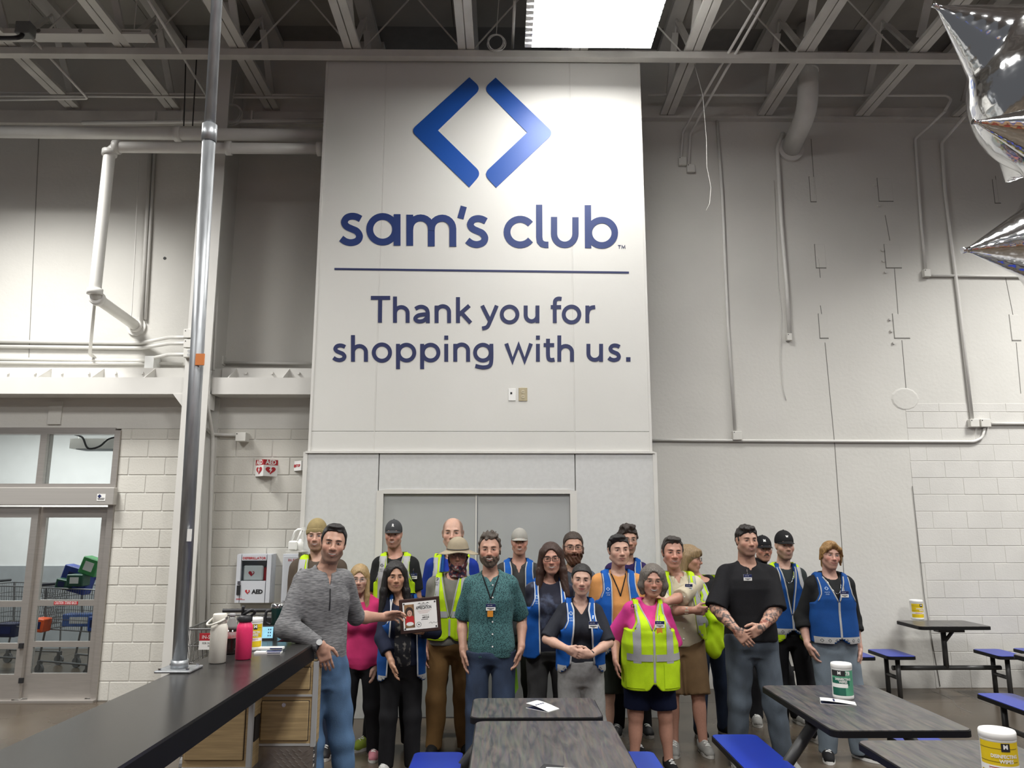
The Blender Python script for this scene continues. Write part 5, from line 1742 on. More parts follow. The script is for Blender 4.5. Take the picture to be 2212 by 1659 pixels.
def unit(v):
    v = np.array(v, float)
    return v / max(1e-9, np.linalg.norm(v))


def hand_prims(Wp, u, s, n, k, curl, thumb_out=0.0, spread=.5):
    """palm, four fingers of unequal length with three joints each, and a thumb from the side of the palm"""
    u, s, n = unit(u), np.array(s, float), np.array(n, float)
    s = unit(s - u * (s @ u)); n2 = np.cross(u, s)
    n = n2 if n2 @ n > 0 else -n2
    R = np.stack([s, n, u], 1)
    out = [(rbox(Wp + u * .052 * k, (.040 * k, .0145 * k, .046 * k), .013 * k, R), .012)]
    out.append((cone(Wp - u * .01, Wp + u * .035 * k, .024 * k, .025 * k), .014))
    for i, (l_, o_) in enumerate(((.078, .0), (.086, .004), (.080, .001), (.062, -.008))):
        off = (.030 - .0203 * i)
        p = Wp + u * (.086 + o_) * k + s * off * k
        th = 0.0
        for j, (q, bend) in enumerate(((.46, .30), (.31, .55), (.25, .45))):
            th += curl * bend * (1 + .12 * i)
            d = u * math.cos(th) + n * math.sin(th) + s * (off * 2.2 * spread * (1 if j == 0 else .4))
            p2 = p + unit(d) * l_ * q * k
            r0 = (.0088, .0082, .0076)[j] * k * (.92 if i == 3 else 1)
            out.append((cone(p, p2, r0, r0 * .92), .004))
            p = p2
    p0 = Wp + u * .022 * k + s * .026 * k + n * .004 * k
    p1 = p0 + unit(u * .75 + s * (.62 + thumb_out) + n * .35) * .042 * k
    p2 = p1 + unit(u * 1.0 + s * (.12 + thumb_out) + n * .25) * .032 * k
    p3 = p2 + unit(u * 1.0 + s * (-.05 + thumb_out) + n * .25) * .024 * k
    out += [(cone(p0, p1, .0155 * k, .0115 * k), .010), (cone(p1, p2, .0108 * k, .0098 * k), .004), (cone(p2, p3, .0098 * k, .0078 * k), .004)]
    return out


def head_prims(f):
    """skull, brow, sockets, cheeks, nose, lips, chin, ears in head space (metres for a .235 m head, face towards -y)"""
    w, jw, ns = f.get('w', 1.0) * 1.03, f.get('jaw', 1.0), f.get('nose', 1.0)
    sm = f.get('smile', .4)
    A, S_ = 'add', 'sub'
    o = []
    ad = lambda p, k: o.append((A, p, k))
    sb = lambda p, k: o.append((S_, p, k))
    ad(ell((0, .014, .040), (.0755 * w, .093, .080)), 0)
    ad(ell((0, -.022, -.010), (.068 * w, .068, .080)), .03)
    ad(ell((0, -.034, -.058), (.054 * w * jw, .052, .058)), .03)
    for q in (-1, 1):
        ad(cone((q * .052 * w * jw, .012, -.062), (q * .018 * jw, -.060, -.104), .020, .016), .028)
        ad(ell((q * .043 * w, -.058, -.026), (.022, .022, .020)), .022)              # cheek bone
    ad(ell((0, -.066, -.103), (.022 * jw, .019, .014)), .022)                         # chin
    ad(cone((-.032 * w, -.079, .024), (.032 * w, -.079, .024), .011, .011), .018)     # brow
    for q in (-1, 1): sb(ell((q * .0325 * w, -.100, .004), (.0175, .020, .0120)), .014)
    for q in (-1, 1): ad(ell((q * .0320 * w, -.0725, .004), (.0155, .0145, .0125)), .004)   # eyeball and lids
    ad(cone((0, -.086, .016), (0, -.1035 - .004 * ns, -.026), .0075, .0105 * ns), .014)     # nose
    ad(ell((0, -.106 - .005 * ns, -.031), (.0125 * ns, .012, .0105)), .010)
    for q in (-1, 1): ad(ell((q * .0135 * ns, -.096, -.034), (.0085 * ns, .011, .008)), .008)
    ad(ell((0, -.080, -.062), (.030, .018, .022)), .022)                               # muzzle
    mw = .024 + .006 * sm
    up, lo_ = -.0575 + .002, -.0715 - .004 * f.get('open', 0)
    for q in (-1, 1):
        ad(cone((0, -.0955, up), (q * mw * .85, -.0835 + .006 * sm * 0, up - .004 + .008 * sm), .0042, .0028), .007)
        ad(cone((0, -.0950, lo_), (q * mw * .8, -.0815, lo_ + .006 + .006 * sm), .0052, .003), .007)
    for q in (-1, 1):
        ad(ell((q * .0735 * w, .016, -.006), (.0085, .019, .031)), .006)
        ad(ell((q * .0785 * w, .022, .004), (.0070, .016, .022)), .006)
        sb(ell((q * .0845 * w, .010, -.002), (.0055, .009, .014)), .005)
    return o


def head_sdf(F, fr, f):
    for op, p, k in head_prims(f):
        (F.add if op == 'add' else F.sub)(p, k, fr=fr)
    return F


def rot(yaw, pitch, roll):
    cy, sy, cp, sp_, cr_, sr = math.cos(yaw), math.sin(yaw), math.cos(pitch), math.sin(pitch), math.cos(roll), math.sin(roll)
    Rz = np.array([[cy, -sy, 0], [sy, cy, 0], [0, 0, 1]])
    Rx = np.array([[1, 0, 0], [0, cp, -sp_], [0, sp_, cp]])
    Ry = np.array([[cr_, 0, sr], [0, 1, 0], [-sr, 0, cr_]])
    return Rz @ Rx @ Ry


def sstep(a, b, x): t = np.clip((x - a) / (b - a), 0, 1); return t * t * (3 - 2 * t)


class Surf:
    """front-most surface of several meshes, for laying things on a body"""
    def __init__(s): s.t = []

    def put(s, P, Q): s.t.append(BVHTree.FromPolygons(P.tolist(), Q.tolist())); return s

    def hit(s, o, d):
        best = None
        for t in s.t:
            r = t.ray_cast(Vector(o), Vector(d), 3.0)
            if r[0] is not None and (best is None or r[3] < best[1]): best = (r[0], r[3], r[1])
        return best

    def front(s, x, z, default=-.12):
        h = s.hit((x, -1.5, z), (0, 1, 0))
        return h[0].y if h else default


def strip_on(surf, fr, x0, x1, top, bot, n_, m_, off, mb=None, mi=0, z_ok=None):
    """a strip between two curves drawn on the face (head space x, z), laid on the skin"""
    mb = mb or MB()
    vs = []
    d = fr.R @ np.array((0, 1.0, 0))
    prev = -.1
    for i in range(n_ + 1):
        t = -1 + 2 * i / n_
        x = x0 + (x1 - x0) * i / n_
        zt_, zb_ = top(t), bot(t)
        for j in range(m_ + 1):
            z = zb_ + (zt_ - zb_) * j / m_
            o = fr.to((x, -.25, z))
            h = surf.hit(o, d)
            if h and abs(h[1] / fr.k - .25) < .16:
                y = -.25 + h[1] / fr.k - off
                prev = y
            else:
                y = prev
            vs.append(tuple(fr.to((x, y, z))))
    fs = []
    for i in range(n_):
        for j in range(m_):
            a = i * (m_ + 1) + j
            fs.append((a, a + m_ + 1, a + m_ + 2, a + 1))
    mb.add(vs, fs, mi)
    return mb


def face(surf, fr, f, par):
    w, sm, op = f.get('w', 1), f.get('smile', .4), f.get('open', 0)
    eo = f.get('eye', .8)
    irm = M_iris[f.get('iris', 'b')]
    hc = hair_mat(f.get('brow', (.03, .02, .015)))
    for q in (-1, 1):
        xc = q * .0320 * w
        ew = .0138
        up = lambda t: .0045 + (.0052 * eo) * (1 - t * t) ** .75 - .0008 * abs(t)
        dn = lambda t: .0035 - (.0042 * eo) * (1 - t * t) ** .8
        mb = strip_on(surf, fr, xc - ew, xc + ew, up, dn, 8, 3, .0008)
        r = .0058
        look = f.get('look', 0) * .003
        iu = lambda t: min(up(t * r / ew + look / ew), .004 + r * math.sqrt(max(0, 1 - t * t)))
        idn = lambda t: max(dn(t * r / ew + look / ew), .004 - r * math.sqrt(max(0, 1 - t * t)))
        strip_on(surf, fr, xc + look - r, xc + look + r, iu, idn, 6, 2, .0014, mb, 1)
        strip_on(surf, fr, xc - ew * 1.08, xc + ew * 1.08, lambda t: up(t * .98) + .0022 * (1 - .6 * t * t), lambda t: up(t * .98) - .0004, 8, 1, .0016, mb, 2)
        strip_on(surf, fr, xc - ew * .9, xc + ew * .9, lambda t: dn(t) + .0002, lambda t: dn(t) - .0009, 6, 1, .0014, mb, 2)
        mb.build('eye', [M_eyew, irm, M_lash], par, True)
        bt = f.get('browt', 1.0)
        bz = f.get('browz', .0215)
        s0, s1 = (xc - .022, xc + .019) if q < 0 else (xc - .019, xc + .022)
        ctr = lambda t: bz + .0035 * (1 - (t * q * -1 + .2) ** 2) + .0010 * (t * -q)
        strip_on(surf, fr, s0, s1, lambda t: ctr(t) + .0032 * bt * (1 - .55 * (t * q) ** 2 - .2 * t * q), lambda t: ctr(t) - .0026 * bt * (1 - .5 * (t * q) ** 2), 9, 1, .0016).build('eyebrow', hc, par, True)
    mw = .0240 + .0075 * sm
    zm = -.0640
    cur = lambda t: zm + (.0075 * sm) * t * t - .001 * sm
    lipm = mat('lips_%d' % int(f.get('lip', (.38, .165, .135))[0] * 1000), f.get('lip', (.38, .165, .135)), .45, var=.1)
    mb = MB()
    if op > 0:
        h_ = .0105 * op
        strip_on(surf, fr, -mw, mw, lambda t: cur(t) + .0055 * (1 - t * t) + .0052 * (1 - t ** 4) * (1 - .15 * math.exp(-(t / .12) ** 2)), lambda t: cur(t) + .0040 * (1 - t * t), 12, 1, .0012, mb, 0)
        strip_on(surf, fr, -mw * .9, mw * .9, lambda t: cur(t) + .0045 * (1 - t * t) - h_ * (1 - t * t), lambda t: cur(t) + .0030 * (1 - t * t) - (h_ + .0070) * (1 - t * t), 12, 1, .0012, mb, 0)
        strip_on(surf, fr, -mw * .97, mw * .97, lambda t: cur(t) + .0048 * (1 - t * t), lambda t: cur(t) + .0042 * (1 - t * t) - h_ * (1 - t * t) - .0006, 12, 2, .0014, mb, 1)
        mb.build('lips', [lipm, M_mouth], par, True)
        strip_on(surf, fr, -mw * .80, mw * .80, lambda t: cur(t * .8) + .0045 * (1 - t * t * .64), lambda t: cur(t * .8) + .0045 * (1 - t * t * .64) - min(h_ * .85, .0085) * (1 - .75 * t * t), 12, 2, .0022).build('teeth', M_teeth, par, True)
    else:
        strip_on(surf, fr, -mw, mw, lambda t: cur(t) + .0058 * (1 - t ** 4) * (1 - .2 * math.exp(-(t / .12) ** 2)), lambda t: cur(t), 12, 1, .0012, mb, 0)
        strip_on(surf, fr, -mw * .92, mw * .92, lambda t: cur(t), lambda t: cur(t) - .0080 * (1 - t * t) - .0003, 12, 1, .0012, mb, 0)
        strip_on(surf, fr, -mw * 1.04, mw * 1.04, lambda t: cur(t) + .0010, lambda t: cur(t) - .0010, 12, 1, .0018, mb, 1)
        mb.build('lips', [lipm, M_mouth], par, True)
    if f.get('mustache'):
        strip_on(surf, fr, -.028, .028, lambda t: zm + .019 - .012 * t * t, lambda t: zm + .0065 - .014 * t * t * abs(t), 10, 2, .0035).build('mustache', hair_mat(f['mustache']), par, True)


def glasses(fr, par, col=(.02, .02, .022), rw=.0245, rh=.0175, rnd=.45, thick=.0014, zc=.003, w=1.0):
    g = MB()
    mf = mat('spectacle_frame_%d' % int(col[0] * 999 + col[1] * 99), col, .3, metal=.3)
    rims = []
    for q in (-1, 1):
        P = rrect(q * .0325 * w - rw, q * .0325 * w + rw, zc - rh, zc + rh, min(rw, rh) * min(.99, rnd), 5)
        pts = [fr.to((x, -.103 - .010 * (1 - (abs(x) / .06) ** 2), z)) for x, z in P]
        g.tube(pts, thick * fr.k, 6, closed=True)
        rims.append(pts)
        g.tube([fr.to((q * (.0325 * w + rw), -.1015, zc + rh * .5)), fr.to((q * .074 * w, -.088, zc + rh * .5)), fr.to((q * .083 * w, .005, zc + .010)), fr.to((q * .083 * w, .028, zc - .006))], thick * fr.k, 6)
    g.tube([fr.to((-.0325 * w + rw, -.112, zc + .003)), fr.to((0, -.116, zc + .006)), fr.to((.0325 * w - rw, -.112, zc + .003))], thick * fr.k, 6)
    o = g.build('glasses', mf, par, True)
    for pts in rims:
        MB().add(pts, [tuple(range(len(pts)))]).build('lens', glass_mat('spectacle_lens', (.93, .95, .95), .06), o)
    return o
# ================================================================== BUILDING ONE PERSON
def smooth_tube(par, name, pts, r, m, n=6, closed=False):
    return MB().tube(pts, r, n, closed=closed).build(name, m, par, True)


def drape(surf, name, m, par, left, right, z0, z1, nx, nz, off=.003, jump=.05, mbs=None):
    """cloth strip between two edges (functions of height) laid on the front of the figure"""
    V = {}
    for j in range(nz + 1):
        z = z0 + (z1 - z0) * j / nz
        a, b = (left(z) if callable(left) else left), (right(z) if callable(right) else right)
        for i in range(nx + 1):
            x = a + (b - a) * i / nx
            h = surf.hit((x, -1.5, z), (0, 1, 0))
            if h: V[(i, j)] = Vector((x, h[0].y, z)) + h[2] * off if h[2].y < 0 else Vector((x, h[0].y - off, z))
    mb = mbs or MB()
    ids = {}
    vs, fs = [], []
    for k, p in V.items(): ids[k] = len(vs); vs.append(p)
    for j in range(nz):
        for i in range(nx):
            q = [(i, j), (i + 1, j), (i + 1, j + 1), (i, j + 1)]
            if all(k in ids for k in q):
                ys = [V[k].y for k in q]
                if max(ys) - min(ys) < jump: fs.append(tuple(ids[k] for k in q))
    if not fs: return None
    mb.add(vs, fs)
    return mb.build(name, m, par, True) if mbs is None else None


def drape_flat(surf, name, m, par, vs2, fs, off=.004):
    vs = []
    for x, z in vs2:
        h = surf.hit((x, -1.5, z), (0, 1, 0))
        vs.append((x, (h[0].y if h else -.1) - off, z))
    return MB().add(vs, fs).build(name, m, par)


def emblem_on(surf, par, x, z, s, m):
    """small diamond of two chevrons above the two little words"""
    vs, fs = [], []
    t = .30
    for q in (-1, 1):
        b = len(vs)
        for (u, w) in ((.12, 1), (.12 + .26, .80), (.55, 0.0), (.38, -.80), (.12, -1), (1.0, 0)):
            pass
        P = [(.10, .95), (.98, 0), (.10, -.95), (.10, -.50), (.52, 0), (.10, .50)]
        vs += [(x + q * u * s, z + w * s) for u, w in P]
        f_ = [(b, b + 1, b + 4, b + 5), (b + 1, b + 2, b + 3, b + 4)]
        fs += [f[::-1] if q > 0 else f for f in f_]
    drape_flat(surf, 'emblem', m, par, vs, fs, .009)
    for k, tx in enumerate(("sam's", 'club')):
        v2, f2 = text_mesh(tx, s * 1.15, 'CENTER', .0, 1)
        drape_flat(surf, 'emblem_lettering', m, par, [(x + v[0], z - s * (1.75 + 1.0 * k) + v[1]) for v in v2], f2, .009)


def badge_on(surf, par, x, z, w=.062, h=.046, extra=None, name='name_badge', clip=True):
    y = surf.front(x, z) - .010
    o = MB().box((x - w / 2, y - .002, z - h / 2), (x + w / 2, y + .002, z + h / 2)).build(name, M_white, par)
    MB().box((x - w / 2, y - .0028, z + h * .02), (x + w / 2, y - .0019, z + h / 2)).build('blue_band', M_navy, o)
    mb = MB()
    mb.box((x - w * .36, y - .0032, z - h * .26), (x + w * .36, y - .0026, z - h * .16)).box((x - w * .14, y - .0032, z - h * .39), (x + w * .14, y - .0026, z - h * .33))
    mb.build('print', M_ink, o)
    mb = MB(); put_text(mb, "sam's club", (x - w * .1, y - .0034, z + h * .26), h * .2, width=w * .5)
    mb.build('lettering', M_white, o)
    if clip: MB().tube([(x, y, z + h / 2), (x - .002, y - .004, z + h / 2 + .02), (x, y + .006, z + h / 2 + .036)], .003, 6).build('clip', M_chrome, o)
    if extra:
        e = MB().box((x - w * .35, y - .003, z - h * 1.45), (x + w * .25, y + .001, z - h * .55)).build('orange_card', mat('orange_card', (.62, .24, .02), .5), o)
    return o


COUNT = {}


def person(sp):
    d, tx, ty = sp['d'], sp['tx'], sp['ty']
    rz = math.radians(sp.get('rz', 0))
    top = W(tx, ty, d)
    ht = sp.get('ht', .014)
    chz = W(tx, sp['ch'], d - .07).z
    hs = min(.262, max(.205, top.z - ht - chz))
    k = hs / .237
    x0 = W(sp.get('bx', tx), 1300, d).x
    root = thing('person', sp['label'], 'person', (x0, d, 0), rz)
    cR, sR = math.cos(-rz), math.sin(-rz)

    def loc(p):
        x, y = p[0] - x0, p[1] - d
        return np.array((x * cR - y * sR, x * sR + y * cR, p[2]))
    Hb = top.z - ht
    s = Hb / 1.75
    fem = sp.get('fem', False)
    g, belly, bust = sp.get('g', 1.0), sp.get('belly', 0.0), sp.get('bust', .018 if fem else 0)
    hc = loc((top.x, d - sp.get('hf', .03), 0)); hc[2] = Hb - .12 * k
    yaw, pit, rol = (math.radians(q) for q in sp.get('head', (0, 0, 0)))
    fr = Frame(rot(yaw, pit, rol), hc, k)
    chin = hc[2] - .117 * k
    zS = chin - sp.get('neck', .150) * s
    sh = sp.get('sh', .16 if fem else .185) * s * (.86 if fem else .80)
    f = sp.get('face', {})
    skin = np.array(sp.get('skin', (.50, .295, .215)))
    zc_ = .465 * Hb
    by = -belly
    st = [(zc_ - .02, .10 * g, .085 * g), (zc_ + .03, .155 * g, .108 * g), (.52 * Hb, (.178 if fem else .168) * g, .118 * g, by * .3), (.56 * Hb, (.172 if fem else .163) * g, .114 * g + belly * .5, by * .7),
          (.62 * Hb, (.140 if fem else .150) * g, .104 * g + belly * .7, by), (.68 * Hb, (.145 if fem else .156) * g, .110 * g + belly * .5, by * .8), (zS - .10 * s, .166 * (g * .6 + .4), .118 * (g * .7 + .3), by * .2),
          (zS - .03 * s, .150, .105 * (g * .5 + .5)), (zS + .03 * s, .112, .082), (zS + .065 * s, .070, .064), (zS + .085 * s, .05, .05)]
    st = [(q[0], q[1] * .92 * (sh / .150 if q[0] > zS - .05 else 1) * (s if q[0] <= zS - .05 else 1), q[2] * s, (q[3] if len(q) > 3 else 0) + .012) for q in st]
    TR = loft(st)
    wmx = max(q[1] for q in st if q[0] < zS - .2 * s)
    bmx = max(q[2] for q in st if q[0] < zS - .2 * s)
    TRV = loft([(q[0] - (.07 if i_ == 0 else 0), q[1] if q[0] > zS - .2 * s else max(q[1], wmx * .97), q[2] if q[0] > zS - .2 * s else max(q[2], bmx * .95), q[3] if q[0] > .58 * Hb else .012 + by * .8) for i_, q in enumerate(st)])
    nb = hc + fr.R @ np.array((0, .022, -.060)) * k
    neck = cone(nb, (hc[0] * .3, .032, zS + .045 * s), .055 * s * sp.get('nk', .95 if not fem else .84), .062 * s * sp.get('nk', .97 if not fem else .86))
    traps = [cone((q * .036, .03, chin - .085 * s), (q * sh * .86, .018, zS + .018 * s), .028, .044 * s) for q in (-1, 1)]
    busts = [ell((q * .072 * s, -.088 * g * s - belly * .3, zS - .125 * s), (.070 * s, .045 * s + bust, .068 * s)) for q in (-1, 1)] if bust > 0 else []
    # arms
    arms = {}
    l1, l2 = .285 * s, .242 * s
    for nm, q in (('l', -1), ('r', 1)):
        S = np.array((q * sh, .015, zS))
        a = sp.get('arm_' + nm)
        if a is None:
            T = S + np.array((q * .05, -.03, -(l1 + l2) * .985)); hint = (q * .5, .9, 0)
        else:
            p = W(a[0], a[1], d + a[2])
            T = loc(p); hint = a[3] if len(a) > 3 else (q * .35, 1, -.1)
        E, T2 = ik(S, T, l1, l2, hint)
        arms[nm] = (S, E, T2, q)
    ag = sp.get('ag', .75 + .25 * g) * (.86 if fem else .94)
    # legs
    legs = {}
    fx = sp.get('feet', ((-.115, 0, -8), (.115, 0, 8)))
    for i, q in enumerate((-1, 1)):
        Hp = np.array((q * .088 * (g * .5 + .5) * s, .012, .50 * Hb))
        A = np.array((fx[i][0], fx[i][1] + .02, .065))
        Kn = Hp * .47 + A * .53 + np.array((0, -.022, 0))
        legs[i] = (Hp, Kn, A, q, math.radians(fx[i][2]))
    lg = sp.get('lg', .7 + .3 * g)
    RES = sp.get('res', .010)
    # ---------------------------------------------------------------- body
    hk = s * (.93 if fem else 1.0) * sp.get('hk', 1.0)
    fx_, fy_, fz_ = [(hc[0] - .098 * k, hc[0] + .098 * k, .0040)], [(hc[1] - .128 * k, hc[1] + .115 * k, .0040)], [(chin - .012, hc[2] + .13 * k, .0038)]
    hp = []
    for nm in arms:
        S, E, T2, q = arms[nm]
        ho = sp.get('hand_' + nm, {})
        u = unit(ho['u']) if 'u' in ho else unit(T2 - E)
        sd = ho.get('s', (0, -1, 0)); n_ = ho.get('n', (-q, .1, 0))
        hp.append((T2, u, sd, n_, ho.get('curl', .55), ho.get('out', 0.0)))
        c_ = T2 + u * .09
        r_ = .105
        fx_.append((c_[0] - r_, c_[0] + r_, .0048)); fy_.append((c_[1] - r_, c_[1] + r_, .0048)); fz_.append((c_[2] - r_, c_[2] + r_, .0048))
    pts = np.array([p for nm in arms for p in arms[nm][:3]] + [h[0] + h[1] * .2 for h in hp] + [(-.22 * g, -.2 - belly, 0), (.22 * g, .2, 0)])
    lo, hi = pts.min(0) - .07, pts.max(0) + .07
    lo[1] = min(lo[1], hc[1] - .15 * k); hi[1] = max(hi[1], hc[1] + .13 * k)
    F = Fld(axis(min(lo[0], hc[0] - .1), max(hi[0], hc[0] + .1), .013, fx_), axis(lo[1], hi[1], .013, fy_), axis(-.0, Hb + .02, .016 if sp.get('legs', 'long') == 'long' else .012, fz_))
    head_sdf(F, fr, f)
    F.add(neck, .018)
    for t in traps: F.add(t, .03)
    F.add(TR, .03)
    for b_ in busts: F.add(b_, .03)
    for nm in arms:
        S, E, T2, q = arms[nm]
        F.add(cone(S, E, .050 * s * ag, .038 * s * ag), .035)
        F.add(cone(E, E + (T2 - E) * .35, .038 * s * ag, .041 * s * ag), .012)
        F.add(cone(E + (T2 - E) * .35, T2, .041 * s * ag, .0255 * s * (.5 + .5 * ag)), .012)
    for h in hp:
        for p, kk in hand_prims(h[0], h[1], h[2], h[3], hk, h[4], h[5]): F.add(p, kk)
    for i in legs:
        Hp, Kn, A, q, an = legs[i]
        F.add(cone(Hp, Kn, .086 * s * lg, .054 * s * lg), .03)
        F.add(cone(Kn, A, .052 * s * lg, .036 * s * (.5 + .5 * lg)), .02)
        F.add(ell(Kn * .68 + A * .32 + np.array((0, .018, 0)), (.050 * s * lg, .052 * s * lg, .12 * s)), .03)
        F.add(cone(A, A + np.array((math.sin(an) * .06, -.06, -.036)), .034, .022), .01)
    P, Q = nets(F.x, F.y, F.z, F.v)
    # skin colours: cheeks, stubble, shaved scalp, tattoos
    hl = (P - fr.c) @ fr.R / fr.k
    cl = np.tile(skin, (len(P), 1))
    near = hl[:, 2] > -.16
    rosy = np.exp(-(((np.abs(hl[:, 0]) - .043) / .020) ** 2 + ((hl[:, 2] + .028) / .022) ** 2)) * (hl[:, 1] < -.02) + .8 * np.exp(-((hl[:, 0] / .016) ** 2 + ((hl[:, 2] + .03) / .016) ** 2)) * (hl[:, 1] < -.08)
    ros = f.get('rosy', .35) * rosy[:, None]
    cl = cl * (1 - ros) + cl * np.array((1.06, .68, .64)) * ros
    if f.get('stubble'):
        c2, am = f['stubble']
        m_ = sstep(-.030, -.068, hl[:, 2] + .25 * np.minimum(0, -(hl[:, 1] + .02)) * 0 - .30 * np.maximum(0, hl[:, 1] + .055)) * (hl[:, 1] < .02) * (hl[:, 2] > -.135)
        m_ = m_ * am * .8
        cl = cl * (1 - m_[:, None]) + np.array(c2) * m_[:, None]
    if f.get('scalp'):
        c2, am = f['scalp']
        m_ = sstep(-.02, .005, hl[:, 2]) * sstep(-.062, -.040, hl[:, 1] - .5 * np.maximum(0, hl[:, 2] - .05)) * sstep(.125, .08, hl[:, 2]) * near * am
        cl = cl * (1 - m_[:, None]) + np.array(c2) * m_[:, None]
    if sp.get('tattoo'):
        m_ = np.zeros(len(P))
        for nm in arms:
            S, E, T2, q = arms[nm]
            for a, b, r_ in ((S, E, .075), (E, E + (T2 - E) * .93, .065)):
                ab = b - a; t = np.clip(((P - a) @ ab) / (ab @ ab), 0, 1)
                dd_ = np.linalg.norm(P - a - t[:, None] * ab, axis=1)
                m_ = np.maximum(m_, (dd_ < r_) * 1.0)
        w = np.sin(95 * P[:, 0] + 40 * np.sin(22 * P[:, 2])) + np.sin(110 * P[:, 2] + 5 * np.sin(60 * P[:, 0])) + np.sin(90 * P[:, 1] + 70 * P[:, 2])
        m_ = m_ * sstep(-.5, .5, w) * .85
        ink = np.where((np.sin(31 * P[:, 2] + 17 * P[:, 0]) > .75)[:, None], np.array((.22, .05, .035)), np.array((.035, .04, .045)))
        cl = cl * (1 - m_[:, None]) + ink * m_[:, None]
    body = raw_mesh('body', P, Q, skin_mat(), root, cl)
    fq = Q[(hl[Q].min(1)[:, 2] > -.15) & (hl[Q].max(1)[:, 1] < .06)]
    SH = Surf().put(P, fq)
    face(SH, fr, f, root)
    ALL = Surf().put(P, Q)
    # ---------------------------------------------------------------- hair, beard, hats
    build_hair(sp, fr, f, root, k)
    # ---------------------------------------------------------------- trousers
    leg_kind = sp.get('legs', 'long')
    pm = sp['pants']
    hem_ = W(tx, sp['hem_py'], d - .12).z if 'hem_py' in sp else sp.get('hem', .50) * Hb
    zw = min(.60 * Hb, hem_ + .045)
    xw = max(abs(fx[0][0]), abs(fx[1][0]), .19 * g) + .09
    G = Fld(axis(-xw, xw, RES * 1.15), axis(-.22 - belly * .5, .20, RES * 1.15), axis(.0, zw + .03, RES * 1.35))
    po = sp.get('pant_off', .012)
    G.add(TR, 0, po)
    for i in legs:
        Hp, Kn, A, q, an = legs[i]
        wd = sp.get('pant_w', 1.0)
        if leg_kind == 'long':
            G.add(cone(Hp, Kn, (.088 * lg + po) * s, (.062 * lg + po) * s * wd), .03)
            G.add(cone(Kn, A + np.array((0, -.005, -.005)), (.062 * lg + po) * s * wd, (.052 * wd + po) * s), .03)
        else:
            G.add(cone(Hp, Kn, (.090 * lg + po) * s, (.080 * lg + po) * s, cut1=sp.get('short_t', .92)), .03)
    G.cut(lambda x, y, z: z - zw)
    if leg_kind == 'long':
        G.cut(lambda x, y, z: .040 - z)
        G.folds(sp.get('pfold', .007), 26, seed=int(tx))
    else:
        G.folds(.004, 18, seed=int(tx))
    p2, q2 = nets(G.x, G.y, G.z, G.v)
    tr = raw_mesh('shorts' if leg_kind != 'long' else 'trousers', p2, q2, pm, root)
    # ---------------------------------------------------------------- shirt
    sl = sp.get('sleeve', 'short')
    so = sp.get('shirt_off', .012)
    hem = sp.get('hem', .50) * Hb
    if 'hem_py' in sp: hem = W(tx, sp['hem_py'], d - .12).z
    ap = np.array([p for nm in arms for p in arms[nm][:3]] + [(-.23 * g, -.2 - belly, 0), (.23 * g, .2, 0)])
    lo, hi = ap.min(0) - .08, ap.max(0) + .08
    G = Fld(axis(lo[0], hi[0], RES), axis(lo[1], hi[1], RES), axis(min(hem, min(arms[n__][2][2] for n__ in arms) if sl in ('long', 'push') else hem) - .05, zS + .16, RES))
    G.add(TR, 0, so)
    for b_ in busts: G.add(b_, .035, so)
    for t in traps: G.add(t, .035, so)
    if sp.get('neckline') == 'high': G.add(neck, .02, so - .004)
    G.cut(lambda x, y, z: hem - z)
    for nm in arms:
        S, E, T2, q = arms[nm]
        ls = sp.get('sleeve_' + nm, sl)
        rr = .050 * s * ag
        if ls == 'none': continue
        if ls == 'short':
            te = sp.get('sleeve_t', .72)
            G.add(cone(S, S + (E - S) * 1.1, rr + so * .6, (.045 * s * ag) + so + .010, cut1=te / 1.1), .03)
        else:
            G.add(cone(S, E, rr + so * .6, .040 * s * ag + so), .035)
            te = {'long': 1.0, 'push': .42, 'elbow': .12, 'three': .62}[ls]
            G.add(cone(E, T2, .041 * s * ag + so + .002, .030 * s + so * .9 + (.004 if ls == 'long' else .010), cut1=te if ls != 'long' else .985), .02)
            if ls == 'push': G.add(cone(E + (T2 - E) * .30, E + (T2 - E) * .42, .046 * s * ag + so, .044 * s * ag + so, cut0=0, cut1=1), .006)
    G.folds(sp.get('fold', .006), 24, seed=int(tx) + 3)
    nz_ = zS + .072 * s
    nl = sp.get('neckline', 'crew')
    if nl != 'high':
        dp = {'crew': .0, 'v': .0, 'scoop': .03, 'polo': .0, 'zip': .0}[nl]
        G.sub(ell((hc[0] * .3, -.012 - dp * .3, nz_ + .03), (.066 * s + dp * .5, .078 * s + dp, .062 * s + dp)), .006)
    if nl in ('v', 'polo', 'zip'):
        vd = sp.get('vdepth', .10 if nl == 'v' else .085)
        vw = sp.get('vw', .058 if nl == 'v' else .038)
        z1v, z0v = nz_ + .02, nz_ - vd
        G.cut(lambda x, y, z: -np.maximum(np.maximum((np.abs(x - hc[0] * .2) - vw * np.clip((z - z0v) / (z1v - z0v), -1, 1.2)) * .9, y - .0), z0v - z))
    p2, q2 = nets(G.x, G.y, G.z, G.v)
    shirt = raw_mesh(sp.get('shirt_name', 'shirt'), p2, q2, sp['shirt'], root)
    ALL.put(p2, q2)
    if sp.get('collar'):
        build_collar(sp, root, shirt, hc, zS, s, sp['shirt'] if sp['collar'] is True else sp['collar'])
    if sp.get('buttons'):
        z = zS + .01
        while z > hem + .05:
            y = ALL.front(sp.get('bt_x', -.004), z) - .002
            MB().tube([(sp.get('bt_x', -.004), y - .003, z), (sp.get('bt_x', -.004), y, z)], .0058, 10).build('button', M_white, shirt)
            z -= .088 * s
        drape(ALL, 'placket', sp['shirt'], shirt, -.018, .010, hem + .01, zS + .02, 2, 20, .002)
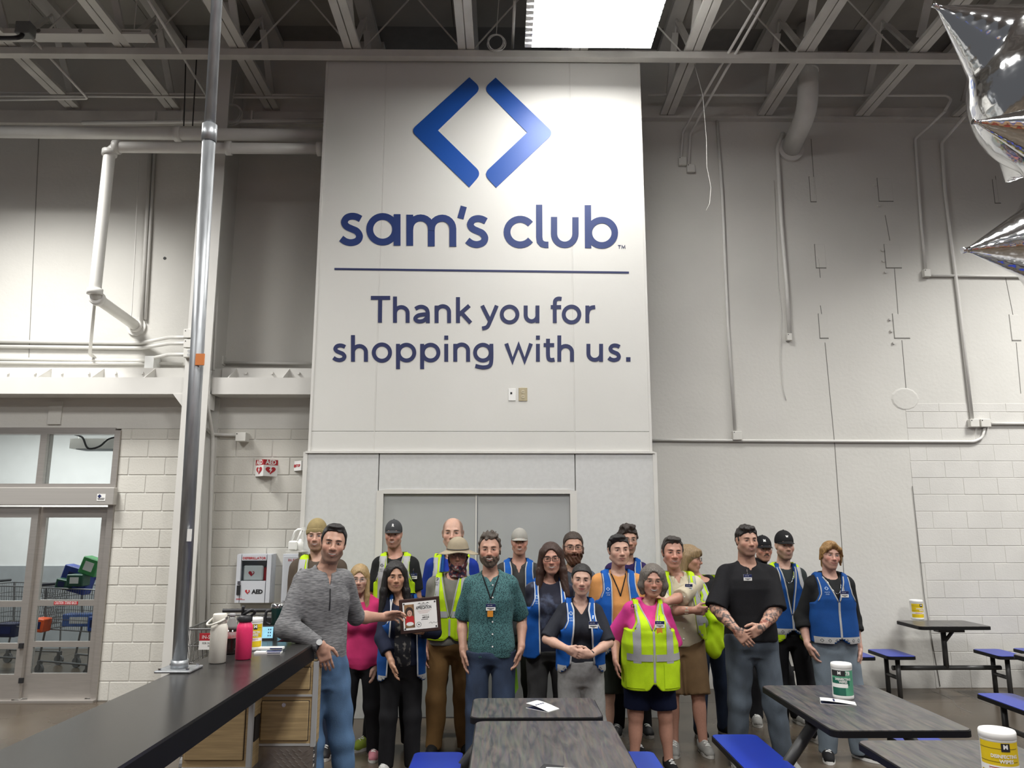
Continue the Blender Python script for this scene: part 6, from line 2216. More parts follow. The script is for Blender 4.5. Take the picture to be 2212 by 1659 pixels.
    # ---------------------------------------------------------------- vest
    for vi, v in enumerate(sp.get('vests', [])):
        build_vest(sp, v, root, TRV, busts, traps, zS, s, g, sh, belly, Hb, RES, ALL, d, tx, hc, vi, arms, ag)
    # ---------------------------------------------------------------- shoes
    sc = sp.get('shoe', M_black)
    for i in legs:
        Hp, Kn, A, q, an = legs[i]
        build_shoe(root, A, an, s, sc, sp.get('sole', M_sole), sp.get('laces', M_white), RES * .9)
    # ---------------------------------------------------------------- small things worn
    for b_ in sp.get('badges', []):
        p = loc(W(b_[0], b_[1], d - .15 - belly))
        badge_on(ALL, root, p[0], p[2], extra=len(b_) > 2 and b_[2], w=(b_[3] if len(b_) > 3 else .062))
    if sp.get('lanyard'):
        lx, ly, lm = sp['lanyard']
        p = loc(W(lx, ly, d - .15))
        pts = []
        for q in (-1, 1):
            row = []
            for i in range(13):
                t = i / 12
                x = q * .062 * s * (1 - t) ** 1.1 + p[0] * t
                z = (zS + .075 * s) * (1 - t) + p[2] * t
                row.append((x, ALL.front(x, z) - .005, z))
            pts.append(row)
        MB().tube(pts[0], .0045, 6).tube(pts[1], .0045, 6).build('lanyard', lm, root, True)
    if sp.get('necklace'):
        zz0 = zS + .055 * s
        pts = [(.06 * s * math.sin(a), ALL.front(.06 * s * math.sin(a), zz0 - .11 * s * math.cos(a) ** 2 + .0) - .003, zz0 - .11 * s * math.cos(a) ** 2) for a in np.linspace(-1.5, 1.5, 17)]
        MB().tube(pts, .0016, 5).build('necklace', M_chrome, root, True)
    if sp.get('watch'):
        S, E, T2, q = arms[sp['watch']]
        u = unit(T2 - E); c_ = T2 - u * .012
        MB().tube([c_ - u * .010, c_ + u * .010], .034 * s, 16).build('watch', M_dark, root, True)
        o = np.array((.0, -1, .25)); o = unit(o - u * (o @ u))
        pc = c_ + o * .036 * s
        MB().tube([pc, pc + o * .006], .018, 12).build('watch_face', M_grey, root)
    if sp.get('band'):
        S, E, T2, q = arms[sp['band']]
        u = unit(T2 - E); c_ = T2 - u * .01
        MB().tube([c_ - u * .005, c_ + u * .005], .030 * s, 16).build('wristband', M_black, root, True)
    if sp.get('glasses'):
        glasses(fr, root, **sp['glasses'])
    for fn in sp.get('extra', []): fn(root, fr, ALL, loc, dict(zS=zS, s=s, Hb=Hb, hc=hc, arms=arms, d=d))
    return root


def build_collar(sp, root, shirt, hc, zS, s, m):
    gap = sp.get('collar_gap', 20)
    zN = hc[2] - (.117 + (.062 if sp.get('collar_stand') else .084)) * s
    stand = sp.get('collar_stand', False)
    prof = [(.058, -.010), (.060, .022), (.066, .030), (.080, .020), (.094, -.008)] if not stand else [(.064, -.02), (.062, .02), (.064, .042), (.069, .044), (.070, .02), (.075, -.015)]
    vs, fs = [], []
    n_ = 30
    for i in range(n_ + 1):
        a = math.radians(-180 + gap + (360 - 2 * gap) * i / n_) + math.pi      # measured from the front
        fa = math.cos(a)           # 1 at the front
        for j, (r, z) in enumerate(prof):
            fw = sstep(.55, 1.0, np.array(fa)) if not stand else 0
            rr_ = r + (.022 * fw if j >= 3 else 0)
            vs.append((hc[0] * .3 + rr_ * s * math.sin(a) * 1.0, .022 - rr_ * s * math.cos(a) * 1.06, zN + z * s - .034 * s * (fa * .5 + .5) ** 1.5 - (.020 * fw * s if j == 4 else 0)))
    k = len(prof)
    for i in range(n_):
        for j in range(k - 1):
            fs.append((i * k + j, i * k + j + 1, (i + 1) * k + j + 1, (i + 1) * k + j))
    MB().add(vs, fs).build('collar', m, shirt, True)


def build_vest(sp, v, root, TR, busts, traps, zS, s, g, sh, belly, Hb, RES, ALL, d, tx, hc, vi, arms, ag):
    off = sp.get('shirt_off', .012) + .014 + sp.get('fold', .006) * .8 + .014 * vi
    hem = W(tx, v['hem_py'], d - .14).z
    zt_ = zS + .08 * s
    xm = max(.20 * g + .05, sh + .09)
    G = Fld(axis(-xm, xm, RES * .9), axis(-.24 - belly, .22, RES * .9), axis(hem - .02, zt_ + .03, RES * .9))
    G.add(TR, 0, off)
    for b_ in busts: G.add(b_, .04, off)
    for t in traps: G.add(t, .04, off * .95)
    for nm in arms:
        S, E, T2, q_ = arms[nm]
        G.add(cone(S, S + (E - S) * .16, .050 * s * ag + off * .62 + .004, .047 * s * ag + off * .62), .03)
    G.folds(v.get('fold', .006), 22, seed=int(tx) + 11 + vi)
    ah = v.get('ah', .0)
    zs_, xs_ = [zS - .60, zS - .175 * s, zS - .13 * s, zS - .06 * s, zS, zS + .07 * s], [.6, .6, sh + .012 + ah, sh - .018 + ah, sh - .022 + ah, sh - .018 + ah]
    A = lambda z: np.interp(z, zs_, xs_)
    zz_ = G.z
    a1 = A(zz_).astype(f32).reshape(1, 1, -1)
    zip_ = W(tx, v['zip_py'], d - .16).z if 'zip_py' in v else zS + .02
    wn, w0, wb = v.get('wn', .07), v.get('w0', 0.0), v.get('wb', v.get('w0', 0.0))
    zN = zS + .085 * s
    cxv = v.get('cx', 0.0)

    def wf(z):
        z = np.asarray(z, float)
        up = w0 + (wn - w0) * np.clip((z - zip_) / (zN - zip_), 0, 1.02)
        dn = w0 + (wb - w0) * np.clip((zip_ - z) / max(.05, zip_ - hem), 0, 1)
        return np.where(z > zip_, up, dn)
    w1 = wf(zz_).astype(f32).reshape(1, 1, -1)
    hr = v.get('round', .035)

    def q(x, y, z):
        arm = (np.abs(x) - a1) * .9
        wv = np.where(z > zip_, w1, w1 if w0 > 0 or wb > 0 else -.02)
        fronts = np.maximum(np.maximum(np.abs(x - cxv) - wv, y - .01), -1)
        hz = hem + hr * np.exp(-((np.abs(x - cxv) - np.maximum(w1, 0)) / .03) ** 2) * (y < .02)
        nk = 1 - np.sqrt((x / (.072 * s)) ** 2 + ((y - .0) / (.080 * s)) ** 2 + ((z - zS - .095 * s) / (.06 * s)) ** 2)
        return np.maximum(np.maximum(arm, -fronts), np.maximum(hz - z, nk * .06))
    G.cut(q)
    P, Q = nets(G.x, G.y, G.z, G.v)
    ve = raw_mesh('vest', P, Q, v['m'], root)
    SV = Surf().put(P, Q)
    ALL.put(P, Q)
    pip = v.get('piping', M_pipg)
    hx = lambda z: float(wf(z))
    zr = np.linspace(hem + .012 + hr * .8, zN - .005, 26)
    if pip is not None:
        for sg_ in (-1, 1):
            row = []
            for z in zr:
                if z < zip_ and w0 <= 0 and wb <= 0: continue
                x = cxv + sg_ * (hx(z) + .005)
                h = SV.hit((x, -1.5, z), (0, 1, 0))
                if h and h[0].y < .03: row.append((x, h[0].y - .001, z))
            if len(row) > 2: MB().tube(row, v.get('pr', .0052), 6).build('piping', pip, ve, True)
            row = []
            for z in np.linspace(zS - .115 * s, zS + .075 * s, 14):
                x = sg_ * (float(A(z)) - .006)
                h = SV.hit((x, -1.5, z), (0, 1, 0))
                if h and h[0].y < .06: row.append((x, h[0].y - .001, z))
            if len(row) > 2: MB().tube(row, .0045, 6).build('piping', pip, ve, True)
    if w0 <= 0 and wb <= 0 and pip is not None:
        drape(SV, 'zipper', pip, ve, cxv - .008, cxv + .008, hem + .01, zip_, 1, 22, .003, .2)
    kind = v['kind']
    xe = .16 * g
    if kind == 'hv':
        for sg_ in (-1, 1):
            xc_ = sg_ * v.get('sx', .105) * (.6 + .4 * g)
            drape(SV, 'reflective_stripe', M_silver, ve, xc_ - .026, xc_ + .026, hem + .03, zS + .075 * s, 4, 34, .0035)
        zb_ = W(tx, v['belt_py'], d - .15).z if 'belt_py' in v else hem + .17 * s
        for sg_ in (-1, 1):
            drape(SV, 'reflective_stripe', M_silver, ve, (lambda z: cxv + hx(z) + .012) if sg_ > 0 else -.24 * g, .24 * g if sg_ > 0 else (lambda z: cxv - hx(z) - .012), zb_ - .024, zb_ + .024, 14, 3, .0045)
            for zz in (hem + .05,):
                xa = sg_ * .10 * g
                drape(SV, 'pocket', v['m'], ve, xa - .058, xa + .058, hem + .02, zb_ - .04, 6, 6, .005)
    else:
        hb = v.get('band', M_hem)
        if hb is not None:
            for sg_ in (-1, 1):
                mbs = MB()
                drape(SV, 'hem_band', hb, ve, (lambda z: cxv + hx(z) + .008) if sg_ > 0 else -.21 * g, .21 * g if sg_ > 0 else (lambda z: cxv - hx(z) - .008), hem + .003, hem + .05, 12, 4, .0035)
                for i in range(3):
                    x = cxv + sg_ * (hx(hem) + .04 + .05 * i)
                    zq = hem + .026
                    vs = []
                    for r in (.0125, .0095):
                        vs += [(x + r, zq), (x, zq + r), (x - r, zq), (x, zq - r)]
                    h = SV.hit((x, -1.5, zq), (0, 1, 0))
                    if h: drape_flat(SV, 'hem_diamond', M_ink, ve, vs, [(i_, (i_ + 1) % 4, 4 + (i_ + 1) % 4, 4 + i_) for i_ in range(4)], .006)
    if v.get('logo', True):
        zl = W(tx, v['logo_py'], d - .16).z if 'logo_py' in v else zS - .10 * s
        lx = v.get('lx', -v.get('sx', .105) * (.6 + .4 * g) if kind == 'hv' else cxv - .5 * (hx(zl) + min(float(A(zl)), .17 * g)))
        emblem_on(ALL, ve, lx, zl, .0155, M_ink if kind == 'hv' else mat('pale_blue_print', (.30, .42, .60), .6))


def build_shoe(root, A, an, s, m, sole, laces, res):
    fr = Frame(rot(an, 0, 0), (A[0], A[1] + .01, 0), s)
    c_ = fr.to([(x, y, 0) for x in (-.06, .06) for y in (-.22, .09)])
    lo, hi = c_.min(0), c_.max(0)
    G = Fld(axis(lo[0], hi[0], res), axis(lo[1], hi[1], res), axis(-.0, .15 * s, res))
    G.add(ell((0, -.01, .05), (.044, .085, .062)), 0, fr=fr)
    G.add(ell((0, -.075, .040), (.047, .105, .050)), .02, fr=fr)
    G.add(ell((0, -.145, .028), (.040, .045, .032)), .02, fr=fr)
    G.add(cone((0, .018, .06), (0, .024, .105), .040, .041, cut1=.9), .02, fr=fr)
    G.cut(lambda x, y, z: .016 - z + x * 0 + y * 0)
    P, Q = nets(G.x, G.y, G.z, G.v)
    o = raw_mesh('shoe', P, Q, m, root)
    SF = Surf().put(P, Q)
    out = []
    for t in np.linspace(0, 2 * math.pi, 22, endpoint=False):
        y = -.062 - .133 * math.cos(t)
        w = .040 + .010 * math.exp(-((y + .12) / .06) ** 2) - .006 * math.exp(-((y + .0) / .03) ** 2)
        out.append(fr.to((w * math.sin(t) * (abs(math.sin(t)) ** -.25 if abs(math.sin(t)) > .05 else 1), y, 0)))
    MB().prism([(p[0], p[1], .001) for p in out], (0, 0, .024 * s)).build('sole', sole, o)
    if laces is not None:
        mb = MB()
        for i in range(5):
            y = -.05 - .018 * i
            row = []
            for x in (-.022, -.011, 0, .011, .022):
                p = fr.to((x, y + .006 * (1 if i % 2 else -1) * x / .022, .2))
                h = SF.hit(p, (0, 0, -1))
                if h: row.append(tuple(h[0] + Vector((0, 0, .002))))
            if len(row) > 2: mb.tube(row, .0030, 5)
        if mb.v: mb.build('laces', laces, o, True)


# ---------------------------------------------------------------- hair
def head_grid(fr, h=.0048, lo=(-.12, -.16, -.14), hi=(.12, .14, .19)):
    return Fld(axis(lo[0], hi[0], h), axis(lo[1], hi[1], h), axis(lo[2], hi[2], h))


def put_head(name, G, fr, m, par):
    P, Q = nets(G.x, G.y, G.z, G.v)
    return raw_mesh(name, fr.to(P), Q, m, par)


HL_Y = [-.13, -.088, -.066, -.050, -.036, -.022, -.008, .004, .030, .042, .060, .13]


def build_hair(sp, fr, f, root, k):
    h = sp.get('hair')
    w = f.get('w', 1.0)
    if h:
        hm = hair_mat(h['c'])
        kind = h.get('kind', 'short')
        lo, hi = (-.12, -.15, -.14), (.12, .15, .19)
        if kind == 'long': lo, hi = (-.17, -.17, -.14 - h.get('len', .25)), (.17, .16, .18)
        G = head_grid(fr, .0050 if kind == 'short' else .0062, lo, hi)
        t = h.get('t', .010)
        if not h.get('nocap'):
            G.add(ell((0, .014, .040), (.0755 * w + t, .093 + t, .080 + t)), 0)
            G.add(ell((0, .030, .0), (.0735 * w + t * .9, .082 + t, .075)), .02)
        for p in h.get('add', []): G.add(cone(*p), h.get('k', .018))
        for c_, r_ in h.get('blob', []): G.add(ell(c_, r_), .016)
        hl = h.get('hl', .074)
        ZC = [hl + .01, hl, hl - .010, hl - .026 - h.get('recede', 0) * 0, .030, -.002, -.020, .020, .022, -.030, -.052, -.058]
        if h.get('recede'): ZC[3] = hl + .004; ZC[4] = .052; ZC[2] = hl + .006
        ZC[6] = h.get('burn', ZC[6])
        if kind == 'short':
            def cf(x, y, z):
                zc_ = np.interp(y.reshape(-1), HL_Y, ZC).astype(f32).reshape(1, -1, 1)
                lift = np.float32(h.get('peak', .0)) * np.exp(-(x / .018) ** 2) - h.get('side', .0) * x
                return (zc_ - lift * (y < -.05) - z) * .8
            G.cut(cf)
        else:
            fw = (h.get('fw', .058) + .006) * w
            ftop = h.get('hl', .070)
            G.sub(ell((h.get('fx', 0), -.105, ftop - .110), (fw, .080, .112)), .012)
            G.sub(ell((h.get('fx', 0), -.13, -.08), (fw * .95, .085, .10)), .012)
        if h.get('folds', True): 
            n_ = h.get('noise', .0022)
            r = np.random.default_rng(int(sp['tx']))
            X, Y, Z = G.X()
            ph = r.uniform(0, 6, 6)
            if kind == 'long' or h.get('straight'):
                a = np.arctan2(X, -(Y - .02))
                G.v += (np.sin(a * 34 + ph[0] + 2.0 * np.sin(Z * 22 + ph[1])) * n_ * .6 + np.sin(a * 75 + ph[2] + 3 * np.sin(Z * 30 + ph[3])) * n_ * .4).astype(f32)
            else:
                fq = h.get('freq', 150)
                G.v += ((np.sin(fq * X + 2 * np.sin(60 * Y + ph[0]) + ph[1]) + np.sin(fq * 1.2 * Y + 2 * np.sin(70 * Z + ph[2]) + ph[3]) + np.sin(fq * .8 * Z + 2 * np.sin(60 * X) + ph[4])) * n_ * .4).astype(f32)
        put_head('hair', G, fr, hm, root)
    b = sp.get('beard')
    if b:
        G = head_grid(fr, .0046, (-.09, -.15, -.165), (.09, .06, .03))
        head_sdf(G, fr=ID, f=f) if False else head_sdf(G, ID, f)
        G.v -= f32(b.get('t', .005))
        if b.get('len'): G.add(ell((0, -.070, -.118), (.050 * w, .040, .030 + b['len'])), .03)

        def cf(x, y, z):
            topz = np.interp(y.reshape(-1), [-.12, -.085, -.06, -.03, -.005, .02], [-.044, -.044, -.058, -.040, .005, -.02]).astype(f32).reshape(1, -1, 1)
            r = z - topz
            mouth = np.maximum(np.maximum(np.abs(x) - .023, np.abs(z + .065) - .0085 - .003 * f.get('open', 0)), y + .05)
            nose_gap = np.maximum(np.abs(x) - .02, -.042 - z)
            back = y - .012
            low = (-.150 - b.get('len', 0)) - z
            o = np.maximum(np.maximum(r, back), np.maximum(-mouth, low))
            return o
        G.cut(cf)
        X, Y, Z = G.X()
        G.v += ((np.sin(230 * X + 60 * Z) + np.sin(250 * Y + 90 * X) + np.sin(140 * Z + 200 * X)) * b.get('noise', .0012)).astype(f32)
        put_head('beard', G, fr, hair_mat(b['c']), root)
    c = sp.get('cap')
    if c:
        G = head_grid(fr, .0052)
        if c['kind'] == 'cap':
            G.add(ell((0, .014, .040), (.0755 * w + .010, .093 + .012, .080 + .020)), 0)
            G.cut(lambda x, y, z: (.036 - .20 * (y + .09) - z) + x * 0)
            cp = put_head('cap', G, fr, c['m'], root)
            vs, fs = [], []
            n_, mm = 18, 5
            for side in (0, 1):
                for i in range(n_ + 1):
                    a = math.radians(-68 + 136 * i / n_)
                    ix, iy = (.0755 * w + .008) * math.sin(a), .014 - .100 * math.cos(a)
                    for j in range(mm + 1):
                        q = j / mm
                        L = .066 * max(.0, math.cos(a * 1.22)) ** .8
                        x, y = ix * (1 + .03 * q), iy - L * q
                        z = .036 + .006 * math.cos(a) - .016 * math.sin(a) ** 2 - q * L * .32 - .10 * abs(x) ** 1.6 * q + (.0028 if side else 0)
                        vs.append(tuple(fr.to((x, y, z))))
            o_ = (n_ + 1) * (mm + 1)
            for side in (0, 1):
                for i in range(n_):
                    for j in range(mm):
                        a_ = side * o_ + i * (mm + 1) + j
                        q4 = (a_, a_ + mm + 1, a_ + mm + 2, a_ + 1)
                        fs.append(q4 if side == 0 else q4[::-1])
            for i in range(n_):
                a_ = i * (mm + 1) + mm
                fs.append((a_, a_ + mm + 1, o_ + a_ + mm + 1, o_ + a_))
            MB().add(vs, fs).build('visor', c.get('vm', c['m']), cp, True)
            MB().lathe([(.001, 0), (.007, 0), (.006, .004), (.001, .005)], 10).build('button', c['m'], cp).matrix_local = Matrix.Translation(fr.to((0, .014, .139)))
            lg_ = c.get('logo')
            if lg_:
                vs2, f2 = text_mesh(lg_, .036, 'CENTER', .001)
                pv = []
                for v_ in vs2:
                    x, z = v_[0] * .9 + c.get('lx', 0), .088 + v_[1]
                    zz = (z - .040) / .100; xx = x / (.0855 * w)
                    pv.append(tuple(fr.to((x, .014 - .105 * math.sqrt(max(.01, 1 - xx * xx - zz * zz)) - .003, z))))
                MB().add(pv, f2).build('cap_logo', c.get('lm', M_white), cp)
        elif c['kind'] == 'beanie':
            G.add(ell((0, .020, .050), (.0755 * w + .012, .093 + .014, .102)), 0)
            G.cut(lambda x, y, z: (.030 - .22 * (y + .09) - z) + x * 0)
            X, Y, Z = G.X()
            G.v += (np.sin(np.arctan2(X, -Y + .015) * 44) * .0009).astype(f32)
            cp = put_head('beanie', G, fr, c['m'], root)
            G = head_grid(fr, .0052)
            G.add(ell((0, .018, .040), (.0755 * w + .017, .093 + .019, .100)), 0)
            G.cut(lambda x, y, z: np.maximum((.028 - .22 * (y + .09)) - z, z - (.068 - .22 * (y + .09))) + x * 0)
            X, Y, Z = G.X()
            G.v += (np.sin(np.arctan2(X, -Y + .015) * 44) * .0011).astype(f32)
            put_head('cuff', G, fr, c['m'], cp)
        elif c['kind'] == 'sunhat':
            G.add(ell((0, .014, .060), (.0755 * w + .014, .093 + .014, .088)), 0)
            G.add(ell((0, .014, .035), (.0755 * w + .018, .093 + .018, .05)), .02)
            G.cut(lambda x, y, z: (.035 - z) + x * 0 + y * 0)
            cp = put_head('sun_hat', G, fr, c['m'], root)
            vs, fs = [], []
            n_, mm = 40, 6
            for side in (0, 1):
                for i in range(n_):
                    a = 2 * math.pi * i / n_
                    for j in range(mm + 1):
                        q = j / mm
                        rx, ry = (.085 * w) + .098 * q, .104 + .078 * q
                        x, y = rx * math.sin(a), .014 - ry * math.cos(a)
                        z = .040 - .030 * q + .012 * q * q - (.030 * abs(math.sin(a)) ** 2 - .012 * math.cos(a)) * q * q * .8 + .006 * math.sin(a * 5 + 1) * q - (.004 if side else 0)
                        vs.append(tuple(fr.to((x, y, z))))
            o_ = n_ * (mm + 1)
            for side in (0, 1):
                for i in range(n_):
                    i2 = (i + 1) % n_
                    for j in range(mm):
                        q4 = (side * o_ + i * (mm + 1) + j, side * o_ + i2 * (mm + 1) + j, side * o_ + i2 * (mm + 1) + j + 1, side * o_ + i * (mm + 1) + j + 1)
                        fs.append(q4 if side else q4[::-1])
            for i in range(n_):
                i2 = (i + 1) % n_
                a_, b_ = i * (mm + 1) + mm, i2 * (mm + 1) + mm
                fs.append((a_, b_, o_ + b_, o_ + a_))
            MB().add(vs, fs).build('brim', c.get('bm', c['m']), cp, True)
            pts = [fr.to(((.0755 * w + .0185) * math.sin(a), .014 - .1125 * math.cos(a), .047)) for a in np.linspace(0, 2 * math.pi, 28, endpoint=False)]
            MB().tube(pts, .004, 5, closed=True).build('hat_band', M_dark, cp, True)
    if sp.get('gaiter'):
        G = head_grid(fr, .0052, (-.10, -.15, -.20), (.10, .12, .03))
        head_sdf(G, ID, f)
        G.add(cone((0, .015, -.08), (0, .02, -.19), .066, .072), .03)
        G.v -= f32(.006)

        def cf(x, y, z):
            topz = np.interp(y.reshape(-1), [-.12, -.08, -.05, -.02, .03, .12], [-.082, -.080, -.058, -.012, -.02, -.04]).astype(f32).reshape(1, -1, 1)
            return np.maximum(z - topz, -.185 - z) + x * 0
        G.cut(cf)
        X, Y, Z = G.X()
        G.v += (np.sin(120 * Z + 30 * X + 2 * np.sin(40 * X)) * .0018).astype(f32)
        put_head('neck_gaiter', G, fr, sp['gaiter'], root)
# ================================================================== THE GROUP
def pattern_mat(name, c1, c2, scale, thr=.5, rough=.85, kind='voronoi', c3=None):
    if name in MATS: return MATS[name]
    m, t, n, l, b = nt(name)
    tc = n.new('ShaderNodeTexCoord')
    if kind == 'voronoi':
        v = n.new('ShaderNodeTexVoronoi'); v.inputs['Scale'].default_value = scale
        src = v.outputs['Distance']
    elif kind == 'wave':
        v = n.new('ShaderNodeTexWave'); v.inputs['Scale'].default_value = scale; v.inputs['Distortion'].default_value = 2; v.bands_direction = 'Z'
        src = v.outputs['Fac']
    else:
        v = n.new('ShaderNodeTexNoise'); v.inputs['Scale'].default_value = scale; v.inputs['Detail'].default_value = 4
        src = v.outputs['Fac']
    l.new(tc.outputs['Object'], v.inputs['Vector'])
    cr = n.new('ShaderNodeValToRGB')
    cr.color_ramp.elements[0].position = thr - .06; cr.color_ramp.elements[0].color = (*c1, 1)
    cr.color_ramp.elements[1].position = thr + .06; cr.color_ramp.elements[1].color = (*c2, 1)
    if c3:
        e = cr.color_ramp.elements.new(thr + .16); e.color = (*c3, 1)
    l.new(src, cr.inputs['Fac']); l.new(cr.outputs['Color'], b.inputs['Base Color'])
    b.inputs['Roughness'].default_value = rough
    MATS[name] = m
    return m


def denim(name, c, fade):
    return mat(name, c, .85, color2=tuple(min(1, q * fade) for q in c), scale=5.5, detail=7, bump=.25, bscale=260, lo=.38, hi=.72, stretch=(1.4, 1.4, .6))


SK = (.50, .285, .205)
SKP = (.565, .345, .26)
SKR = (.50, .262, .19)
SKT = (.45, .25, .16)
BRN = (.035, .020, .012)
BLK = (.010, .008, .008)
BLD = (.40, .27, .12)
C_blk = cloth('black_cotton', (.010, .010, .012), .8, var=.2)
C_blk2 = cloth('black_knit', (.016, .017, .018), .9, var=.25)
C_navy = cloth('navy_cotton', (.012, .016, .035), .85)
C_navyd = cloth('navy_shorts', (.006, .010, .035), .85)
C_pink = cloth('pink_cotton', (.62, .05, .26), .85)
C_hood = cloth('pink_hoodie', (.52, .035, .14), .9)
C_brown = cloth('brown_sweater', (.085, .065, .05), .9)
C_tan = cloth('tan_knit', (.30, .235, .115), .95, scale=30)
C_khaki = cloth('brown_canvas', (.17, .095, .035), .85)
C_khs = cloth('brown_shorts', (.16, .10, .05), .85)
C_grn = cloth('olive_shorts', (.03, .035, .028), .85)
C_gry = cloth('grey_cotton', (.17, .165, .145), .9)
C_cream = cloth('cream_shirt', (.56, .50, .37), .85)
C_orng = cloth('orange_tee', (.58, .27, .09), .88)
C_royal = cloth('royal_blue_polo', (.012, .035, .28), .85)
C_purp = cloth('purple_tee', (.025, .015, .075), .85)
C_chr = cloth('charcoal_polo', (.045, .045, .045), .85)
C_sweat = cloth('grey_sweatpants', (.27, .27, .265), .92, scale=40)
C_heath = mat('heather_knit', (.21, .21, .215), .9, color2=(.075, .075, .08), scale=9, stretch=(3, 3, 26), detail=6, bump=.12, bscale=200, lo=.36, hi=.64)
C_teal = pattern_mat('teal_print', (.006, .030, .038), (.05, .14, .145), 120, .42)
C_flor = pattern_mat('floral_print', (.008, .009, .014), (.20, .19, .17), 26, .60, kind='noise', c3=(.03, .05, .07))
C_wolf = pattern_mat('wolf_print', (.010, .011, .025), (.055, .07, .12), 9, .60, kind='noise', c3=(.13, .15, .19))
C_flag = pattern_mat('flag_print', (.02, .022, .05), (.20, .03, .03), 34, .50, kind='noise', c3=(.36, .34, .33))
D_blue = denim('jeans_blue', (.034, .068, .125), 2.2)
D_dark = denim('jeans_dark', (.014, .024, .048), 2.2)
D_gry = denim('jeans_charcoal', (.035, .045, .058), 2.0)
D_lite = denim('jeans_grey_blue', (.10, .125, .15), 1.6)
D_navy = denim('jeans_navy', (.010, .018, .04), 2.0)
S_blk = cloth('black_canvas', (.012, .012, .013), .8)
S_wht = cloth('white_mesh', (.52, .51, .49), .75)
S_gry = cloth('grey_mesh', (.28, .275, .26), .75)
S_lime = cloth('lime_mesh', (.20, .26, .03), .75)
S_pnk = cloth('dusty_pink_mesh', (.42, .16, .19), .8)
SC_ = []
P_ = SC_.append
def blouse_front(root, fr, ALL, loc, B):
    drape(ALL, 'blouse', C_flor, root, -.062, .058, B['zS'] - .52, B['zS'] - .03, 6, 24, .004)


def pull_zip(root, fr, ALL, loc, B):
    drape(ALL, 'zip', M_black, root, -.004, .004, B['zS'] - .16, B['zS'] - .035, 1, 10, .004)


HV = lambda **k: dict(dict(kind='hv', m=M_hv, piping=M_silver, wn=.066), **k)
BV = lambda **k: dict(dict(kind='blue', m=M_vblue, piping=M_pipg), **k)

P_(dict(label='bearded man in a tan beanie and yellow safety vest standing behind the counter', d=6.35, tx=687, ty=1121, ch=1188, bx=684, head=(6, 2, 0), ht=.022, sh=.20, g=1.08,
        skin=SKP, face=dict(w=.98, smile=.9, open=.8, eye=.6, iris='l', stubble=((.22, .13, .07), .6), rosy=.5, brow=(.14, .085, .045)), cap=dict(kind='beanie', m=C_tan), hair=None,
        shirt=C_brown, sleeve='long', hem=.46, shirt_off=.022, ag=1.2, pants=D_navy, res=.011, fold=.009,
        arm_l=(628, 1392, -.05), vests=[HV(hem_py=1470, zip_py=1400, wn=.066, w0=.0, sx=.105, belt_py=1390, logo_py=1232)]))
P_(dict(label='tall man in a heather grey pullover and blue jeans reaching for the plaque', d=4.98, tx=724, ty=1130, ch=1214, bx=700, rz=30, head=(-17, 1, 6), ht=.012, sh=.172, g=.96, neck=.125,
        skin=SK, face=dict(w=.96, smile=.95, open=.7, eye=.62, nose=1.1, stubble=((.06, .045, .04), .62), brow=(.012, .010, .009)), hair=dict(c=BLK, t=.011, hl=.076, recede=1, blob=[((0, -.02, .108), (.056, .06, .020))], noise=.0025),
        shirt=C_heath, shirt_name='pullover', sleeve='long', sleeve_r='elbow', hem_py=1432, shirt_off=.016, neckline='zip', vdepth=.10, vw=.022, collar=True, collar_stand=True, collar_gap=16, fold=.010, ag=1.08,
        arm_l=(694, 1394, -.20, (-1, .3, -.1)), arm_r=(826, 1333, .42, (.2, .3, -1)), hand_l=dict(u=(.30, .02, -.9), s=(.9, -.3, .45), n=(0, 1, -.1), curl=.55, out=.25), hand_r=dict(u=(.9, .12, .05), s=(.0, -.6, .8), n=(.1, -.3, -1), curl=.9), watch='l',
        pants=D_blue, pant_off=.012, pfold=.012, shoe=S_gry, feet=((.0, .02, -4), (.19, -.02, 10)), res=.009, extra=[pull_zip]))
P_(dict(label='blonde woman with glasses in a pink hoodie behind the man in grey', fem=True, d=6.28, tx=779, ty=1217, ch=1277, bx=784, head=(8, 2, 2), sh=.165, g=1.0,
        skin=SKP, face=dict(w=.92, smile=.1, eye=.7, iris='l', brow=(.16, .10, .06), lip=(.36, .15, .13)), glasses=dict(col=(.30, .30, .31), rw=.0235, rh=.0155, rnd=.6),
        hair=dict(kind='long', c=BLD, t=.016, len=.26, fw=.050, add=[((.066, -.01, .03), (.080, -.035, -.14), .026, .024), ((.080, -.035, -.14), (.090, -.060, -.33), .024, .020), ((-.066, -.01, .03), (-.074, -.02, -.14), .026, .024), ((-.074, -.02, -.14), (-.070, -.03, -.28), .024, .02), ((0, .07, .0), (0, .075, -.22), .07, .06)]),
        shirt=C_hood, shirt_name='hoodie', sleeve='long', hem_py=1450, shirt_off=.020, fold=.009, pants=C_blk, shoe=S_pnk, res=.010, ag=1.1, arm_r=(810, 1440, -.02), arm_l=(755, 1440, .02)))
P_(dict(label='young man in a dark grey cap and yellow safety vest behind the dark haired woman', d=6.6, tx=852, ty=1121, ch=1182, bx=852, ht=.022, sh=.178, g=.96, head=(0, 3, 0),
        skin=SKR, face=dict(w=.95, smile=.95, open=.75, eye=.55, stubble=((.14, .08, .05), .35), brow=(.07, .04, .025)), cap=dict(kind='cap', m=cloth('charcoal_cap', (.05, .052, .055), .8), logo='R', lx=.004), hair=dict(c=(.07, .04, .022), t=.006),
        shirt=C_blk2, sleeve='short', hem=.48, pants=C_blk, shoe=S_lime, laces=M_white, res=.011, feet=((-.16, -.05, -35), (.15, -.05, 18)), vests=[HV(hem_py=1400, zip_py=1330, wn=.066, sx=.10, belt_py=1350, logo_py=1222)], badges=[(890, 1246)]))
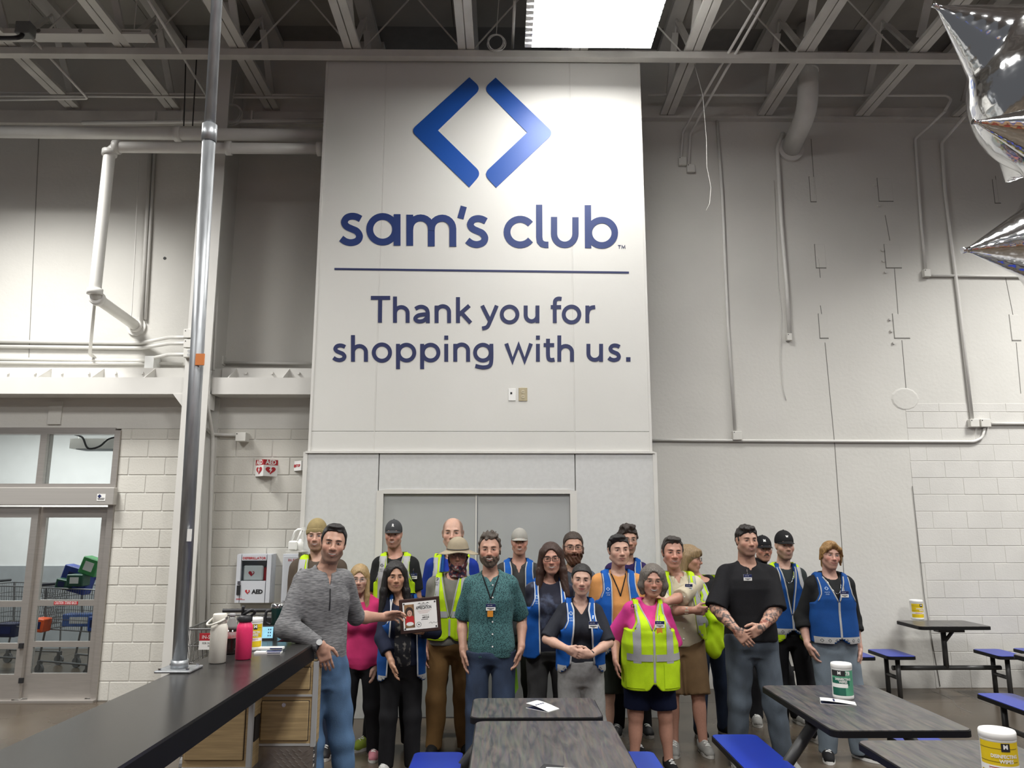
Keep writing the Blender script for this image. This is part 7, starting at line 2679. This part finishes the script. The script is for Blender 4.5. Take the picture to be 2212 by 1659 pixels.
P_(dict(label='woman with long black hair in a navy cardigan holding the plaque', fem=True, d=6.0, tx=856, ty=1210, ch=1277, bx=871, rz=10, head=(4, 2, 0), sh=.168, g=1.06,
        skin=SKT, face=dict(w=.95, smile=.5, eye=.7, iris='d', brow=(.02, .013, .01), lip=(.38, .10, .09)),
        hair=dict(kind='long', c=BLK, t=.018, len=.28, fw=.056, hl=.084, add=[((.072, .0, .04), (.096, -.01, -.12), .030, .032), ((.096, -.01, -.12), (.110, -.035, -.30), .034, .026), ((-.072, .0, .04), (-.096, -.005, -.12), .030, .032), ((-.096, -.005, -.12), (-.112, -.02, -.30), .034, .026), ((0, .07, .0), (0, .08, -.24), .08, .075)]),
        shirt=C_navy, shirt_name='cardigan', sleeve='three', hem_py=1440, neckline='scoop', shirt_off=.018, pants=C_blk, shoe=S_wht, res=.010, feet=((-.10, -.08, -14), (.09, -.08, 38)),
        arm_l=(846, 1430, -.24, (-1, .2, -.2)), arm_r=(896, 1362, -.22, (1, .2, -.6)), hand_r=dict(u=(.35, -.3, .1), s=(0, .3, 1), n=(-.2, -1, 0), curl=.9), hand_l=dict(u=(.25, -.1, -1), curl=.5),
        vests=[BV(m=M_vblue2, hem_py=1477, w0=.088, wn=.075, wb=.11, off=.026, piping=M_pipw, logo=False)], extra=[blouse_front]))
P_(dict(label='tall balding man in a blue polo behind the man in the sun hat', d=6.9, tx=979, ty=1118, ch=1192, bx=975, ht=.004, sh=.21, g=1.18, ag=1.15, skin=SKP,
        face=dict(w=1.02, smile=.15, eye=.6, jaw=1.05, scalp=((.07, .045, .03), .6), brow=(.05, .03, .02), rosy=.45), hair=None, shirt=C_royal, sleeve='short', hem=.48, pants=C_blk, res=.012, sleeve_t=.9,
        vests=[BV(m=M_vblue2, hem_py=1420, w0=.06, wn=.06, logo=False, piping=None, band=None, off=.02), HV(hem_py=1410, w0=.09, wn=.085, wb=.11, sx=.13, belt_py=1360, logo=False)]))
P_(dict(label='man in a sun hat, flag gaiter and yellow vest with brown trousers', d=6.4, tx=990, ty=1157, ch=1229, bx=974, ht=.034, sh=.19, g=1.06, head=(2, 4, 0), skin=SKR,
        face=dict(w=.98, smile=0, eye=.6, rosy=.5, brow=(.10, .07, .05)), cap=dict(kind='sunhat', m=cloth('stone_hat', (.33, .28, .20), .9), bm=cloth('stone_hat', (.33, .28, .20))), gaiter=C_flag, glasses=dict(col=(.25, .25, .26), rw=.0235, rh=.0135, rnd=.6), hair=None,
        shirt=C_gry, sleeve='long', sleeve_l='elbow', sleeve_r='elbow', hem=.50, shirt_off=.018, fold=.009, pants=C_khaki, pant_w=1.14, pfold=.014, shoe=S_blk, sole=M_black, laces=None, res=.010, feet=((-.12, -.02, -6), (.13, -.0, 10)),
        arm_l=(920, 1398, .0, (-.35, 1, -.1)), vests=[HV(hem_py=1386, zip_py=1338, wn=.066, sx=.108, belt_py=1328, logo_py=1252)]))
P_(dict(label='man in a teal patterned short sleeved shirt with a lanyard in the centre', d=5.85, tx=1058, ty=1147, ch=1222, bx=1060, ht=.016, sh=.196, g=1.06, ag=1.05, head=(0, 1, 0), skin=SK,
        face=dict(w=.98, smile=1.0, open=1.0, eye=.5, jaw=1.0, rosy=.55, brow=(.07, .045, .03)), hair=dict(c=(.075, .055, .040), t=.009, hl=.074, recede=1, noise=.006, freq=170, add=[((x * .012, -.055 + abs(x) * .004, .100), (x * .0135, -.050 + abs(x) * .004, .134 - abs(x) * .004), .016, .006) for x in (-4, -2.6, -1.3, 0, 1.3, 2.6, 4)] + [((x * .014, -.01, .108), (x * .015, -.005, .138 - abs(x) * .003), .018, .007) for x in (-3, -1, 1, 3)]),
        beard=dict(c=(.13, .095, .07), t=.0042), shirt=C_teal, sleeve='short', sleeve_t=.95, hem_py=1424, shirt_off=.016, neckline='polo', vdepth=.045, vw=.034, collar=True, buttons=True, bt_x=.016, fold=.009,
        pants=D_dark, pfold=.010, shoe=S_blk, res=.009, arm_l=(1000, 1404, -.03, (-.35, 1, -.1)), arm_r=(1126, 1398, -.03, (.35, 1, -.1)), hand_l=dict(u=(.10, -.08, -1), curl=.5), hand_r=dict(u=(-.22, -.08, -1), curl=.6),
        lanyard=(1060, 1296, C_blk), badges=[(1060, 1312, True, .068)], belt=True))
P_(dict(label='smiling man in a light grey cap and blue vest in the back row', d=6.9, tx=1122, ty=1139, ch=1197, bx=1120, ht=.022, sh=.19, g=1.0, head=(0, 2, 0), skin=SKR,
        face=dict(w=.97, smile=1.0, open=.9, eye=.45, jaw=1.05, brow=(.05, .03, .02), rosy=.5), cap=dict(kind='cap', m=cloth('light_grey_cap', (.34, .33, .30), .9)), hair=dict(c=BRN, t=.006),
        shirt=C_chr, sleeve='short', hem=.48, collar=True, neckline='polo', pants=C_grn, res=.012, vests=[BV(hem_py=1400, w0=.055, wn=.07, piping=M_pipg, logo=False)]))
P_(dict(extra=[lambda *a: lime_rag(*a)], label='woman with long brown hair and dark glasses in a wolf tee and blue vest', fem=True, d=6.25, tx=1190, ty=1170, ch=1238, bx=1186, sh=.178, g=1.22, ag=1.05, belly=.02, head=(-3, 2, -3), skin=SKR,
        face=dict(w=.98, smile=1.0, open=.9, eye=.55, rosy=.5, brow=(.06, .03, .02)), glasses=dict(col=(.015, .015, .017), rw=.026, rh=.0185, rnd=.55, thick=.0022),
        hair=dict(kind='long', c=(.045, .018, .010), t=.016, len=.30, fw=.056, hl=.080, add=[((.07, .0, .05), (.088, -.01, -.10), .030, .034), ((.088, -.01, -.10), (.105, -.05, -.30), .036, .030), ((-.07, .0, .05), (-.096, -.0, -.10), .030, .036), ((-.096, -.0, -.10), (-.125, -.03, -.28), .036, .028), ((0, .07, .0), (0, .085, -.26), .08, .08)]),
        shirt=C_wolf, shirt_name='tee', sleeve='long', hem_py=1420, pants=cloth('dark_grey_trousers', (.045, .045, .046), .85), res=.010, shoe=S_blk, arm_l=(1152, 1395, .05), arm_r=(1228, 1400, .05),
        vests=[BV(m=M_vblue, hem_py=1424, w0=.085, wn=.078, wb=.075, piping=M_pipw, logo_py=1290, band=None)]))
P_(dict(label='man with a full red brown beard and black rimmed glasses in the back row', d=6.75, tx=1237, ty=1147, ch=1213, bx=1240, ht=.012, sh=.19, g=1.0, head=(0, 2, 0), skin=SK,
        face=dict(w=1.0, smile=.1, eye=.65, brow=(.05, .028, .018)), glasses=dict(col=(.018, .018, .02), rw=.0255, rh=.0155, rnd=.4, thick=.002), hair=dict(c=(.040, .022, .013), t=.009, hl=.078),
        beard=dict(c=(.085, .030, .012), t=.010, len=.012, noise=.0022), shirt=cloth('slate_tee', (.07, .08, .10), .85), sleeve='short', hem=.48, pants=C_blk, res=.012, vests=[HV(hem_py=1400, w0=.06, wn=.08, logo=False, sx=.11)]))
P_(dict(label='short woman with black hair tied back in an open blue vest with clasped hands', fem=True, d=5.7, tx=1255, ty=1215, ch=1280, bx=1253, sh=.168, g=1.06, head=(-4, 2, 3), skin=SKP, ag=1.12,
        face=dict(w=.97, smile=.75, eye=.62, iris='d', brow=(.016, .011, .009), lip=(.40, .12, .11), rosy=.4), hair=dict(c=BLK, t=.011, hl=.080, burn=.004, straight=True, noise=.0010, add=[((.03, .07, -.02), (.055, .085, -.10), .035, .03), ((.055, .085, -.10), (.085, .03, -.175), .028, .016)]),
        shirt=cloth('charcoal_tee', (.022, .024, .032), .85), shirt_name='tee', sleeve='short', sleeve_t=.98, neckline='v', vdepth=.075, vw=.068, hem_py=1446, pants=C_sweat, pant_w=1.12, pant_off=.016, shoe=S_wht, res=.009,
        arm_l=(1226, 1402, -.235, (-1, .35, -.35)), arm_r=(1276, 1414, -.23, (1, .35, -.35)), hand_l=dict(u=(1, -.15, -.50), s=(.35, -.25, 1), n=(.1, 1, 0), curl=.5), hand_r=dict(u=(-1, -.18, .12), s=(.1, -.2, 1), n=(0, 1, 0), curl=.75), band='r',
        vests=[BV(hem_py=1456, w0=.048, wn=.062, wb=.085, piping=M_pipw, logo_py=1327, round=.06, pr=.006)], badges=[(1281, 1349)]))
P_(dict(label='heavy set man in an orange tee and blue vest with a black lanyard', d=6.35, tx=1335, ty=1152, ch=1220, bx=1336, ht=.013, sh=.20, g=1.22, belly=.03, ag=1.25, head=(6, 1, -2), skin=SKP, lg=1.1,
        face=dict(w=1.04, smile=.45, eye=.55, jaw=1.12, brow=(.02, .013, .01), rosy=.3), hair=dict(c=BLK, t=.010, hl=.076, noise=.003, blob=[((-.012, -.035, .102), (.062, .055, .024))], add=[((-.06, -.05, .085), (-.088, -.055, .088), .02, .01)]),
        shirt=C_orng, shirt_name='tee', sleeve='short', hem=.48, sleeve_t=.95, legs='short', pants=C_grn, shoe=S_blk, res=.010, vests=[BV(hem_py=1416, w0=.062, wn=.075, wb=.085, logo_py=1273)], lanyard=(1341, 1288, C_blk)))
P_(dict(label='young man with dark curly hair and earphones behind the man in the orange tee', d=6.95, tx=1354, ty=1130, ch=1196, bx=1356, ht=.022, sh=.178, g=.98, head=(4, 2, 0), skin=SK,
        face=dict(w=.95, smile=.6, eye=.6, stubble=((.06, .04, .03), .5), brow=BRN), glasses=dict(col=(.2, .2, .2), rw=.024, rh=.017, rnd=.8), hair=dict(c=(.028, .016, .011), t=.014, hl=.068, noise=.009, freq=120, blob=[((0, -.03, .106), (.064, .066, .030))]),
        shirt=C_purp, sleeve='short', hem=.48, pants=C_blk, res=.012, vests=[BV(hem_py=1400, w0=.05, wn=.07, logo=False)]))
P_(dict(label='laughing older woman with grey hair in a pink tee and zipped yellow vest', fem=True, d=5.95, tx=1407, ty=1217, ch=1287, bx=1398, sh=.180, g=1.28, belly=.055, bust=.03, head=(-4, 3, 2), skin=SKR, ag=1.22, lg=1.12,
        face=dict(w=1.02, smile=1.1, open=1.3, eye=.45, jaw=1.05, rosy=.6, brow=(.10, .08, .06)), glasses=dict(col=(.22, .17, .12), rw=.0245, rh=.0145, rnd=.5),
        hair=dict(kind='long', c=(.155, .135, .115), t=.018, len=.06, fw=.053, noise=.004, hl=.082, add=[((.07, -.005, .06), (.092, .0, -.04), .032, .034), ((.092, .0, -.04), (.080, .01, -.105), .034, .026), ((-.07, -.005, .06), (-.088, .0, -.04), .032, .032), ((-.088, .0, -.04), (-.078, .01, -.095), .032, .024), ((0, .07, .0), (0, .08, -.08), .08, .07)]),
        shirt=C_pink, shirt_name='tee', sleeve='short', sleeve_t=1.08, shirt_off=.020, hem_py=1480, legs='short', pants=C_navyd, pant_off=.022, short_t=.86, shoe=S_blk, res=.009, fold=.010, feet=((-.125, 0, -8), (.125, .0, 8)),
        arm_l=(1330, 1426, -.04, (-.35, 1, -.1)), arm_r=(1462, 1444, -.05, (.35, 1, -.1)), hand_l=dict(u=(.06, -.12, -1), curl=.5), hand_r=dict(u=(-.18, -.1, -1), curl=1.1),
        vests=[HV(hem_py=1490, zip_py=1362, wn=.072, sx=.105, belt_py=1418, logo_py=1312, off=.030, round=.05, fold=.009)], badges=[(1424, 1348, True, .068)]))
P_(dict(label='man in a cream shirt and open yellow vest with folded arms and brown shorts', d=6.5, tx=1450, ty=1157, ch=1226, bx=1466, ht=.012, sh=.20, g=1.12, belly=.03, head=(-2, 2, 2), skin=SKR, ag=1.1,
        face=dict(w=.98, smile=.8, open=.45, eye=.5, nose=1.15, rosy=.6, brow=(.06, .045, .035)), hair=dict(c=(.040, .032, .027), t=.011, hl=.074, recede=1, noise=.004, blob=[((0, -.03, .104), (.058, .06, .024))]),
        shirt=C_cream, sleeve='short', sleeve_t=1.12, shirt_off=.020, neckline='polo', vdepth=.06, vw=.034, collar=True, buttons=True, hem_py=1398, legs='short', pants=C_khs, pant_off=.022, short_t=1.0, shoe=S_gry, res=.009, feet=((-.10, -.12, -10), (.13, -.12, 6)),
        arm_l=(1500, 1318, -.30, (-1, -.2, -1)), arm_r=(1436, 1302, -.34, (1, -.35, -1)), hand_l=dict(u=(1, .2, -.1), s=(0, -.4, 1), n=(-.2, 1, 0), curl=1.4), hand_r=dict(u=(-1, .45, .2), s=(0, -.3, 1), n=(.2, 1, -.2), curl=.6),
        vests=[HV(hem_py=1384, w0=.07, wn=.078, wb=.115, sx=.125, belt_py=1340, logo=False, round=.06)], badges=[(1488, 1268, True, .06)]))
def spare_vest(root, fr, ALL, loc, B):
    c = loc(W(1546, 1362, B['d'] - .30))
    G = Fld(axis(c[0] - .16, c[0] + .16, .009), axis(c[1] - .14, c[1] + .14, .009), axis(c[2] - .26, c[2] + .26, .009))
    G.add(ell((c[0], c[1], c[2] - .02), (.062, .045, .13)), 0)
    G.add(ell((c[0] - .03, c[1], c[2] - .12), (.07, .045, .10)), .04)
    G.add(cone((c[0] - .01, c[1], c[2] + .05), (c[0] - .07, c[1] + .02, c[2] + .20), .05, .03), .04)
    G.sub(ell((c[0] - .01, c[1] - .06, c[2] + .03), (.040, .03, .055)), .02)
    G.folds(.022, 40, seed=5)
    p, q = nets(G.x, G.y, G.z, G.v)
    raw_mesh('folded_vest', p, q, M_hv, root)


def lime_rag(root, fr, ALL, loc, B):
    a, b, c = (loc(W(x, y, B['d'] - .05)) for x, y in ((1108, 1440), (1120, 1486), (1108, 1508)))
    MB().prism([a, a + np.array((.03, 0, -.02)), b, c, c + np.array((-.015, 0, .08))], (0, .012, 0)).build('lime_rag', cloth('lime_rag', (.22, .46, .04), .9), root)


P_(dict(label='blonde woman with glasses turning her head to the right in a yellow safety vest', fem=True, d=6.9, tx=1490, ty=1176, ch=1236, bx=1528, rz=14, head=(52, 4, 3), sh=.165, g=1.05, skin=SKR,
        face=dict(w=.95, smile=.8, open=.4, eye=.6, brow=(.13, .09, .06)), glasses=dict(col=(.05, .05, .055), rw=.025, rh=.018, rnd=.8), hair=dict(kind='long', c=(.30, .20, .10), t=.018, len=.22, fw=.048, hl=.045, add=[((.07, .01, .02), (.080, .04, -.14), .028, .03), ((-.07, .01, .02), (-.074, .04, -.14), .03, .03), ((0, .07, .0), (-.02, .085, -.22), .075, .06), ((0, -.085, .07), (.02, -.098, .036), .03, .018), ((-.03, -.075, .07), (-.035, -.09, .035), .03, .016)]),
        shirt=C_blk, sleeve='long', hem=.50, pants=D_navy, shoe=S_blk, res=.010, vests=[HV(hem_py=1400, w0=.05, wn=.07, sx=.10, belt_py=1345, logo=False)], hf=-.03, extra=[spare_vest]))
P_(dict(label='tattooed man in a black polo with clasped hands and charcoal jeans', d=6.05, tx=1609, ty=1131, ch=1199, bx=1620, ht=.015, sh=.212, g=1.16, ag=1.28, head=(3, 2, 0), skin=SK, nk=1.1, tattoo=True,
        face=dict(w=.98, smile=.55, open=.2, eye=.55, jaw=1.08, stubble=((.07, .05, .04), .45), brow=(.022, .014, .010)), hair=dict(c=(.016, .011, .009), t=.011, hl=.068, noise=.0055, freq=150, side=.10, blob=[((-.008, -.045, .098), (.062, .048, .026))]),
        shirt=C_blk, shirt_name='polo_shirt', sleeve='short', sleeve_t=.98, shirt_off=.018, neckline='polo', vdepth=.045, vw=.032, collar=True, hem_py=1388, pants=D_gry, pant_w=1.06, pfold=.012, shoe=S_gry, res=.009, feet=((-.155, 0, -10), (.165, -.09, 16)),
        arm_l=(1591, 1361, -.26, (-1, .4, -.4)), arm_r=(1645, 1356, -.26, (1, .4, -.4)), hand_l=dict(u=(.6, -.15, -.75), s=(.7, -.2, .6), n=(.3, 1, 0), curl=.75), hand_r=dict(u=(-.85, -.22, -.40), s=(-.3, -.3, 1), n=(0, 1, 0), curl=1.0), badges=[(1618, 1248)]))
P_(dict(label='man with round glasses and moustache in a black cap at the very back', d=7.35, tx=1645, ty=1155, ch=1211, bx=1640, ht=.022, sh=.185, g=1.0, head=(0, 2, 0), skin=SKR,
        face=dict(w=1.0, smile=.3, eye=.5, mustache=(.12, .09, .07), brow=(.08, .06, .05), rosy=.6), glasses=dict(col=(.06, .06, .06), rw=.0255, rh=.020, rnd=.9), cap=dict(kind='cap', m=C_blk, logo='M', lx=-.01), hair=dict(c=(.10, .09, .08), t=.006),
        shirt=C_blk, sleeve='long', hem=.47, neckline='high', pants=C_blk, shoe=S_gry, res=.012, feet=((-.10, -.08, -12), (.28, -.05, 10))))
P_(dict(label='young man in a black cap with blue vest over a yellow vest and chain', d=6.7, tx=1690, ty=1144, ch=1207, bx=1698, ht=.022, sh=.185, g=.98, head=(-2, 1, 0), skin=SKP,
        face=dict(w=.96, smile=.45, open=.3, eye=.6, jaw=.96, iris='d', stubble=((.05, .035, .028), .5), brow=(.016, .011, .009)), cap=dict(kind='cap', m=cloth('black_cap', (.010, .010, .011), .75), logo='w'), hair=dict(c=BLK, t=.005),
        shirt=cloth('dark_green_grey_knit', (.028, .034, .034), .9), sleeve='long', hem=.50, pants=C_blk, shoe=S_wht, res=.010, necklace=True, feet=((-.10, -.0, -10), (.17, -.02, 24)), vests=[HV(hem_py=1390, w0=.045, wn=.075, wb=.06, sx=.11, belt_py=1350, logo=False), BV(m=M_vblue2, hem_py=1372, w0=.0, wn=.062, zip_py=1330, logo=False, ah=-.035)]))
P_(dict(label='young blond man in a zipped blue vest over a black sweater at the right end', d=6.25, tx=1788, ty=1166, ch=1228, bx=1797, ht=.014, sh=.195, g=1.0, head=(-4, 2, 5), skin=(.56, .33, .26), ag=1.05,
        face=dict(w=.92, smile=.6, eye=.55, iris='l', jaw=.92, stubble=((.24, .10, .05), .3), rosy=.8, brow=(.20, .13, .07)),
        hair=dict(kind='long', c=(.34, .19, .065), t=.010, len=.04, fw=.050, hl=.060, noise=.003, add=[((-.008, -.082, .102), (-.050, -.090, .062), .022, .012), ((-.050, -.088, .065), (-.080, -.062, .012), .014, .008), ((.0, -.082, .104), (.055, -.088, .060), .022, .013), ((.055, -.085, .062), (.092, -.050, .000), .016, .007), ((.080, .0, .05), (.100, .010, -.05), .022, .010), ((.086, .03, .0), (.104, .03, -.085), .020, .008), ((-.078, .0, .05), (-.088, .01, -.045), .020, .010), ((0, .07, .0), (0, .08, -.09), .066, .055)]),
        shirt=C_blk2, shirt_name='sweater', sleeve='push', shirt_off=.020, hem_py=1384, fold=.010, pants=D_lite, pant_w=1.18, pfold=.012, shoe=S_blk, sole=M_white, res=.009, feet=((-.12, -.04, -18), (.13, -.03, 32)),
        arm_l=(1745, 1392, -.02, (-.35, 1, -.1)), arm_r=(1856, 1400, -.02, (.35, 1, -.1)), hand_l=dict(u=(.35, -.15, -1), curl=.6), hand_r=dict(u=(-.12, -.1, -1), curl=1.0), band='l', necklace=True,
        vests=[BV(m=M_vblue2, hem_py=1392, zip_py=1302, wn=.078, logo_py=1272, off=.026)], badges=[(1826, 1284)]))
ONLY = None
for i_, sp in enumerate(SC_):
    if ONLY is not None and i_ not in ONLY: continue
    person(sp)
# ================================================================== THE PLAQUE HELD UP
pc_ = [W(x, y, 5.62) for x, y in ((860, 1296), (947, 1289), (957, 1360), (866, 1370))]
pcx = (pc_[0] + pc_[1] + pc_[2] + pc_[3]) / 4
pw = (pc_[1] - pc_[0]).length; ph = (pc_[0] - pc_[3]).length
pq = thing('plaque', 'dark wood plaque with a certificate of appreciation held up by two people', 'plaque', pcx)
pq.rotation_euler = (math.radians(-4), math.radians(-5.2), math.radians(4))
M_wood = mat('dark_plaque_wood', (.040, .018, .014), .4, var=.4, scale=4, stretch=(1, 1, 18))
MB().box((-pw / 2, -.010, -ph / 2), (pw / 2, .010, ph / 2), bev=.005).build('board', M_wood, pq)
aw, ah_ = pw * .83, ph * .80
cert = MB().box((-aw / 2, -.0125, -ah_ / 2), (aw / 2, -.0101, ah_ / 2)).build('certificate', M_white, pq)
for sx in (-1, 1):
    for sz in (-1, 1):
        MB().tube([(sx * (aw / 2 - .010), -.0155, sz * (ah_ / 2 - .010)), (sx * (aw / 2 - .010), -.012, sz * (ah_ / 2 - .010))], .0055, 10).build('screw', M_ink, pq)
fxw = -aw * .31
ph_ = MB().box((fxw - aw * .145, -.0135, -ah_ * .42), (fxw + aw * .145, -.0126, ah_ * .42)).build('photo', mat('photo_paper', (.36, .21, .10), .35, color2=(.12, .07, .04), scale=30), pq)


def ov(cx, cz, rx, rz_, y, n_=18): return [(cx + rx * math.cos(2 * math.pi * i / n_), y, cz + rz_ * math.sin(2 * math.pi * i / n_)) for i in range(n_)]


def on(mb, poly): mb.add(poly, [tuple(range(len(poly)))]); return mb


on(MB(), ov(fxw, ah_ * .16, aw * .12, ah_ * .17, -.01375)).build('print', mat('photo_hair', (.03, .018, .012), .5), ph_)
on(MB(), [(fxw - aw * .13, -.0139, -ah_ * .30), (fxw + aw * .13, -.0139, -ah_ * .30), (fxw + aw * .12, -.0139, -ah_ * .02), (fxw, -.0139, ah_ * .04), (fxw - aw * .12, -.0139, -ah_ * .02)]).build('print', mat('photo_red', (.50, .02, .025), .5), ph_)
on(MB(), ov(fxw + aw * .005, ah_ * .10, aw * .075, ah_ * .115, -.0141)).build('print', mat('photo_skin', (.60, .36, .27), .5), ph_)
mb = MB()
for q in (-1, 1): on(mb, ov(fxw + q * aw * .03, ah_ * .12, aw * .010, ah_ * .012, -.0143, 8))
on(mb, ov(fxw, ah_ * .05, aw * .025, ah_ * .010, -.0143, 8)); mb.build('print', M_mouth, ph_)
on(MB(), ov(fxw, -ah_ * .28, aw * .11, ah_ * .07, -.0142)).build('print', M_white, ph_)
mb = MB()
tx_ = aw * .12
put_text(mb, 'APPRECIATION', (tx_, -.0130, ah_ * .26), .030, width=aw * .46, bold=.001)
put_text(mb, 'CERTIFICATE OF', (tx_, -.0130, ah_ * .35), .015, width=aw * .26)
put_text(mb, 'PRESENTED TO', (tx_ + .01, -.0130, -ah_ * .03), .012, width=aw * .20); put_text(mb, "SAM'S CLUB", (tx_ + .01, -.0130, -ah_ * .10), .013, width=aw * .2, bold=.0008); mb.box((tx_ - aw * .09, -.0130, -ah_ * .175), (tx_ + aw * .11, -.0126, -ah_ * .155))
for q in (-1, 0, 1): mb.add([(tx_ + q * aw * .12 - .015, -.0130, ah_ * .40), (tx_ + q * aw * .12, -.0130, ah_ * .45), (tx_ + q * aw * .12 + .015, -.0130, ah_ * .40), (tx_ + q * aw * .12, -.0130, ah_ * .42)], [(0, 1, 2, 3)])
mb.build('lettering', M_ink, cert)
mb = MB()
for i in range(3): mb.box((tx_ - aw * (.20 - .03 * i), -.0130, ah_ * (.155 - .045 * i)), (tx_ + aw * (.22 - .05 * i), -.0126, ah_ * (.168 - .045 * i)))
mb.build('small_print', mat('faded_print', (.55, .36, .32), .6), cert)
mb = MB()
mb.tube([(tx_ - aw * .17 + .016 * math.cos(a), -.0132, -ah_ * .33 + .016 * math.sin(a)) for a in np.linspace(0, 6.28, 20, endpoint=False)], .001, 4, closed=True)
on(mb, ov(tx_ - aw * .17, -ah_ * .33, .005, .006, -.0132, 6)); mb.build('seal', M_ink, cert)
MB().tube(cat_rom([(tx_ + .03, -.013, -ah_ * .32), (tx_ + .045, -.013, -ah_ * .28), (tx_ + .05, -.013, -ah_ * .33), (tx_ + .065, -.013, -ah_ * .29), (tx_ + .075, -.013, -ah_ * .32), (tx_ + .09, -.013, -ah_ * .30)], 4), .0009, 4).build('signature', M_ink, cert)


# ================================================================== STARBURST BALLOONS
def starburst(label, tip, ang, Y, Rpx, wide, extra):
    """foil balloon of cones around a ball; tip is the pixel of the cone in view, ang the way from it to the centre"""
    R = Rpx * Y / FPX * 1.03
    c = W(tip[0] + Rpx * math.cos(ang), tip[1] + Rpx * math.sin(ang), Y)
    t_ = W(tip[0], tip[1], Y)
    b_ = thing('starburst_balloon', label, 'balloon', c)
    u0 = np.array(t_ - c); R = float(np.linalg.norm(u0)); u0 /= R
    side = np.cross(u0, (0, 1, 0)); side /= np.linalg.norm(side)
    fwd = np.cross(side, u0)
    dirs = [u0] + [unit(u0 * a + side * q + fwd * w_) for a, q, w_ in extra]
    q = R * 1.05
    G = Fld(axis(-q, q, R / 62), axis(-q, q, R / 62), axis(-q, q, R / 62))
    G.add(ell((0, 0, 0), (R * wide * 1.02,) * 3), 0)
    for v in dirs: G.add(cone((0, 0, 0), v * R * .985, R * wide, R * .018), R * .05)
    X, Y_, Z = G.X()
    for v in dirs[:1]:
        t2 = (X * f32(v[0]) + Y_ * f32(v[1]) + Z * f32(v[2])) / R
        sp2 = np.arctan2(X * side[0] + Y_ * side[1] + Z * side[2], X * fwd[0] + Y_ * fwd[1] + Z * fwd[2]).astype(f32)
        G.v += (np.sin(t2 * 90 + 1.5 * np.sin(sp2 * 3)) * .0007 * R * (t2 > .1) * (1 + np.sin(sp2 * 5)) + np.abs(np.sin(sp2 * 2 + .4)) * .006 * R * (t2 > .12) * np.clip(1.02 - t2, 0, 1)).astype(f32)
    P, Q = nets(G.x, G.y, G.z, G.v)
    raw_mesh('foil', P, Q, M_foil, b_)
    MB().tube([u0 * R * .975, u0 * R * 1.0, u0 * R * 1.03], [R * .022, R * .016, R * .022], 8).build('tip_knot', M_foil, b_, True)
    return b_


OUT = ((-.5, .85, .1), (-.5, -.85, .1), (-1, 0, .1), (-.3, .1, 1), (-.3, -.1, -1))
starburst('silver foil starburst balloon whose cone fills the top right corner', (2024, 14), math.radians(31), 2.05, 330, .56, OUT)
starburst('middle silver starburst balloon, its cone pointing left below the top one', (2110, 264), math.radians(9), 1.35, 300, .42, OUT)
starburst('lowest silver starburst balloon at the right edge beside the upper wall', (2088, 540), math.radians(-6), 3.1, 330, .56, OUT)
